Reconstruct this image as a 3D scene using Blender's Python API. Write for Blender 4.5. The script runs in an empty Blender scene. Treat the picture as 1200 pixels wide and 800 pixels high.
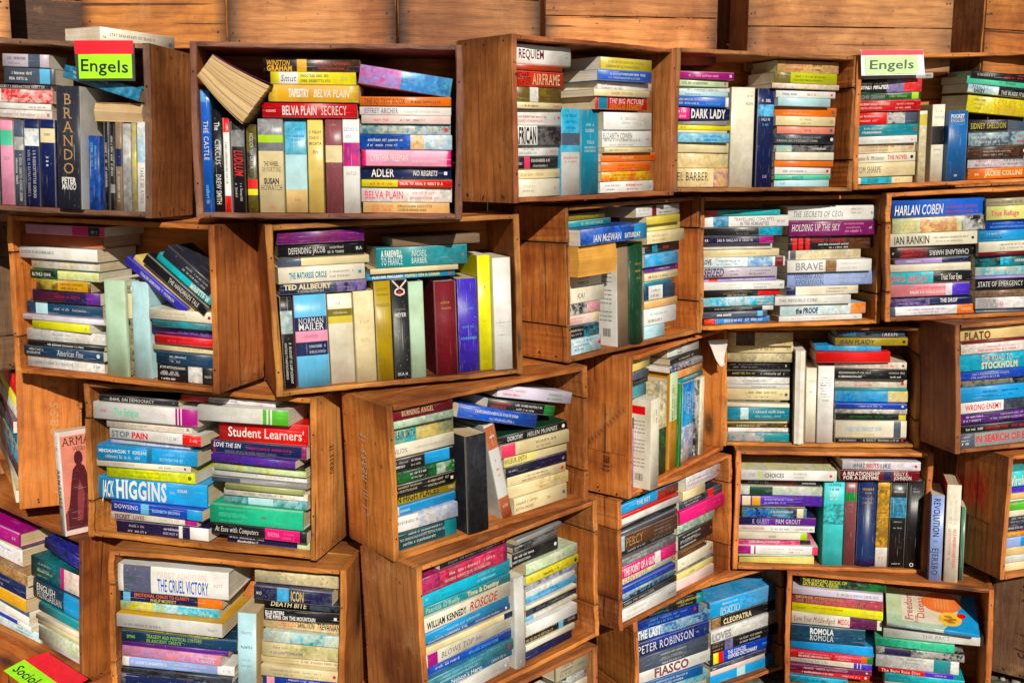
import bpy, bmesh, math, random
from mathutils import Matrix, Vector, Euler
random.seed(11)
S=bpy.context.scene
COLL=S.collection
# ---------------------------------------------------------------- camera, sky, sun, exposure
EYE=1.495
cd=bpy.data.cameras.new('camera'); cam=bpy.data.objects.new('camera',cd); COLL.objects.link(cam)
cd.sensor_width=36; cd.lens=37.4693; cd.clip_end=500; cd.clip_start=.05
cam.matrix_world=Matrix.Translation((0,0,EYE))@Matrix.Rotation(-0.15358,4,'X')@Matrix.Rotation(math.pi/2,4,'X')@Matrix.Rotation(0.00419,4,'Z')
S.camera=cam
SUN_EL=math.radians(29); SUN_X=0.24          # sun stands high behind the viewer
sd=Vector((SUN_X,-1,0)).normalized()*math.cos(SUN_EL)+Vector((0,0,math.sin(SUN_EL)))
w=bpy.data.worlds.new('World'); S.world=w; w.use_nodes=True
nt=w.node_tree; bg=nt.nodes['Background']; sky=nt.nodes.new('ShaderNodeTexSky')
sky.sky_type='NISHITA'; sky.sun_disc=False; sky.sun_elevation=SUN_EL; sky.sun_rotation=math.atan2(sd.x,sd.y)
nt.links.new(sky.outputs[0],bg.inputs[0]); bg.inputs[1].default_value=.034
sl=bpy.data.lights.new('sun','SUN'); sl.energy=5.0; sl.angle=math.radians(.55); sl.color=(1,.93,.82)
so=bpy.data.objects.new('sun',sl); COLL.objects.link(so); so.rotation_euler=sd.to_track_quat('Z','Y').to_euler()
V=S.view_settings; V.view_transform='Standard'; V.look='None'; V.exposure=0.05; V.gamma=1; V.use_curve_mapping=False
# ---------------------------------------------------------------- colours
COL={'white': 'e6e4e0','ivory': 'e2dccb','cream': 'dccfa9','creamyellow': 'e6d590','sand': 'd6bd8c','peach': 'eeb684','palepink': 'eccbc6','pink': 'f09db8','rose': 'dc4f6e','salmon': 'e89080','salmonpink': 'ef8f9a','grey': '8d8c8e','palegrey': 'c9c9c6','slate': '4b5566','lilacgrey': 'bcb4c0','charcoal': '2b2c38','black': '17161a','navy': '14204e','navyteal': '133a58','indigodark': '1d1748','indigo': '3b36a8','violet': '4a35b8','purple': '5c2a86','lilac': 'a895d2','palelilac': 'd6cfe4','periwinkle': '93a7de','plum': '742a60','magentaplum': 'a01c7c','magenta': 'd8167a','crimson': 'bb1534','red': 'cc2029','redbright': 'e0202f','redorange': 'e24a2c','rust': 'a8401c','terracotta': 'b0674a','maroon': '6a1a24','mauve': '7e4a50','brown': '5a3a26','taupe': '83705e','tan': 'b08d63','khaki': 'cdbf62','khakisand': 'dcc57e','khakigrey': 'a29c86','khakigreen': '99a06a','olive': '75692c','olivelite': 'b4a63e','olivegold': 'a08c34','oliveyellow': 'a8912a','gold': 'cfa02c','mustard': 'c08a1e','yellow': 'f0d53c','yellowpure': 'f4e01c','acid': 'dfe42a','lime': 'a6cc30','limedull': 'b9c04a','palelime': 'd8dc94','limegreen': '5fb544','palegreen': 'c3d6b4','green': '227a3c','darkgreen': '123e28','emerald': '2fae86','mint': '62c4a4','palemint': 'b3ccb4','greengrey': '4a7a66','teal': '178a94','tealbright': '1ab0b8','darkteal': '10424a','darktealcloth': '2a5f66','tealblue': '127f9c','tealgrey': '4f8e9c','skyteal': '32a8cc','aqua': '5cc6cc','cyan': '22b6d6','cyanblue': '1f93cc','azure': '2a9ade','sky': '6fb4dc','palesky': 'b4d6e4','steelblue': '2f6f92','denim': '1d5e9c','blue': '1a5fc0','royal': '1c46b0','orange': 'f07a1c','redcloth': '9a2733','tanpages': 'c9a679','creampages': 'dcbf88','goldpages': 'd9962c','whitepages': 'dedbd2'}
def lin(h):
    r=[]
    for i in (0,2,4):
        c=int(h[i:i+2],16)/255; r.append(c/12.92 if c<=.04045 else ((c+.055)/1.055)**2.4)
    l=.3*r[0]+.55*r[1]+.15*r[2]; r=[min(max(l+(c-l)*1.2,.003),.76) for c in r]
    k=.88
    return (r[0]*k,r[1]*k,r[2]*k,1)
RGB={k:lin(v) for k,v in COL.items()}
# ---------------------------------------------------------------- materials
def mat(name):
    m=bpy.data.materials.new(name); m.use_nodes=True; nt=m.node_tree
    b=nt.nodes['Principled BSDF']
    def N(t,**k):
        n=nt.nodes.new('ShaderNode'+t)
        for a,v in k.items():
            if a=='inp':
                for i,x in v.items(): n.inputs[i].default_value=x
            else: setattr(n,a,v)
        return n
    return m,nt,b,N,nt.links.new
def mixc(N,L,fac,a,b,mode='MIX'):
    n=N('Mix',data_type='RGBA',blend_type=mode)
    for s,x in ((0,fac),(6,a),(7,b)):
        if hasattr(x,'links') : L(x,n.inputs[s])
        else: n.inputs[s].default_value=x
    return n.outputs[2]
def ramp(N,L,x,pts):
    r=N('ValToRGB'); e=r.color_ramp.elements
    for i,(p,c) in enumerate(pts):
        el=e[i] if i<2 else e.new(p)
        el.position=p; el.color=c if len(c)==4 else (*c,1)
    L(x,r.inputs[0]); return r.outputs[0]
def g(v): return (v,v,v,1)
def make_wood(name,rough=.62):
    m,nt,b,N,L=mat(name)
    uv=N('UVMap'); col=N('Attribute',attribute_name='col')
    mp=N('Mapping'); mp.inputs['Scale'].default_value=(5,60,1); L(uv.outputs[0],mp.inputs[0])
    warp=N('TexNoise',inp={'Scale':6.0,'Detail':2.0}); L(uv.outputs[0],warp.inputs['Vector'])
    ad=N('VectorMath',operation='MULTIPLY_ADD'); L(warp.outputs['Color'],ad.inputs[0]); ad.inputs[1].default_value=(.6,3.5,0); L(mp.outputs[0],ad.inputs[2])
    gr=N('TexNoise',inp={'Scale':1.0,'Detail':6.0,'Roughness':.62}); L(ad.outputs[0],gr.inputs['Vector'])
    fine=N('TexNoise',inp={'Scale':1.0,'Detail':3.0}); mf=N('Mapping'); mf.inputs['Scale'].default_value=(16,600,1); L(uv.outputs[0],mf.inputs[0]); L(mf.outputs[0],fine.inputs['Vector'])
    # cathedral rings
    wv=N('TexWave',wave_type='BANDS',bands_direction='Y',inp={'Scale':9.0,'Distortion':7.0,'Detail':3.0,'Detail Scale':1.2})
    mw=N('Mapping'); mw.inputs['Scale'].default_value=(.35,1.6,1); L(uv.outputs[0],mw.inputs[0]); L(mw.outputs[0],wv.inputs['Vector'])
    tone=ramp(N,L,gr.outputs['Fac'],[(.22,g(.6)),(.5,g(.98)),(.78,g(1.18))])
    c=mixc(N,L,1,col.outputs['Color'],tone,'MULTIPLY')
    rings=ramp(N,L,wv.outputs['Fac'],[(.0,(.62,.5,.4,1)),(.35,g(1)),(1,g(1.08))])
    c=mixc(N,L,.45,c,mixc(N,L,1,c,rings,'MULTIPLY'))
    fr=ramp(N,L,fine.outputs['Fac'],[(.3,g(.7)),(.6,g(1.07))])
    c=mixc(N,L,.7,c,mixc(N,L,1,c,fr,'MULTIPLY'))
    ck=N('TexNoise',inp={'Scale':1.0,'Detail':1.0}); mc=N('Mapping'); mc.inputs['Scale'].default_value=(2.2,95,1); L(uv.outputs[0],mc.inputs[0]); L(mc.outputs[0],ck.inputs['Vector'])
    c=mixc(N,L,ramp(N,L,ck.outputs['Fac'],[(.69,g(0)),(.72,g(.85))]),c,(.045,.018,.008,1))
    # knots
    vo=N('TexVoronoi',inp={'Scale':1.0}); mk=N('Mapping'); mk.inputs['Scale'].default_value=(3.1,7.3,1); L(uv.outputs[0],mk.inputs[0]); L(mk.outputs[0],vo.inputs['Vector'])
    kn=ramp(N,L,vo.outputs['Distance'],[(.06,g(.9)),(.12,g(.4)),(.2,g(0))])
    c=mixc(N,L,kn,c,(.05,.018,.006,1))
    # weathering blotches, dirt and pale scuffs on object coordinates
    tc=N('TexCoord'); oi=N('ObjectInfo')
    of=N('VectorMath',operation='ADD'); L(tc.outputs['Object'],of.inputs[0]); L(oi.outputs['Location'],of.inputs[1])
    n1=N('TexNoise',inp={'Scale':4.5,'Detail':5.0,'Roughness':.65}); L(of.outputs[0],n1.inputs['Vector'])
    st=ramp(N,L,n1.outputs['Fac'],[(.34,g(.95)),(.54,g(.0))])
    c=mixc(N,L,st,c,mixc(N,L,1,c,(.5,.36,.28,1),'MULTIPLY'))
    n4=N('TexNoise',inp={'Scale':2.6,'Detail':4.0,'Roughness':.6}); L(of.outputs[0],n4.inputs['Vector'])
    c=mixc(N,L,1,c,ramp(N,L,n4.outputs['Fac'],[(.34,(.58,.47,.42,1)),(.5,(1,.97,.94,1)),(.66,(1.22,1.2,1.12,1))]),'MULTIPLY')
    n2=N('TexNoise',inp={'Scale':9.0,'Detail':6.0,'Roughness':.7}); L(of.outputs[0],n2.inputs['Vector'])
    sc=ramp(N,L,n2.outputs['Fac'],[(.58,g(0)),(.75,g(.4))])
    c=mixc(N,L,sc,c,(.60,.33,.14,1))
    n3=N('TexNoise',inp={'Scale':70.0,'Detail':3.0}); L(of.outputs[0],n3.inputs['Vector'])
    sp=ramp(N,L,n3.outputs['Fac'],[(.68,g(0)),(.73,g(.7))])
    c=mixc(N,L,sp,c,(.07,.04,.025,1))
    L(c,b.inputs['Base Color']); b.inputs['Roughness'].default_value=rough
    b.inputs['Specular IOR Level'].default_value=.35
    h=N('Math',operation='ADD'); L(gr.outputs['Fac'],h.inputs[0]); L(fine.outputs['Fac'],h.inputs[1])
    bp=N('Bump',inp={'Strength':.7,'Distance':.002}); L(h.outputs[0],bp.inputs['Height']); L(bp.outputs[0],b.inputs['Normal'])
    return m
def make_cover(name,rough,cloth=False):
    m,nt,b,N,L=mat(name)
    uv=N('UVMap'); c1=N('Attribute',attribute_name='col'); c2=N('Attribute',attribute_name='art')
    mq=N('Mapping'); mq.inputs['Scale'].default_value=(1,1.25,1); L(uv.outputs[0],mq.inputs[0])
    nz=N('TexNoise',inp={'Scale':58.0,'Detail':6.0,'Roughness':.62,'Distortion':.3}); L(mq.outputs[0],nz.inputs['Vector'])
    f=ramp(N,L,nz.outputs['Fac'],[(.40,g(0)),(.62,g(1))])
    dv=N('VectorMath',operation='MULTIPLY_ADD'); L(nz.outputs['Color'],dv.inputs[0]); dv.inputs[1].default_value=(.012,.012,0); L(uv.outputs[0],dv.inputs[2])
    vv=N('TexVoronoi',inp={'Scale':135.0,'Randomness':1.0}); L(dv.outputs[0],vv.inputs['Vector'])
    sv=N('SeparateColor'); L(vv.outputs['Color'],sv.inputs[0])
    big=N('TexNoise',inp={'Scale':17.0,'Detail':2.0}); L(uv.outputs[0],big.inputs['Vector'])
    a1=N('Math',operation='MULTIPLY_ADD'); L(sv.outputs[0],a1.inputs[0]); a1.inputs[1].default_value=.30; L(big.outputs['Fac'],a1.inputs[2])
    a2=N('Math',operation='MULTIPLY_ADD'); L(nz.outputs['Fac'],a2.inputs[0]); a2.inputs[1].default_value=.35; L(a1.outputs[0],a2.inputs[2])
    f=ramp(N,L,a2.outputs[0],[(.66,g(0)),(.92,g(1))])
    mu=N('Math',operation='MULTIPLY'); L(f,mu.inputs[0]); L(c2.outputs['Alpha'],mu.inputs[1])
    c=mixc(N,L,mu.outputs[0],c1.outputs['Color'],c2.outputs['Color'])
    pv=mixc(N,L,1,c,ramp(N,L,sv.outputs[1],[(0,g(.6)),(1,g(1.25))]),'MULTIPLY')
    pm=N('Math',operation='MULTIPLY'); L(c2.outputs['Alpha'],pm.inputs[0]); pm.inputs[1].default_value=.75
    c=mixc(N,L,pm.outputs[0],c,pv)
    # gentle fading and soiling
    n1=N('TexNoise',inp={'Scale':14.0,'Detail':5.0,'Roughness':.65}); L(uv.outputs[0],n1.inputs['Vector'])
    fd=ramp(N,L,n1.outputs['Fac'],[(.3,(.74,.70,.62,1)),(.58,g(1.03))])
    c=mixc(N,L,1,c,fd,'MULTIPLY')
    # reading creases along the spine and rubbed specks
    mp=N('Mapping'); mp.inputs['Scale'].default_value=(14,420,1); L(uv.outputs[0],mp.inputs[0])
    cr=N('TexNoise',inp={'Scale':1.0,'Detail':2.0}); L(mp.outputs[0],cr.inputs['Vector'])
    cf=ramp(N,L,cr.outputs['Fac'],[(.65,g(0)),(.72,g(.42 if not cloth else .12))])
    c=mixc(N,L,cf,c,(.62,.59,.53,1))
    n3=N('TexNoise',inp={'Scale':260.0 if not cloth else 900.0,'Detail':2.0}); L(uv.outputs[0],n3.inputs['Vector'])
    sf=ramp(N,L,n3.outputs['Fac'],[(.68,g(0)),(.76,g(.5))])
    c=mixc(N,L,sf,c,(.6,.57,.52,1))
    L(c,b.inputs['Base Color'])
    rr=ramp(N,L,n1.outputs['Fac'],[(.3,g(rough+.12)),(.7,g(rough-.08))]); L(rr,b.inputs['Roughness'])
    b.inputs['Specular IOR Level'].default_value=.25 if cloth else .45
    bp=N('Bump',inp={'Strength':.25,'Distance':.0008}); L((n3 if cloth else cr).outputs['Fac'],bp.inputs['Height']); L(bp.outputs[0],b.inputs['Normal'])
    return m
def make_pages(name):
    m,nt,b,N,L=mat(name)
    uv=N('UVMap'); c1=N('Attribute',attribute_name='col')
    mp=N('Mapping'); mp.inputs['Scale'].default_value=(3,900,1); L(uv.outputs[0],mp.inputs[0])
    n=N('TexNoise',inp={'Scale':1.0,'Detail':3.0}); L(mp.outputs[0],n.inputs['Vector'])
    r=ramp(N,L,n.outputs['Fac'],[(.3,g(.62)),(.62,g(1.05))])
    c=mixc(N,L,1,c1.outputs['Color'],r,'MULTIPLY')
    n1=N('TexNoise',inp={'Scale':25.0,'Detail':4.0}); L(uv.outputs[0],n1.inputs['Vector'])
    c=mixc(N,L,1,c,ramp(N,L,n1.outputs['Fac'],[(.3,(.86,.78,.62,1)),(.6,g(1))]),'MULTIPLY')
    L(c,b.inputs['Base Color']); b.inputs['Roughness'].default_value=.85; b.inputs['Specular IOR Level'].default_value=.15
    bp=N('Bump',inp={'Strength':.4,'Distance':.0006}); L(n.outputs['Fac'],bp.inputs['Height']); L(bp.outputs[0],b.inputs['Normal'])
    return m
def make_plain(name,rough=.6,spec=.3,scale=60,amt=.12):
    m,nt,b,N,L=mat(name)
    c1=N('Attribute',attribute_name='col'); tc=N('TexCoord')
    n=N('TexNoise',inp={'Scale':scale,'Detail':4.0}); L(tc.outputs['Object'],n.inputs['Vector'])
    c=mixc(N,L,1,c1.outputs['Color'],ramp(N,L,n.outputs['Fac'],[(.3,g(1-amt)),(.65,g(1+amt*.4))]),'MULTIPLY')
    L(c,b.inputs['Base Color']); b.inputs['Roughness'].default_value=rough; b.inputs['Specular IOR Level'].default_value=spec
    return m
WOOD=make_wood('crate_wood'); GLOSS=make_cover('paperback_cover',.36); CLOTH=make_cover('hardback_cloth',.62,True)
PAGE=make_pages('page_edges'); PAPER=make_plain('sign_paper',.55); METAL=make_plain('rusty_metal',.55,.5,90,.5)
# ---------------------------------------------------------------- mesh builder
class MB:
    def __init__(s): s.v=[];s.f=[];s.c=[];s.a=[];s.uv=[];s.mi=[];s.sm=[]
    def face(s,idx,uv,c,a=(0,0,0,0),mi=0,sm=False):
        s.f.append(idx);s.uv.append(uv);s.c.append(c);s.a.append(a);s.mi.append(mi);s.sm.append(sm)
    def addv(s,p): s.v.append(tuple(p)); return len(s.v)-1
    def xform(s,M,i0=0):
        for i in range(i0,len(s.v)): s.v[i]=tuple(M@Vector(s.v[i]))
    def merge(s,o,M=None):
        k=len(s.v)
        s.v+= [tuple(M@Vector(p)) for p in o.v] if M else o.v
        s.f+=[tuple(i+k for i in f) for f in o.f]; s.c+=o.c;s.a+=o.a;s.uv+=o.uv;s.mi+=o.mi;s.sm+=o.sm
    def obj(s,name,mats,parent=None):
        me=bpy.data.meshes.new(name); me.from_pydata(s.v,[],s.f)
        cl=me.color_attributes.new('col','FLOAT_COLOR','CORNER'); al=me.color_attributes.new('art','FLOAT_COLOR','CORNER'); ul=me.uv_layers.new(name='UVMap')
        cc=[];aa=[];uu=[]
        for f,c,a,u in zip(s.f,s.c,s.a,s.uv):
            for q in range(len(f)): cc+=(c[q] if isinstance(c,list) else c);aa+=a;uu+=u[q]
        cl.data.foreach_set('color',cc);al.data.foreach_set('color',aa);ul.data.foreach_set('uv',uu)
        me.polygons.foreach_set('material_index',s.mi); me.polygons.foreach_set('use_smooth',s.sm)
        for m in mats: me.materials.append(m)
        me.update()
        o=bpy.data.objects.new(name,me); COLL.objects.link(o)
        if parent: o.parent=parent
        return o
def tag(o,label=None,cat=None,group=None,kind=None):
    if label:o['label']=label
    if cat:o['category']=cat
    if group:o['group']=group
    if kind:o['kind']=kind
    return o
def empty(name,M):
    o=bpy.data.objects.new(name,None); COLL.objects.link(o); o.matrix_world=M; o.empty_display_size=.05
    return o
def board(mb,x,y,z,axis,col,rough=.0008,seg=6,bev=.0012,edge=None,tar=0):
    """one sawn plank: x,y,z are (lo,hi); axis = direction of the grain; slightly uneven, with worn arrises"""
    lo=[x[0],y[0],z[0]];hi=[x[1],y[1],z[1]]
    a=axis; b_,c_=[i for i in range(3) if i!=a]
    bw,cw=hi[b_]-lo[b_],hi[c_]-lo[c_]
    bev=min(bev,.3*bw,.3*cw)
    prof=[(bev,0),(bw-bev,0),(bw,bev),(bw,cw-bev),(bw-bev,cw),(bev,cw),(0,cw-bev),(0,bev)]
    off=(random.uniform(0,50),random.uniform(0,50)); rings=[]
    k=random.uniform(.86,1.14)*(random.uniform(.85,1.2) if tar else 1); hue=random.uniform(-.05,.05)
    k*=random.uniform(.82,1.08); gm=random.choice([0,0,0,.08,.2]); gl=.16*k
    cc=(col[0]*k*(1-gm)+gl*1.25*gm,col[1]*k*(1+hue)*(1-gm)+gl*.85*gm,col[2]*k*(1+hue*2)*(1-gm)+gl*.55*gm,1)
    dk0,dk1=random.uniform(.45,.95),random.uniform(.45,.95)
    per=[0]
    for i in range(8):
        p,q=prof[i],prof[(i+1)%8]; per.append(per[-1]+math.hypot(p[0]-q[0],p[1]-q[1]))
    ph=[random.uniform(0,6.28) for _ in range(4)]
    for i in range(seg+1):
        t=i/seg; L=lo[a]+(hi[a]-lo[a])*t; r=[]
        w1=math.sin(t*5+ph[0])*rough; w2=math.sin(t*7+ph[1])*rough
        for (p,q) in prof:
            v=[0,0,0]; v[a]=L
            v[b_]=lo[b_]+p+w1+random.uniform(-1,1)*rough*.5; v[c_]=lo[c_]+q+w2*.4+random.uniform(-1,1)*rough*.5
            r.append(mb.addv(v))
        rings.append(r)
    ln=hi[a]-lo[a]
    flip=(a==1)
    for i in range(seg):
        for j in range(8):
            k2=(j+1)%8
            idx=(rings[i][j],rings[i][k2],rings[i+1][k2],rings[i+1][j])
            u0,u1=i/seg*ln+off[0],(i+1)/seg*ln+off[0]
            uv=[(u0,per[j]+off[1]),(u0,per[j+1]+off[1]),(u1,per[j+1]+off[1]),(u1,per[j]+off[1])]
            c=cc if edge is None or (per[j+1]-per[j])>max(bw,cw)*.6 else edge
            if not tar:
                e0,e1=(dk0 if i==0 else 1),(dk1 if i==seg-1 else 1)
                if e0<1 or e1<1:
                    m0,m1=tuple(c[n]*e0 for n in range(3))+(1,),tuple(c[n]*e1 for n in range(3))+(1,)
                    c=[m0,m0,m1,m1]
                    if flip: c=c[::-1]
            if tar:
                def tk(q):
                    e=min(q,seg-q)/seg; return max(0,1-e/.10)*tar*(.4+.6*abs(math.sin(q*3+j*2.3+off[0]*9)))
                m0,m1=[tuple(c[n]*(1-tk(q))+.012*tk(q) for n in range(3))+(1,) for q in (i,i+1)]
                c=[m0,m0,m1,m1]
                if flip: c=c[::-1]
            if flip: idx=idx[::-1];uv=uv[::-1]
            mb.face(idx,uv,c)
    for i,r in ((0,rings[0][::-1]),(seg,rings[seg])):
        pr=prof[::-1] if i==0 else prof
        uv=[(off[0]+p[0]*.3,off[1]+p[1]*2) for p in pr]
        e=edge or cc
        e=(e[0]*.8,e[1]*.78,e[2]*.75,1)
        if flip: r=r[::-1];uv=uv[::-1]
        mb.face(tuple(r),uv,e)
def disc(mb,c,n,r,col,mi=0,k=8):
    n=Vector(n).normalized(); t=n.orthogonal().normalized(); b=n.cross(t); c=Vector(c)
    ids=[mb.addv(c+(t*math.cos(i*2*math.pi/k)+b*math.sin(i*2*math.pi/k))*r) for i in range(k)]
    mb.face(tuple(ids),[(0,0)]*k,col,mi=mi)
# ---------------------------------------------------------------- lettering
_tc={}
def glyphs(txt,style='sans'):
    """lettering in plain, bold, slab-serif and sloped styles"""
    key=(txt,style)
    if key in _tc: return _tc[key]
    cu=bpy.data.curves.new('lettering','FONT'); cu.body=txt; cu.resolution_u=2
    cu.offset=.035 if 'bold' in style else (-.004 if 'serif' in style else .012); cu.space_character=1.12 if 'serif' in style else 1.02
    o=bpy.data.objects.new('lettering',cu); COLL.objects.link(o)
    dg=bpy.context.evaluated_depsgraph_get(); me=bpy.data.meshes.new_from_object(o.evaluated_get(dg))
    vs=[(v.co.x,v.co.y) for v in me.vertices]; fs=[tuple(p.vertices) for p in me.polygons]; es=[tuple(e.vertices) for e in me.edges]
    bpy.data.objects.remove(o); bpy.data.curves.remove(cu); bpy.data.meshes.remove(me)
    if 'serif' in style and vs:
        tops={}
        for a,b in es:
            (x0,y0),(x1,y1)=vs[a],vs[b]
            if abs(y0-y1)<.004 and .05<abs(x0-x1)<.2 and (abs(y0)<.02 or .46<y0<.56 or .64<y0<.8):
                xa,xb=min(x0,x1)-.05,max(x0,x1)+.05; up=abs(y0)<.02
                q=len(vs); ya,yb=(y0,y0+.055) if up else (y0-.055,y0)
                vs+=[(xa,ya),(xb,ya),(xb,yb),(xa,yb)]; fs.append((q,q+1,q+2,q+3))
    if 'slope' in style: vs=[(x+.22*y,y) for x,y in vs]
    if vs:
        x0=min(v[0] for v in vs);x1=max(v[0] for v in vs)
        vs=[(x-x0,y/.70) for x,y in vs]; wd=x1-x0
    else: wd=.1
    _tc[key]=(vs,fs,wd); return _tc[key]
def greek(n,rnd):
    """illegible small print: strings of letter shapes, far too small to read"""
    vs=[];fs=[];x=0
    up=rnd.random()<.45; sty=rnd.choice(['sans','serif','slope','bold'])
    for i in range(n):
        if rnd.random()<.17 and i: x+=.42; continue
        ch=rnd.choice('AEHINORSTLDC' if up else 'aeinorstlhdc')
        v,f,w_=glyphs(ch,sty); k=len(vs)
        vs+=[(a+x,b) for a,b in v]; fs+=[tuple(q+k for q in p) for p in f]
        x+=w_+.09
    return vs,fs,max(x-.09,.1)
_cut={}
def cut_rows(txt,vs,fs,key):
    """split the letter faces into bands so that they follow a rounded spine"""
    if key in _cut: return _cut[key]
    bm=bmesh.new(); V=[bm.verts.new((a,b,0)) for a,b in vs]
    for f in fs:
        try: bm.faces.new([V[i] for i in f])
        except ValueError: pass
    for y in (.17,.34,.5,.66,.83):
        bmesh.ops.bisect_plane(bm,geom=bm.verts[:]+bm.edges[:]+bm.faces[:],plane_co=(0,y,0),plane_no=(0,1,0))
    xm=max((a for a,b in vs),default=0)
    bm.verts.index_update(); r=([(v.co.x,v.co.y) for v in bm.verts],[tuple(v.index for v in f.verts) for f in bm.faces]); bm.free()
    if key: _cut[key]=r
    return r
CRATES={
'A1':(-1.2365,2.1570,1.4333,-0.1309,0.0009,0.0408,0.5388,0.3306,0.1908),
'A2':(-0.6239,2.1095,1.4114,0.0552,0.0102,0.0033,0.5254,0.3367,0.1900),
'A3':(0.0033,2.2361,1.4395,0.7475,0.0038,-0.0231,0.5267,0.3415,0.1805),
'A4':(0.3861,2.6019,1.4592,0.3482,-0.0016,-0.0028,0.5223,0.3382,0.1900),
'A5':(0.8794,2.7828,1.4639,0.1898,0.0395,-0.0433,0.5298,0.3378,0.1899),
'B1':(-1.0761,2.2714,1.0707,-0.3164,0.0158,0.0241,0.5088,0.3391,0.1758),
'B2':(-0.4749,2.1088,1.0533,0.3425,0.0035,-0.0333,0.5316,0.3448,0.1900),
'B3':(0.1268,2.3857,1.0769,0.7799,-0.0093,-0.0368,0.5147,0.3526,0.1610),
'B4':(0.4853,2.7585,1.0989,0.1977,-0.0041,-0.0133,0.5214,0.3447,0.1900),
'B5':(0.9958,2.8194,1.1159,-0.0628,0.0080,-0.0548,0.5303,0.3398,0.1900),
'C1':(-0.9290,2.2481,0.7105,-0.2167,-0.0153,0.0201,0.5349,0.3445,0.1818),
'C2':(-0.2372,2.0707,0.7217,0.6726,0.0160,-0.0476,0.5355,0.3230,0.1824),
'C3':(0.2866,2.5142,0.7174,0.9335,0.0092,-0.0302,0.5261,0.3525,0.1402),
'C4':(0.5949,2.9434,0.7424,-0.1288,0.0152,-0.0237,0.5387,0.3407,0.1900),
'C5':(1.1585,2.7043,0.7838,0.1819,-0.0247,-0.0550,0.5299,0.3397,0.1694),
'D1':(-0.8739,2.1847,0.3715,-0.1275,0.0002,0.0328,0.5245,0.3298,0.1744),
'D2':(-0.1761,2.0421,0.3813,0.7757,0.0026,-0.0486,0.5454,0.3410,0.1900),
'D3':(0.2743,2.5368,0.3664,0.8028,-0.0115,-0.0390,0.5115,0.3434,0.1423),
'D4':(0.6276,2.8805,0.4016,-0.0859,0.0002,-0.0110,0.5327,0.3428,0.1900),
'D5':(1.3011,2.7017,0.4423,0.3142,-0.0007,-0.0105,0.5300,0.3348,0.1900),
'E3':(0.3429,2.7108,0.0292,0.5098,0.0009,-0.0555,0.5361,0.3350,0.1900),
'E4':(0.7781,2.8487,0.0681,-0.2920,-0.0306,-0.0179,0.5370,0.3349,0.1883),
'C0':(-1.3699,2.7674,0.7347,-1.0470,-0.0385,-0.0317,0.5292,0.3302,0.1350),
'D0':(-1.4106,2.5765,0.3977,-0.5984,-0.0125,0.0745,0.5305,0.3359,0.1858),
'E2':(-0.1711,2.0521,0.0393,0.7505,0.0000,-0.0262,0.5300,0.3350,0.1900),
'E5':(1.5540,2.8400,0.0700,0.9599,0.0000,0.0000,0.5300,0.3350,0.1900),
'E0':(-1.4528,2.5145,0.0607,-0.6021,0.0000,0.0698,0.5300,0.3350,0.1900),
'E1':(-0.8539,2.2047,0.0265,-0.1222,0.0000,0.0000,0.5300,0.3350,0.1900),
'B0':(-1.5600,2.7200,1.0650,-0.8378,0.0000,0.0175,0.5300,0.3350,0.1900),
}
def cm(k):
    c=CRATES[k]
    return Matrix.Translation(c[:3])@Matrix.Rotation(c[3],4,'Z')@Matrix.Rotation(c[4],4,'X')@Matrix.Rotation(c[5],4,'Y')
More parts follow.
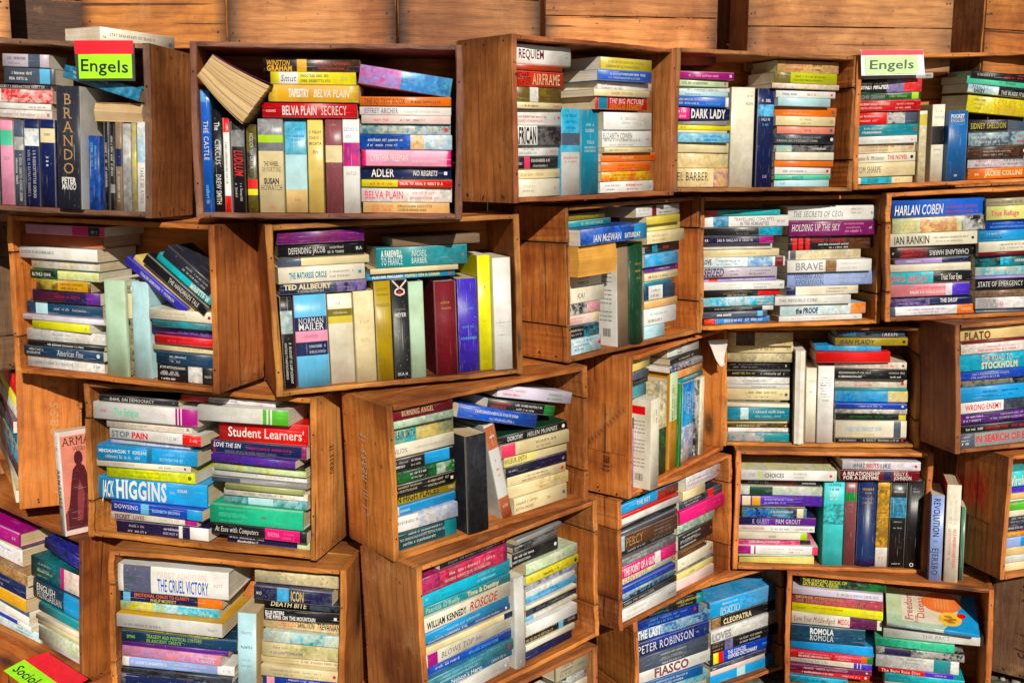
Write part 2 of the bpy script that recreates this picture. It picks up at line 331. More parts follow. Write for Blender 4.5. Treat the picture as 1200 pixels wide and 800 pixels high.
BOOKS=[
('A1','u',0.1943,0.0205,0.0105,0.0,0.0,0.1641,0.0298,0.105,('slate','black'),[],'',[],'',''),
('A1','u',0.2233,0.0259,0.0105,0.0,0.0,0.167,0.0274,0.1069,('pink',''),[('mint','',0.12,0.3)],'',[('~','grey',0.35,0.55,0.25,0.75,'H')],'','pink and mint paperback standing second from left in first crate of top row'),
('A1','u',0.2504,0.0235,0.0105,0.0,0.0,0.1679,0.0213,0.1075,('slate',''),[('palegrey','grey',0.2,0.35)],'',[('~','white',0.4,0.95,0.25,0.75,'')],'','slate and pale grey paperback standing third from left in first crate of top row'),
('A1','u',0.2848,0.0125,0.0105,0.0,0.0,0.1687,0.0316,0.108,('navy',''),[('white','sky',0.1,0.3)],'',[('~','palegrey',0.35,0.9,0.25,0.75,'')],'','navy and white paperback standing fourth from left in first crate of top row'),
('A1','u',0.3178,0.014,0.0105,0.0,0.0,0.17,0.0315,0.1088,('navy',''),[('cream','',0.1,0.26)],'',[('~','white',0.4,0.55,0.25,0.75,''),('~','black',0.12,0.2,0.25,0.75,'H')],'','navy and cream paperback standing fifth from left in first crate of top row'),
('A1','u',0.3768,-0.012,0.0105,0.0,0.0,0.2346,0.0486,0.1642,('charcoal',''),[],'palegrey',[('BRANDO','tan',0.05,0.72,0.28,0.72,'S'),('PETER','white',0.74,0.79,0.2,0.8,'H'),('MANSO','white',0.79,0.84,0.2,0.8,'H')],'b','charcoal hardback standing sixth from left in first crate of top row'),
('A1','u',0.4174,0.0081,0.0105,0.0,0.0,0.1429,0.0226,0.0914,('blue','navy'),[],'',[('~','sky',0.1,0.5,0.25,0.75,'')],'','blue and navy paperback standing seventh from left in first crate of top row'),
('A1','u',0.4347,0.0244,0.0105,0.0,0.0,0.1707,0.0111,0.1092,('black',''),[],'',[('~','white',0.05,0.95,0.25,0.75,'')],'','black paperback standing eighth from left in first crate of top row'),
('A1','u',0.4469,0.0239,0.0105,0.0,0.0,0.1685,0.0104,0.1078,('black',''),[('grey','',0.7,0.8)],'',[('~','white',0.1,0.65,0.25,0.75,'')],'',''),
('A1','u',0.4636,0.0174,0.0105,0.0,0.0,0.1715,0.0138,0.1098,('taupe',''),[('navy','',0.3,0.5)],'',[('~','white',0.55,0.9,0.25,0.75,'')],'','taupe and navy paperback standing tenth from left in first crate of top row'),
('A1','u',0.4819,0.0141,0.0105,0.0,0.0,0.1689,0.0172,0.1081,('grey','palegrey'),[],'',[],'','grey and pale grey paperback standing eleventh from left in first crate of top row'),
('A1','u',0.497,0.0136,0.0105,0.0,0.0,0.171,0.0103,0.1094,('khaki','grey'),[],'',[],'',''),
('A1','u',0.5137,0.0131,0.0105,0.0,0.0,0.1732,0.0202,0.1109,('white','sky'),[('white','',0.45,1.0)],'',[('~','black',0.5,0.9,0.25,0.75,'')],'','white paperback standing thirteenth from left in first crate of top row'),
('A1','h',0.2598,0.0169,0.1809,0.0,-0.023,0.1372,0.0167,0.0878,('palepink','white'),[],'',[('~','grey',0.1,0.8,0.25,0.75,'')],'',''),
('A1','h',0.2593,0.0181,0.198,0.0,0.0133,0.1307,0.0125,0.0837,('white',''),[],'',[('~','grey',0.6,0.95,0.25,0.75,'')],'',''),
('A1','h',0.2604,0.0191,0.2109,0.0,-0.0023,0.1353,0.0263,0.0866,('red','white'),[('white','',0.05,0.2)],'',[('~','white',0.25,0.9,0.25,0.75,'')],'','red and white paperback second down in left pile,first crate of top row'),
('A1','h',0.2567,0.0279,0.2376,0.0,0.0055,0.1239,0.0103,0.0793,('black',''),[],'',[('~','white',0.1,0.9,0.25,0.75,'')],'',''),
('A1','h',0.2777,0.0239,0.2483,0.0,-0.004,0.1064,0.0307,0.0681,('slate',''),[('sky','',0.7,0.9)],'',[('~','white',0.1,0.6,0.25,0.75,'')],'','slate and sky blue paperback second down in right pile,first crate of top row'),
('A1','h',0.2729,0.0204,0.2794,0.0,-0.016,0.0985,0.0254,0.0631,('lilacgrey',''),[('slate','',0.55,0.8)],'',[('~','slate',0.1,0.5,0.25,0.75,'')],'','lilac grey and slate paperback topmost of right pile,first crate of top row'),
('A1','h',0.4593,0.0278,0.1824,0.0,-0.0209,0.1002,0.036,0.0641,('tanpages',''),[],'',[('~','white',0.5,0.6,0.25,0.75,'')],'f','tan paperback with pages outward third down in right pile,first crate of top row'),
('A1','t',0.4341,0.0123,0.254,0.2594,0.0,0.1609,0.0246,0.103,('steelblue','sky'),[],'',[('~','white',0.1,0.6,0.25,0.75,'')],'','steel blue and sky blue paperback leaning aslant in first crate of top row'),
('A2','u',0.0243,0.0112,0.0105,0.0,0.0,0.2363,0.0185,0.1512,('blue','sky'),[('blue','',0.1,1.0)],'',[('THE CASTLE','white',0.12,0.7,0.25,0.75,''),('~','sky',0.75,0.95,0.25,0.75,'')],'','blue paperback standing first from left in second crate of top row'),
('A2','u',0.0437,0.0203,0.0105,0.0,0.0,0.1995,0.0196,0.1397,('black',''),[],'',[('The','white',0.12,0.2,0.25,0.75,''),('CIRCUS','white',0.22,0.6,0.25,0.75,''),('DREW SMITH','palegrey',0.63,0.92,0.25,0.75,'')],'b','black hardback standing second from left in second crate of top row'),
('A2','u',0.0631,0.0089,0.0105,0.0,0.0,0.1831,0.0129,0.1172,('white',''),[('red','',0.0,0.15),('red','',0.82,1.0)],'',[('~','grey',0.2,0.75,0.25,0.75,'')],'','white and red paperback standing third from left in second crate of top row'),
('A2','u',0.0851,0.0087,0.0105,0.0,0.0,0.1784,0.0263,0.1142,('black',''),[('grey','slate',0.1,0.28)],'',[('LUDLUM','red',0.32,0.6,0.2,0.85,''),('~','white',0.65,0.9,0.25,0.75,'')],'','black and grey paperback standing fourth from left in second crate of top row'),
('A2','u',0.1099,0.0183,0.0105,0.0,0.0,0.1716,0.02,0.1098,('black','olive'),[('red','',0.62,0.72),('yellow','',0.73,0.8)],'',[('~','white',0.1,0.5,0.25,0.75,'')],'','black and red paperback standing fifth from left in second crate of top row'),
('A2','u',0.1472,0.0173,0.0105,0.0,0.0,0.1828,0.049,0.117,('cream',''),[('grey','slate',0.0,0.34),('lime','',0.17,0.25)],'',[('THE WHEEL','brown',0.45,0.5,0.2,0.8,'H'),('OF FORTUNE','brown',0.51,0.56,0.12,0.88,'H'),('SUSAN','black',0.63,0.69,0.2,0.8,'H'),('HOWATCH','black',0.7,0.76,0.08,0.92,'H'),('~','red',0.92,0.96,0.4,0.6,'H')],'','cream and grey paperback standing sixth from left in second crate of top row'),
('A2','u',0.195,0.0263,0.0105,0.0,0.0,0.1837,0.0433,0.1175,('sky','teal'),[('palesky','',0.38,0.75),('sand','',0.75,1.0)],'',[('~','blue',0.08,0.13,0.1,0.9,'H'),('~','blue',0.17,0.23,0.2,0.9,'H'),('~','red',0.84,0.88,0.4,0.7,'H')],'','sky blue and pale blue paperback standing seventh from left in second crate of top row'),
('A2','u',0.2343,0.0206,0.0105,0.0,0.0,0.1838,0.0307,0.1176,('khakisand',''),[],'',[('~','navy',0.12,0.16,0.1,0.9,'H'),('~','navy',0.18,0.22,0.1,0.9,'H'),('~','navy',0.24,0.28,0.1,0.9,'H'),('~','brown',0.32,0.38,0.3,0.7,'H')],'','sandy paperback standing eighth from left in second crate of top row'),
('A2','u',0.2706,0.0183,0.0105,0.0,0.0,0.1841,0.0333,0.1178,('mauve',''),[('cream','',0.28,0.46)],'',[('~','tan',0.04,0.08,0.3,0.7,'H')],'','mauve and cream paperback standing ninth from left in second crate of top row'),
('A2','u',0.3049,0.0179,0.0105,0.0,0.0,0.1844,0.0333,0.118,('white',''),[('magenta','purple',0.25,0.5)],'',[('~','blue',0.08,0.14,0.1,0.9,'H'),('~','blue',0.15,0.21,0.1,0.9,'H'),('~','grey',0.55,0.6,0.2,0.8,'H')],'','white and magenta paperback standing tenth from left in second crate of top row'),
('A2','h',0.2262,0.013,0.1953,0.0,-0.0052,0.184,0.0295,0.1177,('crimson',''),[],'',[('BELVA PLAIN','white',0.21,0.57,0.2,0.8,''),('SECRECY','white',0.62,0.89,0.2,0.8,''),('~','white',0.03,0.15,0.25,0.75,'')],'','crimson paperback fourth down in left pile,second crate of top row'),
('A2','h',0.2347,0.0082,0.2252,0.0,-0.0121,0.1749,0.0336,0.1119,('gold','khaki'),[('gold','',0.1,0.9)],'',[('TAPESTRY','white',0.22,0.45,0.3,0.75,''),('BELVA PLAIN','white',0.5,0.9,0.3,0.75,'')],'','gold paperback third down in left pile,second crate of top row'),
('A2','h',0.2343,0.0118,0.2592,0.0,0.0051,0.1647,0.0242,0.1054,('yellow',''),[('white','',0.1,0.32)],'',[('Smut','navy',0.12,0.3,0.25,0.75,''),('~','black',0.35,0.68,0.55,0.85,''),('~','black',0.35,0.7,0.15,0.45,''),('~','grey',0.8,0.93,0.25,0.75,'')],'','yellow and white paperback second down in left pile,second crate of top row'),
('A2','h',0.23,0.0218,0.2837,0.0,-0.0001,0.1875,0.0247,0.12,('black','brown'),[('gold','',0.35,0.45)],'',[('WINSTON','gold',0.04,0.28,0.5,0.9,''),('GRAHAM','gold',0.04,0.3,0.08,0.48,''),('~','red',0.55,0.9,0.25,0.75,'')],'','black and gold paperback topmost of left pile,second crate of top row'),
('A2','h',0.4128,0.012,0.0109,0.0,-0.03,0.1716,0.0212,0.1098,('peach',''),[],'',[('~','red',0.1,0.35,0.25,0.75,''),('~','brown',0.4,0.8,0.25,0.75,'')],'','peach paperback tenth down in right pile,second crate of top row'),
('A2','h',0.4139,0.0154,0.0325,0.0,0.0015,0.1797,0.0294,0.115,('white','palepink'),[],'',[('BELVA PLAIN','rose',0.04,0.46,0.25,0.75,''),('~','rose',0.52,0.95,0.25,0.75,'')],'','white and pale pink paperback ninth down in right pile,second crate of top row'),
('A2','h',0.4144,0.0081,0.0623,0.0,-0.0295,0.1788,0.0148,0.1144,('yellow',''),[('red','',0.4,1.0)],'',[('~','red',0.05,0.38,0.25,0.75,''),('~','white',0.42,0.9,0.25,0.75,'')],'','yellow and red paperback eighth down in right pile,second crate of top row'),
('A2','h',0.412,0.0246,0.0775,0.0,-0.0136,0.1804,0.0251,0.1154,('navy',''),[],'',[('ADLER','white',0.12,0.37,0.2,0.85,''),('NO REGRETS','white',0.58,0.85,0.3,0.7,'')],'','navy paperback seventh down in right pile,second crate of top row'),
('A2','h',0.4139,0.0111,0.1031,0.0,-0.0065,0.1768,0.0321,0.1132,('magenta',''),[('pink','',0.05,0.95)],'',[('CYNTHIA FREEMAN','white',0.1,0.52,0.3,0.75,''),('~','white',0.56,0.92,0.3,0.7,'')],'','magenta and pink paperback sixth down in right pile,second crate of top row'),
('A2','h',0.413,0.0134,0.1356,0.0,-0.045,0.1816,0.0295,0.1162,('blue','navy'),[('gold','white',0.55,0.7),('white','sky',0.7,1.0)],'',[('~','white',0.05,0.5,0.25,0.75,'')],'','blue and gold paperback fifth down in right pile,second crate of top row'),
('A2','h',0.4118,0.0256,0.1655,0.0,0.002,0.1791,0.0199,0.1146,('tealgrey','white'),[],'',[('~','cream',0.25,0.9,0.25,0.75,'')],'','grey teal and white paperback fourth down in right pile,second crate of top row'),
('A2','h',0.4137,0.0182,0.1858,0.0,0.0033,0.1754,0.0167,0.1122,('palepink',''),[],'',[('~','red',0.1,0.35,0.25,0.75,''),('~','brown',0.4,0.75,0.25,0.75,'')],'','pale pink paperback third down in right pile,second crate of top row'),
('A2','h',0.4123,0.0249,0.2029,0.0,-0.0035,0.1802,0.0172,0.1153,('white',''),[],'',[('JEFFREY ARCHER','purple',0.04,0.42,0.2,0.8,''),('~','palegrey',0.45,0.9,0.25,0.75,'')],'','white paperback second down in right pile,second crate of top row'),
('A2','h',0.4126,0.0208,0.2205,0.0,-0.0093,0.1796,0.0181,0.115,('orange',''),[],'',[('THE IQ TEST BOOK','black',0.05,0.5,0.25,0.8,''),('~','brown',0.53,0.95,0.25,0.75,'')],'','orange paperback topmost of right pile,second crate of top row'),
('A2','t',0.4129,0.0228,0.269,0.1424,0.0,0.1819,0.0375,0.1164,('lilac','magenta'),[('sky','blue',0.45,1.0)],'',[('~','navy',0.45,0.6,0.25,0.75,'')],'','lilac and sky blue paperback leaning aslant in second crate of top row'),
('A3','h',0.0763,0.004,0.0109,0.0,-0.0082,0.1225,0.0376,0.0784,('ivory',''),[],'',[('~','tan',0.08,0.5,0.35,0.65,''),('~','red',0.85,0.93,0.25,0.75,'')],'','ivory paperback eleventh down in left pile,third crate of top row'),
('A3','h',0.0841,0.0188,0.0489,0.0,-0.0215,0.1371,0.0195,0.0877,('cream',''),[],'',[('~','tan',0.1,0.7,0.25,0.75,'')],'',''),
('A3','h',0.0831,0.0182,0.0688,0.0,-0.0059,0.1284,0.0265,0.0822,('black',''),[('rose','',0.22,0.35)],'',[('~','white',0.02,0.2,0.2,0.8,''),('~','white',0.38,0.8,0.2,0.8,'')],'',''),
('A3','h',0.091,0.0254,0.0958,0.0,-0.0122,0.1301,0.0227,0.0832,('white',''),[],'',[('~','slate',0.1,0.6,0.25,0.75,''),('~','red',0.8,0.95,0.25,0.75,'')],'',''),
('A3','h',0.0859,0.0152,0.1189,0.0,0.002,0.1378,0.0411,0.0882,('white',''),[('black','grey',0.48,1.0)],'',[('AFRICAN','black',0.01,0.46,0.1,0.9,'')],'','white and black paperback seventh down in left pile,third crate of top row'),
('A3','h',0.089,0.02,0.1604,0.0,-0.0265,0.1341,0.0328,0.0858,('white',''),[],'',[('~','red',0.02,0.75,0.25,0.6,''),('~','magenta',0.83,0.92,0.25,0.75,'')],'','white paperback sixth down in left pile,third crate of top row'),
('A3','h',0.0839,0.0092,0.1936,0.0,0.0052,0.1378,0.0138,0.0882,('cream',''),[],'',[('~','brown',0.1,0.5,0.25,0.75,''),('~','red',0.8,0.95,0.25,0.75,'')],'',''),
('A3','h',0.0871,0.0158,0.2078,0.0,0.0032,0.137,0.0311,0.0877,('olive','brown'),[('white','palegrey',0.32,0.5)],'',[],'','olive and white paperback fourth down in left pile,third crate of top row'),
('A3','h',0.0889,0.0145,0.2393,0.0,-0.0031,0.1421,0.0326,0.0909,('redorange',''),[('redorange','',0.05,1.0)],'',[('MICHAEL','black',0.01,0.32,0.52,0.9,''),('CRICHTON','black',0.01,0.32,0.1,0.5,''),('AIRFRAME','cream',0.36,0.93,0.15,0.85,'')],'','orange red paperback third down in left pile,third crate of top row'),
('A3','h',0.0849,0.011,0.2723,0.0,-0.0097,0.1399,0.0128,0.0895,('rust',''),[],'',[],'',''),
('A3','h',0.1111,0.0243,0.2855,0.0,0.0122,0.1669,0.0406,0.1169,('white','palegrey'),[],'',[('REQUIEM','maroon',0.06,0.5,0.3,0.75,''),('~','grey',0.88,0.95,0.25,0.75,'')],'b','white and pale grey hardback topmost of left pile,third crate of top row'),
('A3','u',0.1856,0.0156,0.0105,0.0,0.0,0.1867,0.058,0.1195,('skyteal','sky'),[('palegrey','',0.5,1.0),('slate','',0.28,0.42)],'',[('~','blue',0.06,0.1,0.2,0.8,'H'),('~','blue',0.12,0.17,0.1,0.9,'H'),('~','blue',0.19,0.24,0.1,0.9,'H'),('~','red',0.55,0.62,0.1,0.9,'H')],'','sky blue and pale grey paperback standing first from left in third crate of top row'),
('A3','u',0.259,0.0276,0.0105,0.0,0.0,0.1865,0.0587,0.1194,('tealblue',''),[],'',[('~','white',0.15,0.2,0.2,0.8,'H'),('~','white',0.22,0.27,0.2,0.8,'H'),('~','white',0.35,0.42,0.3,0.8,'H'),('~','white',0.43,0.5,0.2,0.8,'H')],'','teal blue paperback standing second from left in third crate of top row'),
('A3','h',0.3781,0.0198,0.0109,0.0,-0.0366,0.1781,0.026,0.114,('white',''),[],'',[('~','navy',0.05,0.4,0.25,0.75,''),('~','red',0.45,0.8,0.25,0.75,''),('~','purple',0.9,0.97,0.25,0.75,'')],'',''),
('A3','h',0.378,0.0201,0.0373,0.0,0.0101,0.1781,0.0219,0.114,('orange','yellow'),[],'',[('~','rust',0.1,0.8,0.25,0.75,'')],'',''),
('A3','h',0.3759,0.0208,0.0596,0.0,0.0053,0.1738,0.0213,0.1112,('orange',''),[],'',[('~','redorange',0.3,0.7,0.25,0.75,'')],'',''),
('A3','h',0.3856,0.0215,0.0813,0.0,0.0062,0.1931,0.02,0.1236,('orange',''),[],'',[('~','cream',0.35,0.6,0.25,0.75,'')],'',''),
('A3','h',0.373,0.011,0.1016,0.0,0.0084,0.1679,0.0123,0.1075,('cream',''),[],'',[('~','tan',0.1,0.5,0.25,0.75,'')],'',''),
('A3','h',0.3729,0.0168,0.1144,0.0,-0.0144,0.1678,0.0379,0.1074,('white',''),[],'',[('ELIZABETH COWEN','grey',0.02,0.6,0.5,0.85,''),('~','grey',0.02,0.8,0.12,0.45,''),('~','slate',0.88,0.96,0.25,0.75,'')],'','white paperback seventh down in right pile,third crate of top row'),
('A3','h',0.3716,0.0128,0.1527,0.0,-0.0057,0.1651,0.0397,0.1057,('white',''),[],'',[('~','palepink',0.25,0.9,0.55,0.8,''),('~','palegrey',0.3,0.9,0.15,0.45,'')],'','white paperback sixth down in right pile,third crate of top row'),
('A3','h',0.353,0.016,0.1974,0.0,0.014,0.1789,0.0284,0.1145,('red',''),[('tealblue','',0.05,0.22)],'',[('THE BIG PICTURE','white',0.26,0.93,0.5,0.9,''),('DOUGLAS KENNEDY','gold',0.26,0.9,0.08,0.45,'')],'','red and teal blue paperback fifth down in right pile,third crate of top row'),
('A3','h',0.3483,0.0099,0.2263,0.0,0.0095,0.1913,0.0156,0.1224,('cream',''),[],'',[('~','tan',0.3,0.7,0.25,0.75,'')],'',''),
('A3','h',0.3766,0.0274,0.2423,0.0,0.0045,0.1869,0.018,0.1196,('white',''),[],'',[('~','red',0.02,0.5,0.5,0.8,''),('~','grey',0.02,0.5,0.1,0.4,'')],'',''),
('A3','h',0.3599,0.0123,0.2607,0.0,-0.0333,0.178,0.0242,0.1139,('blue',''),[],'',[('~','white',0.15,0.95,0.25,0.75,'')],'','blue paperback second down in right pile,third crate of top row'),
('A3','h',0.3748,0.0214,0.2852,0.0,0.0118,0.1782,0.0281,0.1141,('khaki',''),[],'',[('~','olive',0.1,0.9,0.25,0.75,'')],'','khaki paperback topmost of right pile,third crate of top row'),
('A4','h',0.0885,0.014,0.0109,0.0,0.0257,0.1471,0.0458,0.0941,('sand','cream'),[('peach','purple',0.72,1.0)],'',[('EL BARBER','black',0.03,0.62,0.35,0.8,'')],'','sand and peach paperback thirteenth down in left pile,fourth crate of top row'),
('A4','h',0.0913,0.0255,0.0571,0.0,0.0222,0.1525,0.0367,0.0976,('cream','sand'),[],'',[],'','cream and sand paperback twelfth down in left pile,fourth crate of top row'),
('A4','h',0.0901,0.0212,0.0941,0.0,0.0051,0.1502,0.0238,0.0961,('cream',''),[],'',[],'',''),
('A4','h',0.0864,0.0106,0.1184,0.0,-0.0343,0.1429,0.0228,0.0914,('sky','palesky'),[],'',[('~','blue',0.5,0.85,0.25,0.75,'')],'',''),
('A4','h',0.0893,0.0249,0.1416,0.0,0.0207,0.1467,0.007,0.0939,('cream',''),[],'',[],'',''),
('A4','h',0.0942,0.0269,0.149,0.0,-0.0032,0.1549,0.0116,0.0991,('yellow',''),[],'',[('~','brown',0.1,0.2,0.25,0.75,'')],'',''),
('A4','h',0.0876,0.0261,0.161,0.0,-0.045,0.1433,0.0118,0.0917,('grey',''),[],'',[('~','palegrey',0.1,0.8,0.25,0.75,'')],'',''),
('A4','h',0.0897,0.0194,0.1732,0.0,0.0083,0.1493,0.0301,0.0956,('navy',''),[('magenta','',0.0,0.25)],'',[('DARK LADY','white',0.28,0.92,0.15,0.85,''),('~','white',0.02,0.2,0.5,0.85,''),('~','white',0.02,0.22,0.1,0.45,'')],'','navy and magenta paperback sixth down in left pile,fourth crate of top row'),
('A4','h',0.0849,0.0109,0.2037,0.0,-0.0328,0.1399,0.0239,0.0895,('blue',''),[('white','',0.93,0.99)],'',[('~','white',0.02,0.5,0.25,0.8,''),('~','sky',0.55,0.85,0.25,0.75,'')],'',''),
('A4','h',0.0832,0.0118,0.228,0.0,-0.0285,0.1365,0.0118,0.0873,('palesky',''),[],'',[('~','blue',0.1,0.5,0.25,0.75,'')],'',''),
('A4','h',0.0913,0.0266,0.2403,0.0,-0.014,0.148,0.011,0.0947,('white',''),[],'',[('~','slate',0.1,0.9,0.25,0.75,'')],'',''),
('A4','h',0.0866,0.019,0.2517,0.0,0.028,0.1432,0.0166,0.0916,('palegreen',''),[],'',[('~','olive',0.1,0.6,0.25,0.75,'')],'',''),
('A4','h',0.0912,0.0116,0.2687,0.0,-0.0082,0.1525,0.0184,0.0976,('magentaplum',''),[],'',[('~','palepink',0.1,0.8,0.25,0.75,'')],'',''),
('A4','u',0.2055,0.0257,0.0105,0.0,0.0,0.2438,0.0666,0.1523,('ivory','palegreen'),[('ivory','slate',0.45,1.0)],'',[('~','grey',0.06,0.1,0.6,0.95,'H'),('~','grey',0.12,0.2,0.6,0.95,'H')],'b','ivory hardback standing first from left in fourth crate of top row'),
('A4','u',0.2681,0.0208,0.0105,0.0,0.0,0.2424,0.0484,0.1536,('navy',''),[('sky','navy',0.16,0.28)],'',[('~','white',0.1,0.14,0.2,0.8,'H'),('~','white',0.29,0.33,0.2,0.8,'H'),('~','sky',0.34,0.38,0.2,0.8,'H'),('~','lilac',0.85,0.93,0.4,0.7,'H')],'','navy and sky blue paperback standing second from left in fourth crate of top row'),
('A4','h',0.381,0.0194,0.0109,0.0,0.006,0.1651,0.0185,0.1057,('palesky',''),[],'',[('~','slate',0.1,0.2,0.25,0.75,'')],'',''),
('A4','h',0.3811,0.0155,0.0298,0.0,0.0385,0.1719,0.0114,0.11,('mint',''),[],'',[('~','tealblue',0.3,0.5,0.25,0.75,'')],'',''),
('A4','h',0.3808,0.0162,0.0416,0.0,0.0351,0.1717,0.0191,0.1099,('white',''),[],'',[('~','grey',0.1,0.6,0.25,0.75,'')],'',''),
('A4','h',0.3809,0.0128,0.0611,0.0,-0.0023,0.176,0.016,0.1126,('orange',''),[],'',[],'',''),
('A4','h',0.3796,0.0088,0.0775,0.0,-0.0053,0.1734,0.0206,0.111,('ivory',''),[],'',[],'',''),
('A4','h',0.3873,0.0255,0.0985,0.0,-0.0277,0.1776,0.02,0.1136,('black','grey'),[('sky','khaki',0.05,0.3)],'',[('~','white',0.6,0.9,0.25,0.75,'')],'',''),
('A4','h',0.3827,0.0174,0.1189,0.0,-0.0153,0.1795,0.0239,0.1149,('black','slate'),[],'',[('~','palegrey',0.05,0.9,0.25,0.75,'')],'',''),
('A4','h',0.3871,0.019,0.1432,0.0,0.0094,0.1734,0.0196,0.111,('salmon',''),[],'',[('~','black',0.45,0.6,0.25,0.75,'')],'',''),
('A4','h',0.3821,0.0144,0.1632,0.0,0.0087,0.1784,0.0237,0.1142,('cream',''),[],'',[('~','tan',0.4,0.6,0.25,0.75,'')],'',''),
('A4','h',0.387,0.023,0.1873,0.0,0.0024,0.1857,0.0229,0.1189,('orange',''),[],'',[('~','peach',0.1,0.7,0.25,0.75,'')],'',''),
('A4','h',0.3715,0.0085,0.2106,0.0,0.0219,0.1573,0.0213,0.1006,('palesky',''),[],'',[],'',''),
('A4','h',0.3799,0.0154,0.2323,0.0,-0.017,0.174,0.0171,0.1113,('white',''),[],'',[('~','slate',0.1,0.35,0.25,0.75,''),('~','red',0.5,0.7,0.25,0.75,'')],'',''),
('A4','h',0.3741,0.0086,0.2533,0.0,-0.0012,0.1978,0.0132,0.1266,('palepink','cream'),[],'',[],'',''),
('A4','h',0.3752,0.0105,0.2669,0.0,0.0161,0.1859,0.0267,0.119,('limedull',''),[('olive','',0.0,0.25)],'',[('~','black',0.02,0.23,0.2,0.8,''),('~','olive',0.3,0.85,0.25,0.75,'')],'','dull lime and olive paperback second down in right pile,fourth crate of top row'),
('A4','h',0.3921,0.0273,0.294,0.0,0.0129,0.1838,0.0304,0.1176,('tan','peach'),[],'',[('~','red',0.1,0.5,0.25,0.75,''),('~','black',0.55,0.75,0.25,0.75,'')],'','tan and peach paperback topmost of right pile,fourth crate of top row'),
('A5','h',0.0979,0.0212,0.0109,0.0,0.0236,0.1658,0.0186,0.1061,('cream',''),[('teal','cyan',0.1,0.64)],'',[('~','blue',0.03,0.1,0.25,0.75,''),('~','red',0.7,0.8,0.25,0.75,'')],'',''),
('A5','h',0.0994,0.0166,0.0299,0.0,0.0087,0.1689,0.0361,0.1081,('cream',''),[],'',[('TOM SHARPE','slate',0.02,0.42,0.3,0.75,''),('~','palepink',0.47,0.9,0.3,0.7,'')],'','cream paperback tenth down in left pile,fifth crate of top row'),
('A5','h',0.0993,0.0185,0.0663,0.0,-0.0068,0.1686,0.0236,0.1079,('ivory',''),[],'',[('James A. Michener','black',0.02,0.48,0.3,0.75,''),('THE NOVEL','red',0.53,0.87,0.3,0.75,'')],'',''),
('A5','h',0.101,0.0255,0.0903,0.0,0.008,0.172,0.0228,0.1101,('cream','palepink'),[],'',[('~','tan',0.1,0.65,0.25,0.75,''),('~','red',0.9,0.98,0.25,0.75,'')],'',''),
('A5','h',0.0992,0.0149,0.1135,0.0,-0.0221,0.1684,0.0201,0.1078,('white',''),[],'',[('~','palegrey',0.2,0.75,0.25,0.75,''),('~','red',0.88,0.97,0.25,0.75,'')],'',''),
('A5','h',0.101,0.0198,0.134,0.0,-0.0361,0.172,0.0293,0.1101,('teal','tealblue'),[],'',[('~','white',0.1,0.5,0.25,0.75,''),('~','tealblue',0.55,0.9,0.25,0.75,'')],'','teal and teal blue paperback sixth down in left pile,fifth crate of top row'),
('A5','h',0.1008,0.0217,0.1637,0.0,0.0128,0.1716,0.032,0.1099,('red',''),[('black','white',0.5,0.8),('slate','',0.8,1.0)],'',[('~','palepink',0.02,0.45,0.25,0.75,''),('~','white',0.52,0.8,0.2,0.8,'')],'','red and black paperback fifth down in left pile,fifth crate of top row'),
('A5','h',0.1026,0.0151,0.1961,0.0,-0.0012,0.1752,0.0279,0.1121,('crimson','red'),[],'',[('~','palepink',0.02,0.5,0.25,0.75,''),('~','white',0.57,0.93,0.25,0.75,'')],'','crimson and red paperback fourth down in left pile,fifth crate of top row'),
('A5','h',0.1038,0.0184,0.2245,0.0,0.0068,0.1746,0.0184,0.1117,('black','green'),[('lime','',0.86,0.97)],'',[('JOHN GRISHAM','grey',0.03,0.42,0.2,0.75,''),('~','lime',0.48,0.8,0.25,0.75,'')],'',''),
('A5','h',0.107,0.0233,0.2432,0.0,-0.0373,0.1752,0.0334,0.1121,('black',''),[('slate','lilac',0.45,0.72),('redorange','rose',0.72,1.0)],'',[('JEFFREY ARCHER','white',0.0,0.48,0.3,0.75,'')],'','black and slate paperback second down in left pile,fifth crate of top row'),
('A5','h',0.1272,0.0262,0.277,0.0,-0.008,0.2025,0.0142,0.1296,('palegrey',''),[],'',[('~','slate',0.9,0.97,0.25,0.75,'')],'',''),
('A5','u',0.1986,0.011,0.0105,0.0,0.0,0.184,0.0219,0.1178,('cream','ivory'),[('khaki','',0.05,0.2)],'',[],'',''),
('A5','u',0.2511,0.0267,0.0105,0.0,0.0,0.1991,0.0363,0.1274,('ivory',''),[('black','',0.28,0.52)],'',[('~','grey',0.06,0.11,0.1,0.9,'H'),('~','grey',0.13,0.2,0.1,0.9,'H'),('~','grey',0.56,0.6,0.2,0.8,'H'),('~','palegrey',0.62,0.68,0.1,0.9,'H'),('~','palegrey',0.7,0.76,0.1,0.9,'H')],'','ivory and black paperback standing second from left in fifth crate of top row'),
('A5','u',0.2971,0.0081,0.0105,0.0,0.0,0.1812,0.0548,0.116,('denim',''),[],'',[('POCKET','white',0.05,0.1,0.1,0.8,'H'),('ENGLISH','white',0.11,0.16,0.1,0.8,'H'),('DICTIONARY','sky',0.17,0.21,0.1,0.85,'H'),('~','white',0.88,0.95,0.35,0.6,'H')],'','denim blue paperback standing third from left in fifth crate of top row'),
('A5','h',0.4286,0.0231,0.0109,0.0,-0.0132,0.1724,0.0284,0.1103,('orange',''),[],'',[('JACKIE COLLINS','cream',0.28,0.93,0.3,0.75,''),('~','cream',0.1,0.2,0.25,0.75,'')],'','orange paperback fifth down in right pile,fifth crate of top row'),
('A5','h',0.428,0.0242,0.0397,0.0,-0.019,0.1737,0.0289,0.1112,('lilacgrey','white'),[],'',[('~','crimson',0.1,0.55,0.25,0.75,''),('~','slate',0.6,0.95,0.25,0.75,'')],'','lilac grey and white paperback fourth down in right pile,fifth crate of top row'),
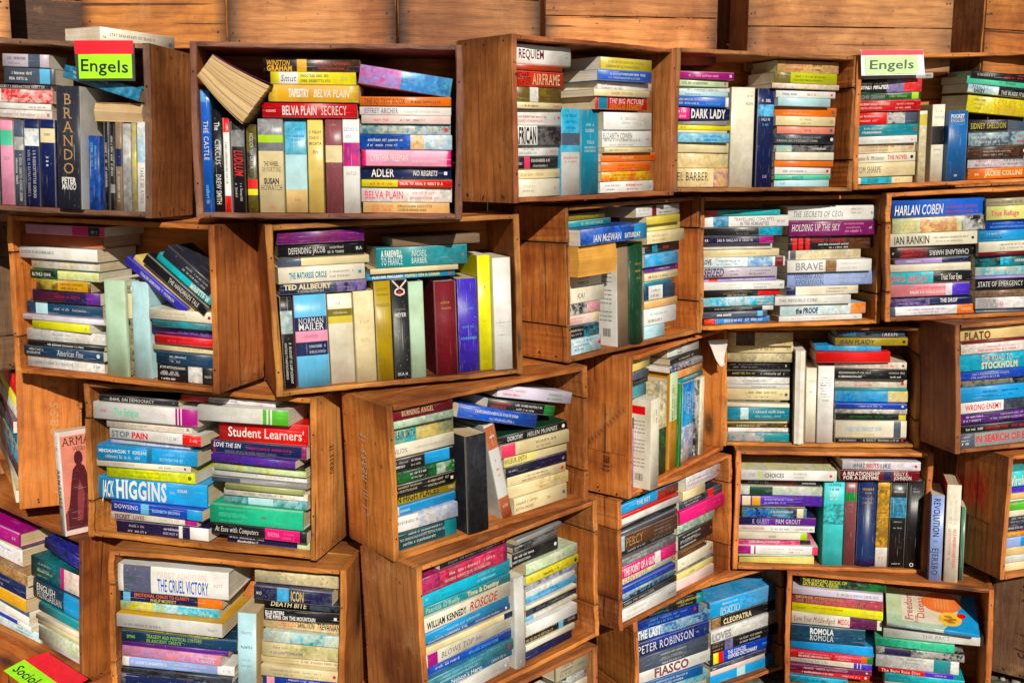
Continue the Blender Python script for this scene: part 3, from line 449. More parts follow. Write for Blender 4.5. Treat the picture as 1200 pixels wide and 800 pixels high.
('A5','h',0.4176,0.0107,0.069,0.0,-0.045,0.1744,0.0281,0.1116,('brown','black'),[],'',[('~','white',0.22,0.75,0.2,0.6,'')],'',''),
('A5','h',0.4219,0.0164,0.0976,0.0,-0.0074,0.1757,0.0355,0.1124,('slate','palesky'),[],'',[('~','red',0.8,0.98,0.25,0.75,''),('~','white',0.05,0.6,0.25,0.75,'')],'','slate and pale blue paperback second down in right pile,fifth crate of top row'),
('A5','h',0.426,0.0243,0.1335,0.0,0.0197,0.1776,0.0327,0.1136,('black',''),[('slate','',0.65,1.0)],'',[('SIDNEY SHELDON','khaki',0.03,0.62,0.3,0.75,'')],'','black and slate paperback topmost of right pile,fifth crate of top row'),
('A5','t',0.4099,0.0083,0.1998,0.1104,0.0,0.1846,0.0434,0.1181,('yellow','khaki'),[],'',[('LESLEY','gold',0.42,0.8,0.55,0.9,''),('PEARSE','gold',0.42,0.9,0.12,0.52,''),('~','slate',0.1,0.3,0.25,0.75,'')],'','yellow and khaki paperback leaning aslant in fifth crate of top row'),
('A5','t',0.4174,0.0206,0.2388,0.1209,0.0,0.1821,0.0217,0.1166,('white','sky'),[('black','',0.5,1.0)],'',[('MARCUS','black',0.05,0.35,0.52,0.9,''),('SAKEY','black',0.05,0.33,0.1,0.48,''),('THE BLADE ITSELF','white',0.54,0.98,0.15,0.6,'')],'',''),
('A5','t',0.4169,0.0239,0.2616,0.1034,0.0,0.184,0.019,0.1177,('mint',''),[],'',[('~','green',0.5,0.8,0.25,0.75,'')],'',''),
('A5','t',0.4188,0.0183,0.2763,0.1056,0.0,0.1698,0.0173,0.1087,('black',''),[],'',[('~','palegrey',0.1,0.4,0.25,0.75,''),('~','red',0.5,0.95,0.25,0.75,'')],'',''),
('B1','h',0.1152,0.0225,0.0109,0.0,0.0084,0.1993,0.0275,0.1276,('white','palegrey'),[],'',[('~','slate',0.1,0.6,0.3,0.6,''),('~','black',0.85,0.96,0.25,0.75,'')],'','white and pale grey paperback fourteenth down in left pile,first crate of second row'),
('B1','h',0.1187,0.0125,0.0388,0.0,-0.0132,0.2074,0.0226,0.1327,('navyteal',''),[],'',[('~','white',0.03,0.28,0.25,0.75,''),('American Fine','white',0.42,0.75,0.2,0.8,'')],'','dark blue paperback thirteenth down in left pile,first crate of second row'),
('B1','h',0.1259,0.012,0.0618,0.0,-0.0003,0.1982,0.0104,0.1269,('black',''),[],'',[('~','white',0.05,0.95,0.25,0.75,'')],'',''),
('B1','h',0.125,0.0153,0.0726,0.0,0.0166,0.1999,0.0248,0.1279,('palegrey','white'),[],'',[('~','grey',0.3,0.6,0.25,0.75,'')],'','pale grey and white paperback eleventh down in left pile,first crate of second row'),
('B1','h',0.1163,0.0116,0.0979,0.0,-0.045,0.1545,0.0179,0.0989,('acid',''),[],'',[('~','yellow',0.1,0.5,0.25,0.75,'')],'','acid yellow paperback tenth down in left pile,first crate of second row'),
('B1','h',0.12,0.0149,0.1162,0.0,-0.0027,0.21,0.0116,0.1344,('palelilac',''),[],'',[('~','white',0.1,0.5,0.25,0.75,'')],'','pale lilac paperback ninth down in left pile,first crate of second row'),
('B1','h',0.1147,0.027,0.1282,0.0,0.012,0.1942,0.0283,0.1243,('navyteal',''),[('palesky','',0.12,0.28)],'',[('~','white',0.3,0.85,0.35,0.65,'')],'','dark blue and pale blue paperback eighth down in left pile,first crate of second row'),
('B1','h',0.1273,0.0195,0.1569,0.0,0.015,0.1716,0.026,0.1098,('navy','maroon'),[('purple','',0.8,1.0)],'',[('~','red',0.3,0.75,0.35,0.75,'')],'','navy and purple paperback seventh down in left pile,first crate of second row'),
('B1','h',0.1254,0.0148,0.1833,0.0,0.0374,0.1349,0.0234,0.0863,('brown','khaki'),[('gold','',0.4,0.95)],'',[('~','brown',0.42,0.9,0.25,0.75,'')],'','brown and gold paperback sixth down in left pile,first crate of second row'),
('B1','h',0.1316,0.0134,0.2071,0.0,0.025,0.1724,0.0196,0.1103,('black','green'),[('palegreen','khaki',0.4,1.0)],'',[('~','white',0.03,0.3,0.25,0.75,'')],'','black and pale green paperback fifth down in left pile,first crate of second row'),
('B1','h',0.1237,0.027,0.2271,0.0,0.0069,0.1746,0.0209,0.1117,('palegrey','cream'),[],'',[],'','pale grey and cream paperback fourth down in left pile,first crate of second row'),
('B1','h',0.1144,0.0169,0.2484,0.0,0.0066,0.1989,0.026,0.1273,('white',''),[],'',[('~','slate',0.02,0.45,0.4,0.7,'')],'','white paperback third down in left pile,first crate of second row'),
('B1','h',0.1171,0.0276,0.2749,0.0,0.0173,0.2042,0.0277,0.1362,('terracotta',''),[],'',[],'b','terracotta hardback second down in left pile,first crate of second row'),
('B1','h',0.1488,0.0,0.303,0.0,-0.0119,0.2002,0.0208,0.1282,('magenta',''),[('black','',0.8,0.94),('pink','',0.0,0.6)],'',[('~','white',0.82,0.93,0.25,0.75,'')],'','magenta and black paperback topmost of left pile,first crate of second row'),
('B1','u',0.2512,0.0184,0.0105,0.0,0.0,0.2035,0.0512,0.1425,('palemint',''),[],'',[],'b','pale mint hardback standing first from left in first crate of second row'),
('B1','u',0.2832,0.0259,0.0105,0.0,0.0,0.2007,0.0118,0.1285,('black','cream'),[('cream','',0.12,0.38)],'',[],'','black and cream paperback standing second from left in first crate of second row'),
('B1','u',0.3108,0.0229,0.0105,0.0,0.0,0.203,0.0426,0.1409,('palesky','palemint'),[],'',[],'b','pale blue and pale mint hardback standing third from left in first crate of second row'),
('B1','h',0.4176,0.0196,0.0109,0.0,-0.0009,0.1354,0.0354,0.0866,('black',''),[('white','grey',0.55,0.8)],'',[('~','white',0.05,0.5,0.2,0.8,''),('~','white',0.83,0.97,0.25,0.75,'')],'','black and white paperback seventh down in right pile,first crate of second row'),
('B1','h',0.4198,0.0165,0.0467,0.0,0.0199,0.1367,0.0261,0.0875,('navyteal',''),[],'',[('~','white',0.2,0.55,0.25,0.75,''),('~','slate',0.6,0.9,0.25,0.75,'')],'','dark blue paperback sixth down in right pile,first crate of second row'),
('B1','h',0.4088,0.0256,0.0731,0.0,0.0431,0.1417,0.0153,0.0907,('cream',''),[],'',[('~','tan',0.4,0.85,0.25,0.75,'')],'',''),
('B1','h',0.4171,0.0162,0.0889,0.0,-0.0035,0.1389,0.0178,0.0889,('red',''),[],'',[('~','rose',0.2,0.95,0.25,0.75,'')],'',''),
('B1','h',0.4064,0.0265,0.1071,0.0,-0.0011,0.1451,0.0175,0.0929,('purple',''),[],'',[('~','sky',0.45,0.95,0.25,0.75,'')],'','purple paperback third down in right pile,first crate of second row'),
('B1','h',0.4185,0.0094,0.1249,0.0,0.0044,0.1424,0.0136,0.0911,('teal','slate'),[],'',[],'',''),
('B1','h',0.4131,0.0166,0.1389,0.0,0.0296,0.1495,0.0225,0.0957,('ivory',''),[],'',[('~','teal',0.02,0.15,0.25,0.75,''),('~','tan',0.2,0.6,0.25,0.75,'')],'','ivory paperback topmost of right pile,first crate of second row'),
('B1','t',0.3541,0.0184,0.2085,0.6093,0.0,0.1741,0.0177,0.1114,('indigo',''),[],'',[('~','white',0.25,0.8,0.25,0.75,'')],'','indigo paperback leaning aslant in first crate of second row'),
('B1','t',0.3692,0.027,0.2098,0.612,0.0,0.178,0.0177,0.1139,('khakisand',''),[],'',[],'','sandy paperback leaning aslant in first crate of second row'),
('B1','t',0.4048,0.013,0.214,0.6247,0.0,0.1749,0.0221,0.112,('black',''),[],'',[('THE HANDMAIDS TALE','palegrey',0.4,0.88,0.25,0.7,'')],'','black paperback leaning aslant in first crate of second row'),
('B1','t',0.4178,0.0241,0.2224,0.597,0.0,0.1526,0.029,0.0977,('tealbright',''),[],'',[('MINETTE W','white',0.62,0.96,0.25,0.75,'')],'','bright teal paperback leaning aslant in first crate of second row'),
('B1','t',0.4307,0.0215,0.2426,0.6279,0.0,0.1316,0.0266,0.0842,('charcoal',''),[],'',[('~','palegrey',0.4,0.95,0.25,0.75,'')],'','charcoal paperback leaning aslant in first crate of second row'),
('B2','u',0.0322,0.0223,0.0105,0.0,0.0,0.1878,0.0247,0.1202,('black',''),[('white','teal',0.15,0.4)],'',[('~','white',0.5,0.95,0.25,0.75,'')],'','black and white paperback standing first from left in second crate of second row'),
('B2','u',0.081,0.0206,0.0105,0.0,0.0,0.1898,0.0665,0.1328,('sky',''),[('navy','',0.24,0.39),('pink','',0.39,0.51),('navy','',0.51,0.66)],'pink',[('NORMAN','white',0.25,0.31,0.12,0.88,'H'),('MAILER','white',0.31,0.38,0.12,0.88,'H'),('~','magenta',0.42,0.48,0.3,0.7,'H'),('~','white',0.54,0.58,0.4,0.9,'H'),('~','white',0.6,0.64,0.4,0.9,'H'),('~','slate',0.95,0.98,0.4,0.7,'H')],'b','sky blue and navy hardback standing second from left in second crate of second row'),
('B2','u',0.1426,0.0274,0.0105,0.0,0.0,0.1875,0.0512,0.12,('ivory',''),[('olive','',0.17,0.25),('khaki','',0.25,0.33)],'',[('~','olive',0.08,0.13,0.3,0.6,'H'),('~','ivory',0.19,0.23,0.1,0.9,'H')],'','ivory and olive paperback standing third from left in second crate of second row'),
('B2','u',0.1898,0.0147,0.0105,0.0,0.0,0.1909,0.0424,0.1336,('cream','ivory'),[],'',[('~','sand',0.3,0.36,0.2,0.8,'H'),('~','sand',0.5,0.56,0.2,0.8,'H')],'b','cream and ivory hardback standing fourth from left in second crate of second row'),
('B2','u',0.2302,0.016,0.0105,0.0,0.0,0.2086,0.0349,0.146,('oliveyellow',''),[],'',[('~','olive',0.06,0.1,0.1,0.9,'H'),('~','olive',0.11,0.15,0.1,0.9,'H'),('~','olive',0.22,0.26,0.1,0.9,'H')],'b','mustard olive hardback standing fifth from left in second crate of second row'),
('B2','u',0.2659,0.0121,0.0105,0.0,0.0,0.2093,0.0351,0.1339,('black',''),[('black','',0.9,0.97)],'',[('~','grey',0.28,0.31,0.2,0.8,'H'),('MEYER','white',0.33,0.37,0.15,0.85,'H'),('~','white',0.93,0.97,0.2,0.8,'H')],'w','black paperback standing sixth from left in second crate of second row'),
('B2','u',0.3,0.009,0.0105,0.0,0.0,0.2039,0.0323,0.1427,('palemint',''),[],'',[],'b','pale mint hardback standing seventh from left in second crate of second row'),
('B2','u',0.3638,0.0123,0.0105,0.0,0.0,0.2007,0.0487,0.1405,('maroon',''),[],'',[('~','gold',0.2,0.24,0.2,0.8,'H'),('~','gold',0.26,0.3,0.2,0.8,'H')],'br','maroon hardback standing eighth from left in second crate of second row'),
('B2','u',0.417,0.0263,0.0105,0.0,0.0,0.2013,0.0448,0.1289,('violet','indigo'),[],'',[('~','sky',0.3,0.34,0.1,0.9,'H'),('~','sky',0.5,0.53,0.1,0.9,'H'),('~','sky',0.62,0.66,0.1,0.9,'H')],'','violet and indigo paperback standing ninth from left in second crate of second row'),
('B2','u',0.4553,0.0248,0.0105,0.0,0.0,0.2492,0.0291,0.1532,('yellowpure',''),[],'',[('~','violet',0.25,0.29,0.2,0.7,'H'),('~','gold',0.55,0.58,0.3,0.7,'H'),('~','gold',0.9,0.94,0.2,0.7,'H')],'','bright yellow paperback standing tenth from left in second crate of second row'),
('B2','u',0.4907,0.0102,0.0105,0.0,0.0,0.2432,0.041,0.1536,('white',''),[],'',[('~','slate',0.57,0.58,0.1,0.9,'H'),('~','slate',0.68,0.69,0.1,0.9,'H')],'','white paperback standing eleventh from left in second crate of second row'),
('B2','h',0.1107,0.0201,0.2018,0.0,-0.0007,0.176,0.0226,0.1126,('navy','slate'),[('navy','lilac',0.65,1.0)],'',[('TED ALLBEURY','cream',0.03,0.6,0.45,0.9,''),('~','palegrey',0.2,0.5,0.1,0.4,'')],'','navy paperback fifth down in left pile,second crate of second row'),
('B2','h',0.1088,0.0176,0.2248,0.0,0.0323,0.1767,0.0334,0.1131,('ivory',''),[],'',[('THE MATARESE CIRCLE','tealblue',0.12,0.55,0.3,0.65,''),('~','slate',0.57,0.88,0.3,0.65,'')],'','ivory paperback fourth down in left pile,second crate of second row'),
('B2','h',0.1144,0.0199,0.2586,0.0,-0.0213,0.1843,0.0166,0.1179,('cream',''),[('slate','',0.0,0.25)],'',[],'','cream and slate paperback third down in left pile,second crate of second row'),
('B2','h',0.1107,0.0212,0.2756,0.0,-0.0041,0.1739,0.0275,0.1113,('black',''),[],'',[('DEFENDING JACOB','white',0.12,0.54,0.3,0.75,''),('~','palegrey',0.57,0.78,0.25,0.75,''),('~','white',0.9,0.98,0.25,0.75,'')],'','black paperback second down in left pile,second crate of second row'),
('B2','h',0.1106,0.0141,0.3035,0.0,-0.0044,0.174,0.0252,0.1113,('plum','purple'),[],'',[('~','maroon',0.02,0.4,0.25,0.75,''),('~','black',0.5,0.65,0.25,0.75,'')],'','plum and purple paperback topmost of left pile,second crate of second row'),
('B2','h',0.2966,0.0272,0.2202,0.0,0.0173,0.1915,0.0126,0.1226,('cyanblue',''),[],'',[('ALISTAIR MACLEAN','white',0.06,0.4,0.25,0.75,''),('PUPPET ON A CHAIN','yellow',0.43,0.82,0.25,0.75,'')],'','cyan blue paperback fourth down in right pile,second crate of second row'),
('B2','h',0.3021,0.0173,0.2332,0.0,0.023,0.1899,0.0115,0.1215,('cream',''),[],'',[],'',''),
('B2','h',0.3199,0.0206,0.2451,0.0,-0.0332,0.1939,0.0414,0.1241,('teal','tealgrey'),[('teal','',0.0,0.5)],'',[('A FAREWELL','white',0.05,0.28,0.52,0.85,''),('TO FRANCE','white',0.05,0.28,0.12,0.48,''),('NOEL','white',0.38,0.55,0.5,0.8,''),('BARBER','white',0.38,0.55,0.15,0.45,''),('~','rose',0.92,0.98,0.25,0.75,'')],'','teal paperback second down in right pile,second crate of second row'),
('B2','h',0.3522,0.0207,0.2869,0.0,-0.0201,0.1883,0.0201,0.1318,('taupe',''),[],'',[],'b','taupe hardback topmost of right pile,second crate of second row'),
('B3','h',0.0729,0.0117,0.0109,0.0,0.0074,0.1158,0.0383,0.0741,('white','cyan'),[],'',[('~','slate',0.1,0.8,0.25,0.75,'')],'',''),
('B3','h',0.0677,0.0092,0.0496,0.0,-0.0145,0.1054,0.0285,0.0674,('black','cyan'),[('black','',0.05,0.5)],'',[('~','white',0.05,0.5,0.25,0.75,'')],'',''),
('B3','h',0.0714,0.0162,0.0784,0.0,-0.0335,0.1107,0.0227,0.0708,('cream',''),[('palepink','',0.1,0.8)],'',[('~','rose',0.1,0.6,0.25,0.75,'')],'',''),
('B3','h',0.0838,0.0233,0.1015,0.0,0.0228,0.1192,0.0248,0.0763,('black','white'),[('white','rose',0.6,1.0)],'',[],'',''),
('B3','h',0.0928,0.0243,0.1267,0.0,0.0109,0.1328,0.0373,0.085,('ivory',''),[],'',[('KAI','slate',0.25,0.5,0.3,0.6,''),('~','gold',0.88,0.95,0.25,0.75,'')],'','ivory paperback sixth down in left pile,third crate of second row'),
('B3','h',0.0869,0.0226,0.1644,0.0,0.0108,0.1226,0.03,0.0785,('ivory',''),[],'',[('~','slate',0.3,0.7,0.25,0.75,'')],'','ivory paperback fifth down in left pile,third crate of second row'),
('B3','h',0.0802,-0.025,0.1949,0.0,-0.0105,0.1304,0.0693,0.0835,('goldpages',''),[],'',[],'f','golden paperback with pages outward fourth down in left pile,third crate of second row'),
('B3','h',0.1355,-0.03,0.2645,0.0,0.0226,0.241,0.0367,0.1536,('blue','navy'),[('cyanblue','',0.8,1.0)],'',[('IAN McEWAN','white',0.18,0.6,0.15,0.6,''),('SATURDAY','white',0.65,0.9,0.2,0.5,'')],'','blue and cyan blue paperback third down in left pile,third crate of second row'),
('B3','h',0.1107,0.024,0.3016,0.0,-0.0053,0.1488,0.0152,0.0952,('teal',''),[],'',[('~','cream',0.3,0.8,0.25,0.75,'')],'',''),
('B3','h',0.1036,0.0256,0.3172,0.0,0.0241,0.1301,0.0154,0.0833,('olive',''),[],'',[('~','olivelite',0.1,0.9,0.25,0.75,'')],'',''),
('B3','u',0.1986,0.0,0.0105,0.0,0.0,0.2469,0.0417,0.149,('taupe',''),[],'white',[],'bk','taupe hardback standing first from left in third crate of second row'),
('B3','u',0.2481,0.0,0.0105,0.0,0.0,0.2447,0.054,0.149,('darkgreen',''),[],'',[('~','gold',0.2,0.22,0.3,0.7,'H'),('~','gold',0.27,0.29,0.3,0.7,'H'),('~','gold',0.34,0.36,0.3,0.7,'H')],'br','dark green hardback standing second from left in third crate of second row'),
('B3','h',0.3301,0.0089,0.0109,0.0,-0.0201,0.081,0.032,0.0518,('palesky',''),[],'',[('~','white',0.1,0.5,0.25,0.75,'')],'',''),
('B3','h',0.3531,0.0086,0.0433,0.0,-0.0188,0.1273,0.0419,0.0815,('white',''),[],'',[('~','cyan',0.1,0.8,0.55,0.8,''),('~','slate',0.1,0.6,0.15,0.4,'')],'',''),
('B3','h',0.3569,0.0084,0.0856,0.0,0.0045,0.1345,0.0189,0.0861,('peach',''),[],'',[],'',''),
('B3','h',0.3571,0.0131,0.105,0.0,-0.0155,0.1225,0.0357,0.0784,('navyteal',''),[('white','',0.15,0.6)],'',[('~','navy',0.18,0.58,0.25,0.75,'')],'',''),
('B3','h',0.3511,0.013,0.1411,0.0,0.0149,0.1102,0.0117,0.0705,('tealblue',''),[],'',[],'',''),
('B3','h',0.3628,0.0118,0.1533,0.0,0.0057,0.1361,0.0189,0.0871,('cream',''),[],'',[('~','slate',0.1,0.7,0.25,0.75,'')],'',''),
('B3','h',0.3717,0.0193,0.1726,0.0,-0.0203,0.1347,0.0151,0.0862,('purple',''),[],'',[('~','white',0.3,0.8,0.25,0.75,'')],'',''),
('B3','h',0.361,0.0088,0.1881,0.0,0.0016,0.1356,0.0317,0.0868,('cyanblue','sky'),[],'',[],'',''),
('B3','h',0.3782,0.0198,0.2203,0.0,-0.0077,0.1365,0.0228,0.0874,('black',''),[('tealblue','',0.2,0.35)],'',[('~','redorange',0.5,0.7,0.25,0.75,'')],'',''),
('B3','h',0.3813,0.0113,0.2435,0.0,0.0201,0.1547,0.0303,0.099,('cream',''),[],'',[('~','grey',0.1,0.6,0.25,0.75,'')],'',''),
('B3','h',0.3868,0.0216,0.2741,0.0,-0.0139,0.1303,0.0167,0.0834,('creamyellow',''),[],'',[],'',''),
('B3','h',0.3674,0.0084,0.2912,0.0,-0.0097,0.1334,0.0199,0.0854,('khaki',''),[],'',[],'',''),
('B3','h',0.3545,0.0142,0.3115,0.0,0.0266,0.1787,0.026,0.1144,('palegrey',''),[('maroon','',0.36,0.46)],'',[('~','lilacgrey',0.05,0.3,0.25,0.75,''),('~','slate',0.5,0.9,0.25,0.75,'')],'',''),
('B4','h',0.1207,0.0268,0.0109,0.0,0.045,0.1888,0.0171,0.1208,('blue','sky'),[('redorange','',0.0,0.17)],'',[('~','white',0.3,0.9,0.25,0.75,'')],'',''),
('B4','h',0.1096,0.0188,0.0284,0.0,0.044,0.1892,0.0157,0.1211,('slate',''),[('sky','',0.85,0.93)],'',[('one world','white',0.22,0.46,0.3,0.75,'')],'',''),
('B4','h',0.1184,0.0242,0.0445,0.0,0.0014,0.2068,0.0131,0.1323,('black',''),[('palegrey','',0.85,1.0)],'',[('~','palegrey',0.05,0.85,0.25,0.75,'')],'',''),
('B4','h',0.1181,0.0212,0.0581,0.0,0.0048,0.2063,0.0251,0.132,('cyan','white'),[],'',[('~','white',0.5,0.7,0.25,0.75,''),('~','tealblue',0.75,0.97,0.25,0.75,'')],'','cyan and white paperback twelfth down in left pile,fourth crate of second row'),
('B4','h',0.1272,0.0202,0.0835,0.0,0.0337,0.2244,0.0177,0.1436,('black',''),[('red','',0.72,1.0)],'',[('~','olive',0.25,0.6,0.25,0.75,''),('~','white',0.3,0.6,0.1,0.35,'')],'','black and red paperback eleventh down in left pile,fourth crate of second row'),
('B4','h',0.1301,0.0118,0.1017,0.0,-0.0027,0.2301,0.022,0.1473,('white',''),[],'',[('~','palegrey',0.2,0.5,0.25,0.75,''),('~','grey',0.6,0.85,0.25,0.75,''),('~','black',0.94,0.98,0.25,0.75,'')],'','white paperback tenth down in left pile,fourth crate of second row'),
('B4','h',0.12,0.0195,0.124,0.0,-0.0215,0.21,0.0116,0.1344,('lilac',''),[('redorange','',0.1,0.22)],'',[('~','white',0.3,0.95,0.25,0.75,'')],'',''),
('B4','h',0.1185,0.0088,0.136,0.0,0.0026,0.207,0.025,0.1325,('lilacgrey',''),[],'',[('SEIZED','navy',0.01,0.28,0.1,0.95,''),('~','brown',0.35,0.5,0.25,0.75,''),('~','slate',0.6,0.95,0.25,0.75,'')],'','lilac grey paperback eighth down in left pile,fourth crate of second row'),
('B4','h',0.1333,0.024,0.1613,0.0,0.0099,0.2366,0.0257,0.1514,('white','palesky'),[('palesky','blue',0.55,0.85),('maroon','',0.88,0.98)],'',[('LOVE','slate',0.02,0.12,0.3,0.8,''),('~','slate',0.16,0.5,0.25,0.75,'')],'','white and pale blue paperback seventh down in left pile,fourth crate of second row'),
('B4','h',0.1247,0.0272,0.1874,0.0,-0.0182,0.2193,0.0196,0.1404,('cream',''),[],'',[('~','sand',0.1,0.9,0.25,0.75,'')],'',''),
('B4','h',0.1136,0.0251,0.2074,0.0,-0.0362,0.1972,0.0147,0.1262,('white',''),[],'',[('~','palegrey',0.7,0.95,0.25,0.75,'')],'',''),
('B4','h',0.1114,0.009,0.2225,0.0,-0.0316,0.1928,0.02,0.1234,('indigodark',''),[('magentaplum','',0.8,1.0)],'',[('~','white',0.2,0.7,0.25,0.75,''),('~','white',0.02,0.1,0.25,0.75,'')],'',''),
('B4','h',0.126,0.0148,0.2429,0.0,0.0146,0.222,0.0231,0.1421,('black',''),[('tealblue','cyan',0.7,1.0)],'',[('~','grey',0.4,0.65,0.25,0.75,'')],'','black and teal blue paperback third down in left pile,fourth crate of second row'),
('B4','h',0.1337,0.0144,0.2664,0.0,-0.0167,0.2374,0.0292,0.1519,('white',''),[('sky','navy',0.12,0.3)],'',[('TRAVELLING CONCEPTS','grey',0.36,0.83,0.52,0.84,''),('IN THE HUMANITIES','grey',0.43,0.77,0.12,0.44,''),('~','grey',0.87,0.96,0.25,0.75,'')],'','white and sky blue paperback second down in left pile,fourth crate of second row'),
('B4','h',0.1209,0.0103,0.296,0.0,-0.0031,0.2118,0.0149,0.1355,('tealbright',''),[('redorange','',0.0,0.18)],'',[('~','navy',0.3,0.5,0.25,0.75,''),('~','white',0.93,0.98,0.25,0.75,'')],'',''),
('B4','h',0.3577,0.0205,0.0109,0.0,0.0047,0.2421,0.0146,0.1536,('white',''),[],'',[('~','magenta',0.15,0.6,0.25,0.75,''),('~','lime',0.05,0.12,0.25,0.75,''),('~','olive',0.9,0.95,0.25,0.75,'')],'',''),
('B4','h',0.3658,0.0239,0.0259,0.0,0.0136,0.2513,0.0295,0.1536,('palesky','white'),[('orange','peach',0.82,1.0)],'',[('the PROOF','navy',0.18,0.44,0.2,0.7,'')],'','pale blue and orange paperback ninth down in right pile,fourth crate of second row'),
('B4','h',0.3307,0.0143,0.0557,0.0,-0.0074,0.2176,0.0243,0.1393,('white',''),[],'',[('THE INVISIBLE CURE','slate',0.05,0.55,0.35,0.7,''),('~','palegrey',0.65,0.95,0.25,0.75,'')],'','white paperback eighth down in right pile,fourth crate of second row'),
('B4','h',0.3625,0.0253,0.0804,0.0,0.011,0.21,0.0239,0.1344,('ivory',''),[('navy','',0.0,0.13)],'',[('~','maroon',0.55,0.85,0.25,0.75,'')],'','ivory and navy paperback seventh down in right pile,fourth crate of second row'),
('B4','h',0.3832,0.0239,0.1047,0.0,-0.0196,0.2465,0.0373,0.1541,('periwinkle','white'),[],'',[('WOMEN AND','slate',0.08,0.42,0.52,0.85,''),('EVOLUTION','slate',0.1,0.42,0.1,0.45,''),('~','palegrey',0.5,0.95,0.25,0.75,'')],'b','periwinkle and white hardback sixth down in right pile,fourth crate of second row'),
('B4','h',0.3735,0.0106,0.1424,0.0,-0.008,0.2422,0.033,0.1536,('white',''),[('tan','brown',0.45,0.58)],'',[('BRAVE','grey',0.09,0.43,0.2,0.8,''),('~','palegrey',0.63,0.85,0.25,0.75,'')],'','white and tan paperback fifth down in right pile,fourth crate of second row'),
('B4','h',0.3644,0.0233,0.1758,0.0,-0.0225,0.2063,0.0251,0.132,('cream','palegrey'),[('slate','',0.02,0.1)],'',[],'','cream and slate paperback fourth down in right pile,fourth crate of second row'),
('B4','h',0.3826,0.0257,0.2012,0.0,0.0249,0.2476,0.0368,0.1523,('black',''),[('red','',0.05,0.1),('red','',0.12,0.17),('red','',0.2,0.25),('brown','black',0.66,1.0)],'',[("Hitler's Savages",'red',0.28,0.66,0.55,0.95,''),('~','white',0.33,0.73,0.3,0.5,''),('~','white',0.45,0.73,0.08,0.25,'')],'','black and red paperback third down in right pile,fourth crate of second row'),
('B4','h',0.3799,0.0119,0.2384,0.0,-0.0006,0.2529,0.0397,0.1661,('plum','magentaplum'),[],'',[('HOLDING UP THE SKY','white',0.03,0.58,0.35,0.8,''),('~','pink',0.62,0.85,0.25,0.75,''),('~','white',0.9,0.95,0.35,0.7,'')],'b','plum and purple magenta hardback second down in right pile,fourth crate of second row'),
('B4','h',0.3804,0.0195,0.2786,0.0,-0.0163,0.2521,0.0395,0.1585,('white',''),[],'',[('THE SECRETS OF CEOs','slate',0.06,0.62,0.25,0.65,''),('~','slate',0.7,0.84,0.5,0.8,''),('~','slate',0.93,0.97,0.25,0.75,'')],'b','white hardback topmost of right pile,fourth crate of second row'),
('B5','h',0.126,0.0208,0.0109,0.0,-0.0078,0.222,0.0245,0.1421,('white','palelilac'),[('orange','',0.8,1.0),('slate','',0.0,0.08)],'',[('~','lilac',0.15,0.75,0.25,0.75,''),('~','white',0.85,0.97,0.25,0.75,'')],'','white and orange paperback tenth down in left pile,fifth crate of second row'),
('B5','h',0.1212,0.0202,0.0358,0.0,-0.0049,0.2123,0.0264,0.1359,('indigodark','lilac'),[('navy','',0.5,1.0)],'',[('THE DROP','white',0.63,0.84,0.3,0.7,''),('~','lilac',0.1,0.5,0.25,0.75,'')],'','dark indigo and navy paperback ninth down in left pile,fifth crate of second row'),
('B5','h',0.1186,0.0099,0.0626,0.0,0.0154,0.2071,0.0328,0.1326,('salmonpink',''),[('violet','',0.78,1.0),('palelilac','',0.7,0.78)],'',[('~','red',0.3,0.7,0.6,0.8,''),('~','white',0.25,0.7,0.2,0.5,'')],'','salmon pink and violet paperback eighth down in left pile,fifth crate of second row'),
('B5','h',0.122,0.0212,0.0958,0.0,-0.0351,0.2141,0.0314,0.137,('cyan','mint'),[('black','',0.54,1.0)],'',[('LINWOOD','rose',0.02,0.2,0.2,0.75,''),('BARCLAY','rose',0.24,0.48,0.2,0.75,''),('Trust Your Eyes','white',0.63,0.88,0.25,0.75,'')],'','cyan and black paperback seventh down in left pile,fifth crate of second row'),
('B5','h',0.1205,0.0206,0.1276,0.0,-0.0228,0.2109,0.0202,0.135,('ivory',''),[],'',[('~','palegrey',0.5,0.95,0.25,0.75,'')],'','ivory paperback sixth down in left pile,fifth crate of second row'),
('B5','h',0.1273,0.0245,0.1483,0.0,-0.0083,0.1894,0.0142,0.1212,('lilac',''),[('navy','',0.64,1.0)],'',[('~','white',0.15,0.35,0.25,0.75,'')],'',''),
('B5','h',0.1274,0.0241,0.1629,0.0,0.045,0.2248,0.0328,0.1439,('black',''),[('maroon','black',0.12,0.45)],'',[('CHARLAINE HARRIS','palegrey',0.47,0.93,0.2,0.6,'F'),('~','red',0.15,0.4,0.25,0.75,''),('~','white',0.02,0.07,0.25,0.75,'')],'','black and maroon paperback fourth down in left pile,fifth crate of second row'),
('B5','h',0.1281,0.0145,0.196,0.0,0.021,0.2263,0.0343,0.1448,('ivory',''),[],'',[('IAN RANKIN','black',0.05,0.45,0.2,0.8,''),('~','slate',0.5,0.9,0.3,0.65,'')],'','ivory paperback third down in left pile,fifth crate of second row'),
('B5','h',0.1429,0.0224,0.2307,0.0,-0.0025,0.2376,0.0403,0.1521,('palegreen','sand'),[('sand','rust',0.3,0.7),('black','white',0.75,1.0)],'',[('~','khaki',0.05,0.3,0.25,0.75,'')],'','pale green and sand paperback second down in left pile,fifth crate of second row'),
('B5','h',0.1419,0.0253,0.2715,0.0,0.0157,0.2395,0.0473,0.1527,('blue','royal'),[],'',[('HARLAN COBEN','white',0.03,0.56,0.15,0.7,''),('~','crimson',0.58,0.93,0.2,0.55,'')],'b','blue and royal blue hardback topmost of left pile,fifth crate of second row'),
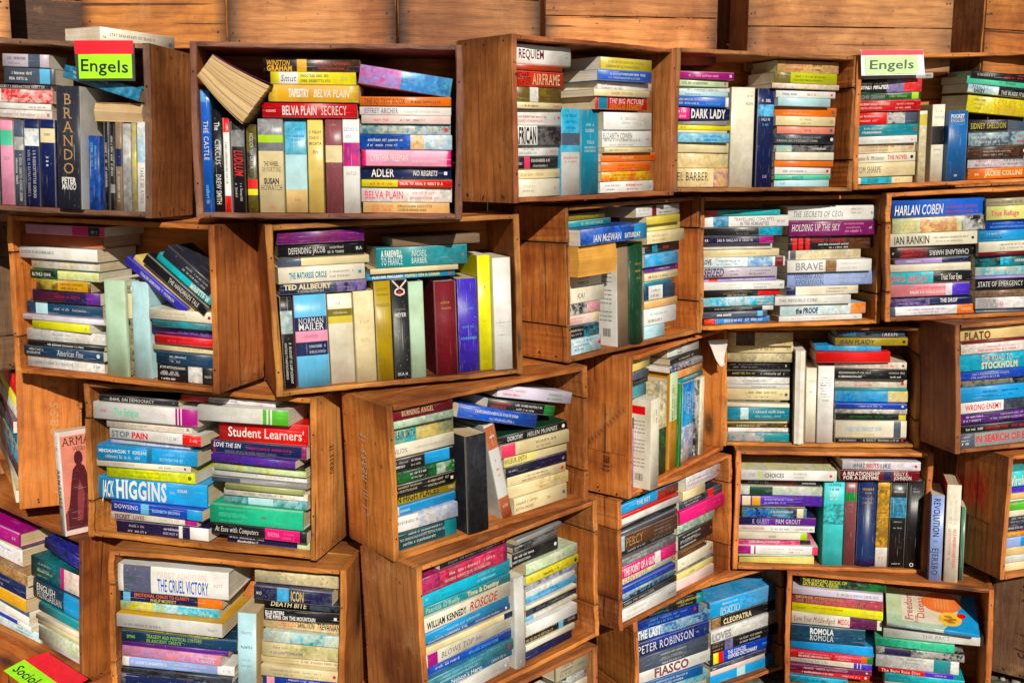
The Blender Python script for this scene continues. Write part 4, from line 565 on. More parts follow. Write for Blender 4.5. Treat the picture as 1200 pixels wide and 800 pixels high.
('B5','h',0.3157,0.0259,0.0109,0.0,0.045,0.1469,0.0104,0.094,('sky',''),[],'',[('~','white',0.1,0.6,0.25,0.75,'')],'',''),
('B5','h',0.3101,0.0112,0.0217,0.0,-0.0051,0.145,0.0305,0.0928,('white','palelilac'),[],'',[('PEACE FROM','grey',0.04,0.36,0.52,0.85,''),('BROKEN PIECES','grey',0.04,0.4,0.12,0.46,''),('o','magenta',0.43,0.5,0.25,0.75,'')],'',''),
('B5','h',0.3081,0.0085,0.0527,0.0,-0.0081,0.1457,0.0179,0.0932,('taupe','brown'),[],'',[('~','black',0.1,0.4,0.25,0.75,''),('~','maroon',0.5,0.7,0.25,0.75,'')],'',''),
('B5','h',0.3124,0.021,0.071,0.0,0.0267,0.1461,0.0298,0.0935,('black',''),[],'',[('STATE OF EMERGENCY','white',0.05,0.85,0.3,0.75,'')],'',''),
('B5','h',0.3087,0.0123,0.1011,0.0,0.0109,0.1455,0.0068,0.0931,('lilac',''),[],'',[],'',''),
('B5','h',0.311,0.0193,0.1083,0.0,0.0148,0.1457,0.0233,0.0933,('cyan','cream'),[],'',[('~','cream',0.15,0.4,0.25,0.75,''),('~','navy',0.8,0.98,0.25,0.75,'')],'',''),
('B5','h',0.3133,0.0269,0.132,0.0,-0.0112,0.1459,0.0289,0.0934,('black','teal'),[('cyan','black',0.45,0.65)],'',[('~','teal',0.05,0.4,0.25,0.75,''),('~','white',0.7,0.9,0.25,0.75,'')],'',''),
('B5','h',0.3123,0.0156,0.1613,0.0,0.0423,0.1378,0.0097,0.0882,('maroon',''),[],'',[],'',''),
('B5','h',0.3115,0.0131,0.1714,0.0,0.0376,0.1365,0.0281,0.0874,('ivory',''),[],'',[('~','slate',0.4,0.95,0.3,0.75,'')],'',''),
('B5','h',0.3124,0.0171,0.1999,0.0,0.0125,0.1365,0.0285,0.0873,('cyanblue',''),[],'',[('~','navy',0.05,0.5,0.25,0.75,''),('~','white',0.1,0.5,0.6,0.8,'')],'',''),
('B5','h',0.3227,0.0211,0.2289,0.0,0.0151,0.1178,0.0261,0.0754,('royal',''),[],'',[('~','sky',0.1,0.85,0.25,0.75,'')],'',''),
('B5','h',0.3193,0.01,0.2553,0.0,-0.0446,0.114,0.0363,0.073,('palelime',''),[],'',[('True Refuge','rose',0.1,0.72,0.3,0.7,'')],'',''),
('B5','h',0.3198,0.0156,0.292,0.0,0.014,0.1162,0.0193,0.0743,('khakigrey',''),[],'',[('~','olive',0.1,0.8,0.25,0.75,'')],'',''),
('C0','h',0.2646,0.001,0.0665,0.0,-0.0043,0.4992,0.0245,0.122,('brown','navy'),[],'',[('~','white',0.2,0.8,0.25,0.75,'')],'',''),
('C0','h',0.2646,0.001,0.0915,0.0,0.0095,0.4992,0.0274,0.122,('slate','sky'),[],'',[],'',''),
('C0','h',0.2646,0.001,0.1193,0.0,0.015,0.4992,0.0241,0.122,('navy','palegreen'),[],'',[],'',''),
('C0','h',0.2646,0.001,0.1438,0.0,-0.0075,0.4992,0.027,0.122,('tealblue','navy'),[],'',[],'',''),
('C0','h',0.2646,0.001,0.1713,0.0,-0.0372,0.4992,0.0268,0.122,('maroon','slate'),[],'',[],'',''),
('C0','h',0.2646,0.001,0.1985,0.0,0.0081,0.4992,0.0296,0.122,('palegrey','white'),[],'',[],'',''),
('C0','h',0.2646,0.001,0.2284,0.0,-0.0163,0.4992,0.0264,0.122,('yellowpure',''),[],'',[],'',''),
('C0','h',0.2646,0.001,0.2552,0.0,-0.0073,0.4992,0.0408,0.122,('red',''),[],'',[],'',''),
('C1','h',0.1709,0.0146,0.0109,0.0,-0.0133,0.222,0.0287,0.1421,('indigodark',''),[('white','',0.8,1.0),('white','',0.68,0.72)],'',[('~','palepink',0.1,0.35,0.5,0.8,''),('~','palepink',0.1,0.35,0.1,0.4,''),('~','palelilac',0.5,0.7,0.25,0.75,'')],'','dark indigo and white paperback twelfth down in left pile,second crate of third row'),
('C1','h',0.1497,0.0171,0.04,0.0,-0.0075,0.2071,0.0175,0.1325,('ivory',''),[('magentaplum','',0.86,1.0)],'',[('SECRET','plum',0.04,0.22,0.2,0.7,''),('LIVES','plum',0.25,0.4,0.2,0.7,''),('~','lilac',0.5,0.8,0.25,0.75,'')],'','ivory and purple magenta paperback eleventh down in left pile,second crate of third row'),
('C1','h',0.16,0.0096,0.0579,0.0,-0.045,0.2227,0.0237,0.1425,('royal',''),[('sky','',0.33,0.42),('cyanblue','',0.84,1.0)],'',[('DOWSING','white',0.04,0.3,0.35,0.75,''),('ELIZABETH BROWN','palesky',0.46,0.76,0.35,0.62,'')],'','royal blue and sky blue paperback tenth down in left pile,second crate of third row'),
('C1','h',0.1447,0.0231,0.0821,0.0,0.0268,0.2565,0.0502,0.1467,('azure',''),[],'',[('JACK','white',0.03,0.14,0.12,0.85,''),('HIGGINS','white',0.16,0.63,0.12,0.9,''),('~','white',0.65,0.72,0.3,0.8,''),('~','white',0.73,0.82,0.4,0.9,'')],'b','azure hardback ninth down in left pile,second crate of third row'),
('C1','h',0.1427,0.0196,0.1326,0.0,0.0056,0.2107,0.0249,0.1349,('acid','lime'),[],'',[('~','olive',0.1,0.85,0.25,0.75,'')],'','acid yellow and lime paperback eighth down in left pile,second crate of third row'),
('C1','h',0.1295,0.014,0.1579,0.0,0.0245,0.2218,0.0156,0.142,('ivory',''),[],'',[('~','slate',0.15,0.4,0.25,0.75,''),('~','slate',0.65,0.8,0.25,0.75,'')],'','ivory paperback seventh down in left pile,second crate of third row'),
('C1','h',0.1406,0.0096,0.1739,0.0,0.0436,0.2329,0.0338,0.1491,('azure','cyanblue'),[('steelblue','',0.5,0.55)],'',[('~','white',0.02,0.5,0.5,0.8,''),('~','white',0.02,0.5,0.15,0.45,''),('~','palesky',0.63,0.9,0.25,0.75,'')],'','azure and steel blue paperback sixth down in left pile,second crate of third row'),
('C1','h',0.1415,0.0233,0.2081,0.0,0.0005,0.189,0.0125,0.121,('palelilac','white'),[],'',[('~','grey',0.3,0.7,0.25,0.75,'')],'','pale lilac and white paperback fifth down in left pile,second crate of third row'),
('C1','h',0.1601,0.0106,0.221,0.0,-0.0397,0.2212,0.024,0.1415,('white',''),[('red','',0.8,1.0)],'',[('STOP','slate',0.02,0.22,0.2,0.75,''),('PAIN','red',0.24,0.43,0.2,0.75,''),('VIJAY VAD,MD','palegrey',0.47,0.77,0.3,0.7,''),('~','white',0.87,0.97,0.25,0.75,'')],'','white and red paperback fourth down in left pile,second crate of third row'),
('C1','h',0.1469,0.0107,0.2454,0.0,-0.0197,0.2047,0.0193,0.131,('ivory','palepink'),[],'',[('~','grey',0.1,0.5,0.25,0.75,''),('~','palepink',0.5,0.9,0.25,0.75,'')],'','ivory and pale pink paperback third down in left pile,second crate of third row'),
('C1','h',0.1442,0.0,0.2651,0.0,-0.0266,0.25,0.0373,0.1536,('white',''),[('magentaplum','',0.79,1.0),('white','',0.81,0.82),('white','',0.84,0.85)],'',[('The Fatigue','mint',0.2,0.44,0.3,0.75,''),('Solution','palelilac',0.47,0.7,0.3,0.75,''),('~','magentaplum',0.06,0.13,0.4,0.7,'')],'','white and purple magenta paperback second down in left pile,second crate of third row'),
('C1','h',0.1235,0.0096,0.3028,0.0,-0.011,0.1892,0.0146,0.1211,('black',''),[],'',[('DAHL ON DEMOCRACY','white',0.04,0.8,0.25,0.7,'')],'','black paperback topmost of left pile,second crate of third row'),
('C1','h',0.4138,0.0261,0.0109,0.0,0.0018,0.1902,0.0184,0.1217,('indigodark',''),[('palegreen','',0.85,1.0)],'',[('~','white',0.03,0.45,0.5,0.85,''),('~','white',0.1,0.4,0.1,0.4,'')],'','dark indigo and pale green paperback fifteenth down in right pile,second crate of third row'),
('C1','h',0.3973,0.0134,0.0297,0.0,-0.044,0.2234,0.0254,0.143,('black',''),[('magenta','',0.57,0.93)],'',[('At Ease with Computers','white',0.04,0.5,0.3,0.75,''),('RHONA','pink',0.6,0.72,0.3,0.7,''),('~','pink',0.74,0.9,0.25,0.75,'')],'','black and magenta paperback fourteenth down in right pile,second crate of third row'),
('C1','h',0.3919,0.0141,0.0554,0.0,0.0075,0.2125,0.0427,0.1488,('emerald','mint'),[],'',[('~','mint',0.1,0.5,0.25,0.75,''),('~','mauve',0.55,0.62,0.25,0.75,'')],'b','emerald and mint hardback thirteenth down in right pile,second crate of third row'),
('C1','h',0.4073,0.0247,0.0985,0.0,-0.0332,0.1937,0.0182,0.124,('teal','palesky'),[('palesky','',0.3,0.6)],'',[],'','teal and pale blue paperback twelfth down in right pile,second crate of third row'),
('C1','h',0.4108,0.0204,0.1171,0.0,0.0065,0.1904,0.0154,0.1219,('white','cream'),[],'',[('~','slate',0.05,0.9,0.25,0.75,'')],'','white and cream paperback eleventh down in right pile,second crate of third row'),
('C1','h',0.4106,0.0117,0.133,0.0,-0.0024,0.1773,0.0123,0.1135,('khakigreen',''),[],'',[],'',''),
('C1','h',0.3977,0.0167,0.1456,0.0,-0.0069,0.2177,0.0104,0.1393,('grey',''),[('slate','',0.0,0.3)],'',[('~','palegrey',0.3,0.6,0.25,0.75,'')],'','grey and slate paperback ninth down in right pile,second crate of third row'),
('C1','h',0.3935,0.0257,0.1564,0.0,-0.0016,0.2184,0.0147,0.1398,('white',''),[],'',[('~','grey',0.1,0.5,0.25,0.75,''),('~','grey',0.55,0.9,0.25,0.75,'')],'','white paperback eighth down in right pile,second crate of third row'),
('C1','h',0.3999,0.0155,0.1715,0.0,-0.0119,0.2112,0.0122,0.1351,('palegreen','acid'),[],'',[],'','pale green and acid yellow paperback seventh down in right pile,second crate of third row'),
('C1','h',0.3933,0.0222,0.1841,0.0,-0.0135,0.2134,0.0054,0.1366,('black',''),[],'',[('~','olive',0.05,0.35,0.25,0.75,''),('~','white',0.55,0.85,0.25,0.75,'')],'',''),
('C1','h',0.387,0.0099,0.1899,0.0,-0.037,0.1948,0.0168,0.1247,('purple','indigo'),[],'',[],'','purple and indigo paperback fifth down in right pile,second crate of third row'),
('C1','h',0.3937,0.0225,0.207,0.0,-0.0007,0.2176,0.0279,0.1393,('navy','magenta'),[('navy','',0.05,0.95)],'',[('LOVE THE SIN','white',0.03,0.32,0.5,0.85,''),('~','magenta',0.38,0.85,0.45,0.7,''),('~','grey',0.15,0.7,0.1,0.3,'')],'','navy paperback fourth down in right pile,second crate of third row'),
('C1','h',0.4057,0.0235,0.2353,0.0,0.0406,0.1981,0.0448,0.1268,('red',''),[],'',[("Student Learners'",'white',0.1,0.95,0.25,0.7,'')],'','red paperback third down in right pile,second crate of third row'),
('C1','h',0.3703,0.0,0.2805,0.0,0.0436,0.201,0.0333,0.1286,('white',''),[('limegreen','',0.72,1.0),('white','',0.76,0.78),('white','',0.8,0.82)],'',[('~','palegreen',0.25,0.65,0.5,0.8,''),('~','palepink',0.2,0.7,0.15,0.45,'')],'','white and lime green paperback second down in right pile,second crate of third row'),
('C1','h',0.3255,0.0215,0.3143,0.0,0.0291,0.2136,0.0127,0.1367,('white','palelilac'),[('redorange','',0.0,0.3)],'',[('~','slate',0.2,0.6,0.25,0.75,'')],'','white and orange red paperback topmost of right pile,second crate of third row'),
('C2','h',0.0922,0.0154,0.0109,0.0,0.0155,0.1522,0.0411,0.0974,('darkteal',''),[('teal','',0.8,1.0)],'',[('~','white',0.05,0.9,0.25,0.75,'')],'','dark teal and teal paperback eleventh down in left pile,third crate of third row'),
('C2','h',0.0911,0.0093,0.0524,0.0,-0.0149,0.1521,0.0331,0.0974,('white','periwinkle'),[('white','',0.0,0.35)],'',[('~','slate',0.02,0.35,0.45,0.75,'')],'','white paperback tenth down in left pile,third crate of third row'),
('C2','h',0.0947,0.0184,0.0859,0.0,0.0317,0.1535,0.0195,0.0982,('azure',''),[('cream','',0.0,0.06)],'',[('~','white',0.05,0.25,0.25,0.75,'')],'','azure and cream paperback ninth down in left pile,third crate of third row'),
('C2','h',0.097,0.0231,0.1058,0.0,-0.0012,0.1535,0.0219,0.0982,('olivegold',''),[],'',[('IN HIGH PLACES','black',0.02,0.72,0.2,0.85,''),('~','cream',0.88,0.98,0.25,0.75,'')],'','olive gold paperback eighth down in left pile,third crate of third row'),
('C2','h',0.0899,0.0118,0.1281,0.0,-0.0015,0.1499,0.0254,0.0959,('black',''),[],'',[('~','cream',0.02,0.5,0.35,0.8,''),('~','cream',0.55,0.9,0.25,0.75,'')],'','black paperback seventh down in left pile,third crate of third row'),
('C2','h',0.0903,0.0133,0.1539,0.0,-0.0064,0.1507,0.0244,0.0964,('black','green'),[('green','white',0.7,1.0)],'',[('~','white',0.25,0.55,0.25,0.75,'')],'','black and green paperback sixth down in left pile,third crate of third row'),
('C2','h',0.093,0.0187,0.1788,0.0,0.002,0.1512,0.0267,0.0968,('black',''),[('azure','',0.52,0.93)],'',[('~','white',0.0,0.25,0.3,0.7,''),('~','white',0.28,0.48,0.25,0.75,'')],'','black and azure paperback fifth down in left pile,third crate of third row'),
('C2','h',0.0967,0.023,0.2059,0.0,-0.0096,0.1537,0.0284,0.0983,('ivory',''),[],'',[('WILSON','slate',0.02,0.24,0.3,0.65,''),('~','grey',0.28,0.92,0.35,0.65,'')],'','ivory paperback fourth down in left pile,third crate of third row'),
('C2','h',0.0983,0.0259,0.2347,0.0,-0.0018,0.1534,0.0353,0.0982,('tealbright','khaki'),[('khakisand','teal',0.4,1.0)],'',[('WILBUR SMITH','slate',0.0,0.38,0.25,0.7,'')],'','bright teal and sandy paperback third down in left pile,third crate of third row'),
('C2','h',0.0901,0.0105,0.2703,0.0,-0.0239,0.1502,0.016,0.0962,('palemint','grey'),[],'',[],'',''),
('C2','h',0.0903,0.0117,0.2868,0.0,-0.0082,0.1506,0.0242,0.0964,('maroon',''),[],'',[('BURNING ANGEL','cream',0.17,0.68,0.3,0.75,'')],'','maroon paperback topmost of left pile,third crate of third row'),
('C2','u',0.211,-0.005,0.0105,0.0,0.0,0.215,0.0559,0.1505,('black','slate'),[],'',[],'b','black and slate hardback standing upright in third crate of third row'),
('C2','t',0.2875,0.0209,0.1231,1.3721,0.0,0.2251,0.0296,0.1495,('palegrey',''),[('terracotta','',0.02,0.26),('terracotta','',0.78,1.0)],'',[('~','white',0.05,0.2,0.25,0.75,'H'),('~','slate',0.36,0.4,0.25,0.75,'H'),('~','red',0.45,0.5,0.25,0.75,'H'),('~','red',0.52,0.56,0.25,0.75,'H'),('~','white',0.84,0.9,0.25,0.75,'H')],'b','pale grey and terracotta hardback leaning aslant in third crate of third row'),
('C2','h',0.4088,0.0224,0.0109,0.0,0.045,0.1623,0.0374,0.1039,('cream',''),[],'',[('~','brown',0.02,0.45,0.25,0.75,''),('~','brown',0.6,0.7,0.25,0.75,'')],'',''),
('C2','h',0.4068,0.0279,0.0487,0.0,-0.0015,0.18,0.0279,0.1152,('cream','khakisand'),[('cream','',0.0,0.45)],'',[('~','gold',0.5,0.7,0.25,0.75,'')],'','cream paperback sixth down in right pile,third crate of third row'),
('C2','h',0.4019,0.0268,0.077,0.0,-0.0053,0.1705,0.0224,0.1091,('cream',''),[],'',[('~','brown',0.2,0.8,0.25,0.75,'')],'',''),
('C2','h',0.4011,0.0249,0.0998,0.0,0.0117,0.1801,0.0251,0.1153,('black','indigodark'),[],'',[('~','palegrey',0.02,0.2,0.4,0.7,''),('~','white',0.9,0.97,0.25,0.75,'')],'','black and dark indigo paperback fourth down in right pile,third crate of third row'),
('C2','h',0.3978,0.0235,0.1253,0.0,0.0156,0.1852,0.0236,0.1185,('creamyellow',''),[('cream','',0.5,1.0)],'',[('WILBUR SMITH','black',0.0,0.35,0.3,0.8,'')],'','pale yellow and cream paperback third down in right pile,third crate of third row'),
('C2','h',0.3917,0.0159,0.1494,0.0,-0.0245,0.1925,0.0294,0.1232,('cream',''),[('rose','',0.0,0.2)],'',[('~','brown',0.5,0.8,0.25,0.75,'')],'','cream and rose paperback second down in right pile,third crate of third row'),
('C2','h',0.387,0.0208,0.1792,0.0,-0.0046,0.2038,0.02,0.1305,('black',''),[],'darkgreen',[('DOROTHY','white',0.15,0.36,0.25,0.75,''),('HELEN McINNES','white',0.42,0.85,0.25,0.75,'')],'','black paperback topmost of right pile,third crate of third row'),
('C2','t',0.2853,0.0117,0.2492,0.2978,0.0,0.2204,0.0297,0.141,('blue','royal'),[],'',[('~','white',0.2,0.75,0.5,0.8,''),('~','white',0.35,0.75,0.1,0.4,'')],'','blue and royal blue paperback leaning aslant in third crate of third row'),
('C2','t',0.3596,0.0232,0.2527,0.2707,0.0,0.1944,0.0239,0.1244,('black',''),[('green','',0.84,1.0)],'',[('~','redorange',0.05,0.35,0.25,0.75,''),('~','white',0.4,0.8,0.25,0.75,'')],'','black and green paperback leaning aslant in third crate of third row'),
('C2','t',0.3991,0.0232,0.2748,0.2537,0.0,0.2184,0.0274,0.1398,('palelilac',''),[],'',[('~','rose',0.05,0.4,0.25,0.75,''),('~','green',0.65,0.9,0.25,0.75,'')],'','pale lilac paperback leaning aslant in third crate of third row'),
('C3','u',0.0476,0.0224,0.0105,0.0,0.0,0.1796,0.0271,0.1058,('pink','lilac'),[('navy','slate',0.0,0.15)],'',[('~','white',0.9,0.95,0.25,0.75,'')],'',''),
('C3','u',0.0815,-0.025,0.0105,0.0,0.0,0.228,0.0399,0.1459,('ivory',''),[],'ivory',[('~','grey',0.1,0.3,0.3,0.7,'')],'k','ivory paperback standing second from left in fourth crate of third row'),
('C3','u',0.1965,0.0156,0.0105,0.0,0.0,0.2484,0.0387,0.1126,('cream','slate'),[('black','green',0.5,1.0)],'',[],'','cream and black paperback standing third from left in fourth crate of third row'),
('C3','u',0.2552,0.0164,0.0105,0.0,0.0,0.2621,0.0408,0.1118,('mustard',''),[('palegreen','',0.0,0.5)],'',[('~','olive',0.1,0.7,0.25,0.75,'')],'b','mustard and pale green hardback standing fourth from left in fourth crate of third row'),
('C3','u',0.2817,0.0087,0.0105,0.0,0.0,0.2249,0.0113,0.1195,('green',''),[],'',[],'',''),
('C3','u',0.3535,0.0249,0.0105,0.0,0.0,0.2149,0.0647,0.1033,('white','blue'),[('blue','cyan',0.0,0.55)],'',[('~','white',0.1,0.5,0.25,0.75,'')],'','white and blue paperback standing sixth from left in fourth crate of third row'),
('C3','u',0.3965,0.0188,0.0105,0.0,0.0,0.2117,0.0206,0.1094,('black','white'),[],'',[],'',''),
('C3','u',0.4187,0.0158,0.0105,0.0,0.0,0.2179,0.0229,0.1124,('ivory','cream'),[],'',[],'',''),
('C3','h',0.0743,0.019,0.2389,0.0,0.0202,0.0773,0.0291,0.0494,('tealgrey',''),[],'',[],'',''),
('C3','h',0.0829,0.0224,0.2684,0.0,0.0059,0.0844,0.0169,0.054,('black',''),[],'',[('~','grey',0.1,0.8,0.25,0.75,'')],'',''),
('C3','h',0.0727,0.0156,0.2857,0.0,0.0027,0.0885,0.0188,0.0567,('slate',''),[],'',[],'',''),
('C3','h',0.0953,0.0246,0.3049,0.0,0.0342,0.0929,0.0301,0.0594,('khakisand',''),[],'',[],'',''),
('C3','h',0.3665,0.0264,0.2288,0.0,-0.0149,0.1361,0.0196,0.0871,('teal',''),[],'',[('~','white',0.2,0.8,0.25,0.75,'')],'',''),
('C3','h',0.344,0.0157,0.2488,0.0,0.0018,0.1357,0.0204,0.0868,('peach','orange'),[],'',[],'',''),
('C3','h',0.3116,0.0108,0.273,0.0,-0.0114,0.1787,0.0168,0.1144,('navy','white'),[],'',[('~','white',0.1,0.8,0.25,0.75,'')],'',''),
('C3','h',0.3317,0.0232,0.2902,0.0,0.0328,0.1865,0.0163,0.105,('black',''),[],'',[('~','cream',0.2,0.8,0.25,0.75,'')],'',''),
('C3','h',0.3226,0.0279,0.3069,0.0,-0.0429,0.1653,0.0233,0.1003,('palegrey',''),[],'',[('~','green',0.3,0.5,0.25,0.75,'')],'',''),
('C4','h',0.1015,0.011,0.0109,0.0,-0.0147,0.173,0.025,0.1107,('tealgrey','palepink'),[('teal','',0.6,1.0)],'',[],'',''),
('C4','h',0.1026,0.0223,0.0363,0.0,-0.0116,0.1752,0.0118,0.1122,('white','palepink'),[('red','',0.0,0.03)],'',[],'',''),
('C4','h',0.1026,0.0245,0.0485,0.0,0.0146,0.1752,0.0113,0.1121,('black','olive'),[],'',[('~','cream',0.1,0.6,0.25,0.75,'')],'',''),
('C4','h',0.1026,0.0264,0.0601,0.0,0.0133,0.1752,0.0136,0.1121,('cream',''),[],'',[],'',''),
('C4','h',0.1013,0.0105,0.0742,0.0,0.0307,0.1727,0.0357,0.1105,('tealblue','teal'),[('palesky','white',0.22,0.35)],'',[('~','white',0.4,0.95,0.25,0.75,'')],'','teal blue and pale blue paperback twelfth down in left pile,fifth crate of third row'),
('C4','h',0.1011,0.0098,0.1103,0.0,-0.0346,0.1721,0.0107,0.1102,('ivory',''),[],'',[],'',''),
('C4','h',0.1026,0.0278,0.1213,0.0,0.0165,0.1753,0.0095,0.1122,('white',''),[('black','',0.85,1.0)],'',[('~','slate',0.3,0.75,0.25,0.75,'')],'',''),
('C4','h',0.1007,0.0103,0.1313,0.0,-0.0065,0.1715,0.0325,0.1098,('cream',''),[],'',[('~','olive',0.3,0.8,0.25,0.75,''),('~','teal',0.84,0.9,0.25,0.75,'')],'','cream paperback ninth down in left pile,fifth crate of third row'),
('C4','h',0.1006,0.0115,0.1642,0.0,-0.0146,0.1712,0.0108,0.1096,('palegrey',''),[],'',[('~','grey',0.4,0.8,0.25,0.75,'')],'',''),
('C4','h',0.1015,0.0195,0.1753,0.0,0.0119,0.173,0.0208,0.1107,('white','palegrey'),[],'',[('~','grey',0.2,0.7,0.25,0.75,'')],'',''),
('C4','h',0.1011,0.0169,0.1965,0.0,-0.0202,0.1722,0.0201,0.1102,('black',''),[],'',[('~','khaki',0.03,0.5,0.3,0.8,''),('~','white',0.5,0.95,0.25,0.75,'')],'',''),
('C4','h',0.1034,0.023,0.217,0.0,-0.045,0.1768,0.0218,0.1132,('black',''),[],'',[('~','grey',0.05,0.6,0.25,0.75,''),('~','white',0.9,0.95,0.25,0.75,'')],'',''),
('C4','h',0.1046,0.0118,0.2392,0.0,-0.0081,0.1792,0.0243,0.1147,('khakigrey','cream'),[],'',[],'',''),
('C4','h',0.1058,0.0263,0.2639,0.0,-0.033,0.1817,0.0208,0.1163,('cream',''),[],'',[('EAGLE IN THE SKY','black',0.36,0.72,0.3,0.65,''),('~','grey',0.9,0.97,0.25,0.75,'')],'',''),
('C4','h',0.1041,0.0123,0.2852,0.0,-0.0143,0.1782,0.0386,0.114,('cream','sand'),[('brown','black',0.13,0.42)],'',[],'','cream and brown paperback second down in left pile,fifth crate of third row'),
('C4','h',0.0837,0.0234,0.3241,0.0,0.0082,0.1364,0.0045,0.0873,('crimson',''),[],'',[],'',''),
('C4','u',0.2127,-0.01,0.0105,0.0,0.0,0.2656,0.0269,0.1536,('whitepages',''),[],'',[],'f','white paperback with pages outward standing first from left in fifth crate of third row'),
('C4','u',0.2478,0.0175,0.0105,0.0,0.0,0.2117,0.0301,0.1355,('ivory',''),[],'',[('~','palepink',0.15,0.2,0.2,0.8,'H'),('~','grey',0.3,0.33,0.2,0.8,'H')],'','ivory paperback standing second from left in fifth crate of third row'),
('C4','u',0.2852,0.0087,0.0105,0.0,0.0,0.2191,0.0439,0.1403,('white',''),[],'',[('~','slate',0.14,0.19,0.15,0.85,'H'),('~','slate',0.21,0.26,0.15,0.85,'H'),('~','slate',0.28,0.33,0.15,0.85,'H'),('~','slate',0.35,0.4,0.15,0.85,'H'),('~','black',0.43,0.46,0.3,0.7,'H')],'','white paperback standing third from left in fifth crate of third row'),
('C4','h',0.4106,0.0143,0.0109,0.0,0.0069,0.1909,0.0141,0.1222,('black',''),[],'',[('~','white',0.05,0.3,0.25,0.75,''),('~','palegrey',0.4,0.9,0.25,0.75,'')],'',''),
('C4','h',0.4109,0.0142,0.0254,0.0,0.0349,0.1933,0.0476,0.1237,('ivory',''),[('slate','',0.82,0.92)],'',[('FAMILY OF CHARLEY DEW','sky',0.14,0.65,0.4,0.65,''),('~','khaki',0.2,0.6,0.12,0.3,'')],'','ivory and slate paperback thirteenth down in right pile,fifth crate of third row'),
('C4','h',0.4106,0.0224,0.0735,0.0,-0.0044,0.1897,0.0193,0.1214,('black',''),[('khaki','',0.9,1.0)],'',[('~','green',0.2,0.8,0.25,0.75,'')],'',''),
('C4','h',0.4097,0.0171,0.0931,0.0,-0.0337,0.1929,0.0162,0.1234,('white','black'),[],'',[],'',''),
('C4','h',0.4077,0.0091,0.1098,0.0,-0.0166,0.1922,0.0139,0.123,('royal',''),[],'',[('~','white',0.3,0.7,0.25,0.75,'')],'',''),
('C4','h',0.4119,0.0279,0.1241,0.0,-0.0202,0.1958,0.0323,0.1253,('azure','sky'),[('cream','khaki',0.73,1.0)],'',[],'','azure and cream paperback ninth down in right pile,fifth crate of third row'),
('C4','h',0.4095,0.0258,0.1567,0.0,-0.0268,0.1928,0.008,0.1234,('teal',''),[],'',[],'',''),
('C4','h',0.4085,0.0263,0.1651,0.0,0.0096,0.1937,0.0244,0.124,('ivory','palegrey'),[],'',[('~','rose',0.25,0.6,0.25,0.75,'')],'','ivory and pale grey paperback seventh down in right pile,fifth crate of third row'),
('C4','h',0.4055,0.0129,0.1899,0.0,-0.0142,0.1915,0.0304,0.1226,('black',''),[],'',[('~','white',0.05,0.5,0.25,0.75,''),('~','white',0.75,0.97,0.25,0.75,'')],'','black paperback sixth down in right pile,fifth crate of third row'),
('C4','h',0.4042,0.0159,0.2207,0.0,-0.0435,0.1915,0.0192,0.1226,('ivory','palepink'),[],'',[('~','grey',0.3,0.6,0.25,0.75,''),('~','rose',0.6,0.9,0.25,0.75,'')],'',''),
('C4','h',0.3539,0.0,0.2403,0.0,0.0153,0.199,0.0303,0.1393,('red',''),[],'',[],'b','red hardback fourth down in right pile,fifth crate of third row'),
('C4','h',0.3417,0.0105,0.271,0.0,-0.0025,0.1757,0.0156,0.1125,('cyanblue','sky'),[],'',[],'',''),
('C4','h',0.403,0.0087,0.287,0.0,0.0079,0.1929,0.0211,0.1235,('olivegold',''),[],'',[('JEAN PLAIDY','navy',0.05,0.55,0.2,0.8,''),('~','olive',0.6,0.9,0.25,0.75,'')],'',''),
('C4','h',0.4015,0.0181,0.3084,0.0,0.0023,0.1828,0.0186,0.117,('slate','navy'),[],'',[('CRAIS','steelblue',0.05,0.35,0.25,0.75,''),('TAKEN','white',0.65,0.9,0.25,0.75,'')],'',''),
('C5','h',0.1519,0.0105,0.0109,0.0,0.0139,0.2739,0.0376,0.1469,('grey',''),[('slate','',0.0,0.17)],'',[('IN SEARCH OF ENEMIES','redbright',0.18,0.95,0.3,0.8,''),('~','white',0.02,0.14,0.25,0.75,'')],'','grey and slate paperback eleventh down the pile in sixth crate of third row'),
('C5','h',0.1471,0.0115,0.0489,0.0,0.0008,0.2641,0.0208,0.1459,('black',''),[('navy','black',0.6,1.0)],'',[('~','white',0.05,0.3,0.25,0.75,''),('~','redbright',0.3,0.8,0.25,0.75,'')],'','black and navy paperback tenth down the pile in sixth crate of third row'),
('C5','h',0.1557,0.0252,0.0701,0.0,0.0272,0.2665,0.03,0.1322,('purple','black'),[],'',[('~','white',0.05,0.3,0.25,0.75,''),('~','white',0.35,0.95,0.25,0.75,'')],'','purple and black paperback ninth down the pile in sixth crate of third row'),
('C5','h',0.1501,0.0177,0.1005,0.0,0.0093,0.2653,0.0309,0.1397,('white',''),[('slate','black',0.5,1.0)],'',[('WRONG ENEMY','red',0.08,0.48,0.25,0.75,'')],'','white and slate paperback eighth down the pile in sixth crate of third row'),
('C5','h',0.1416,0.0117,0.1318,0.0,0.0086,0.2526,0.0385,0.1457,('azure',''),[],'',[('~','navy',0.22,0.75,0.3,0.7,'')],'','azure paperback seventh down the pile in sixth crate of third row'),
('C5','h',0.1495,0.0214,0.1707,0.0,0.009,0.2504,0.0167,0.136,('black','khakigrey'),[],'',[],'',''),
('C5','h',0.1388,0.0133,0.1878,0.0,-0.032,0.2396,0.0229,0.1441,('royal',''),[],'',[('~','white',0.15,0.6,0.25,0.75,'')],'',''),
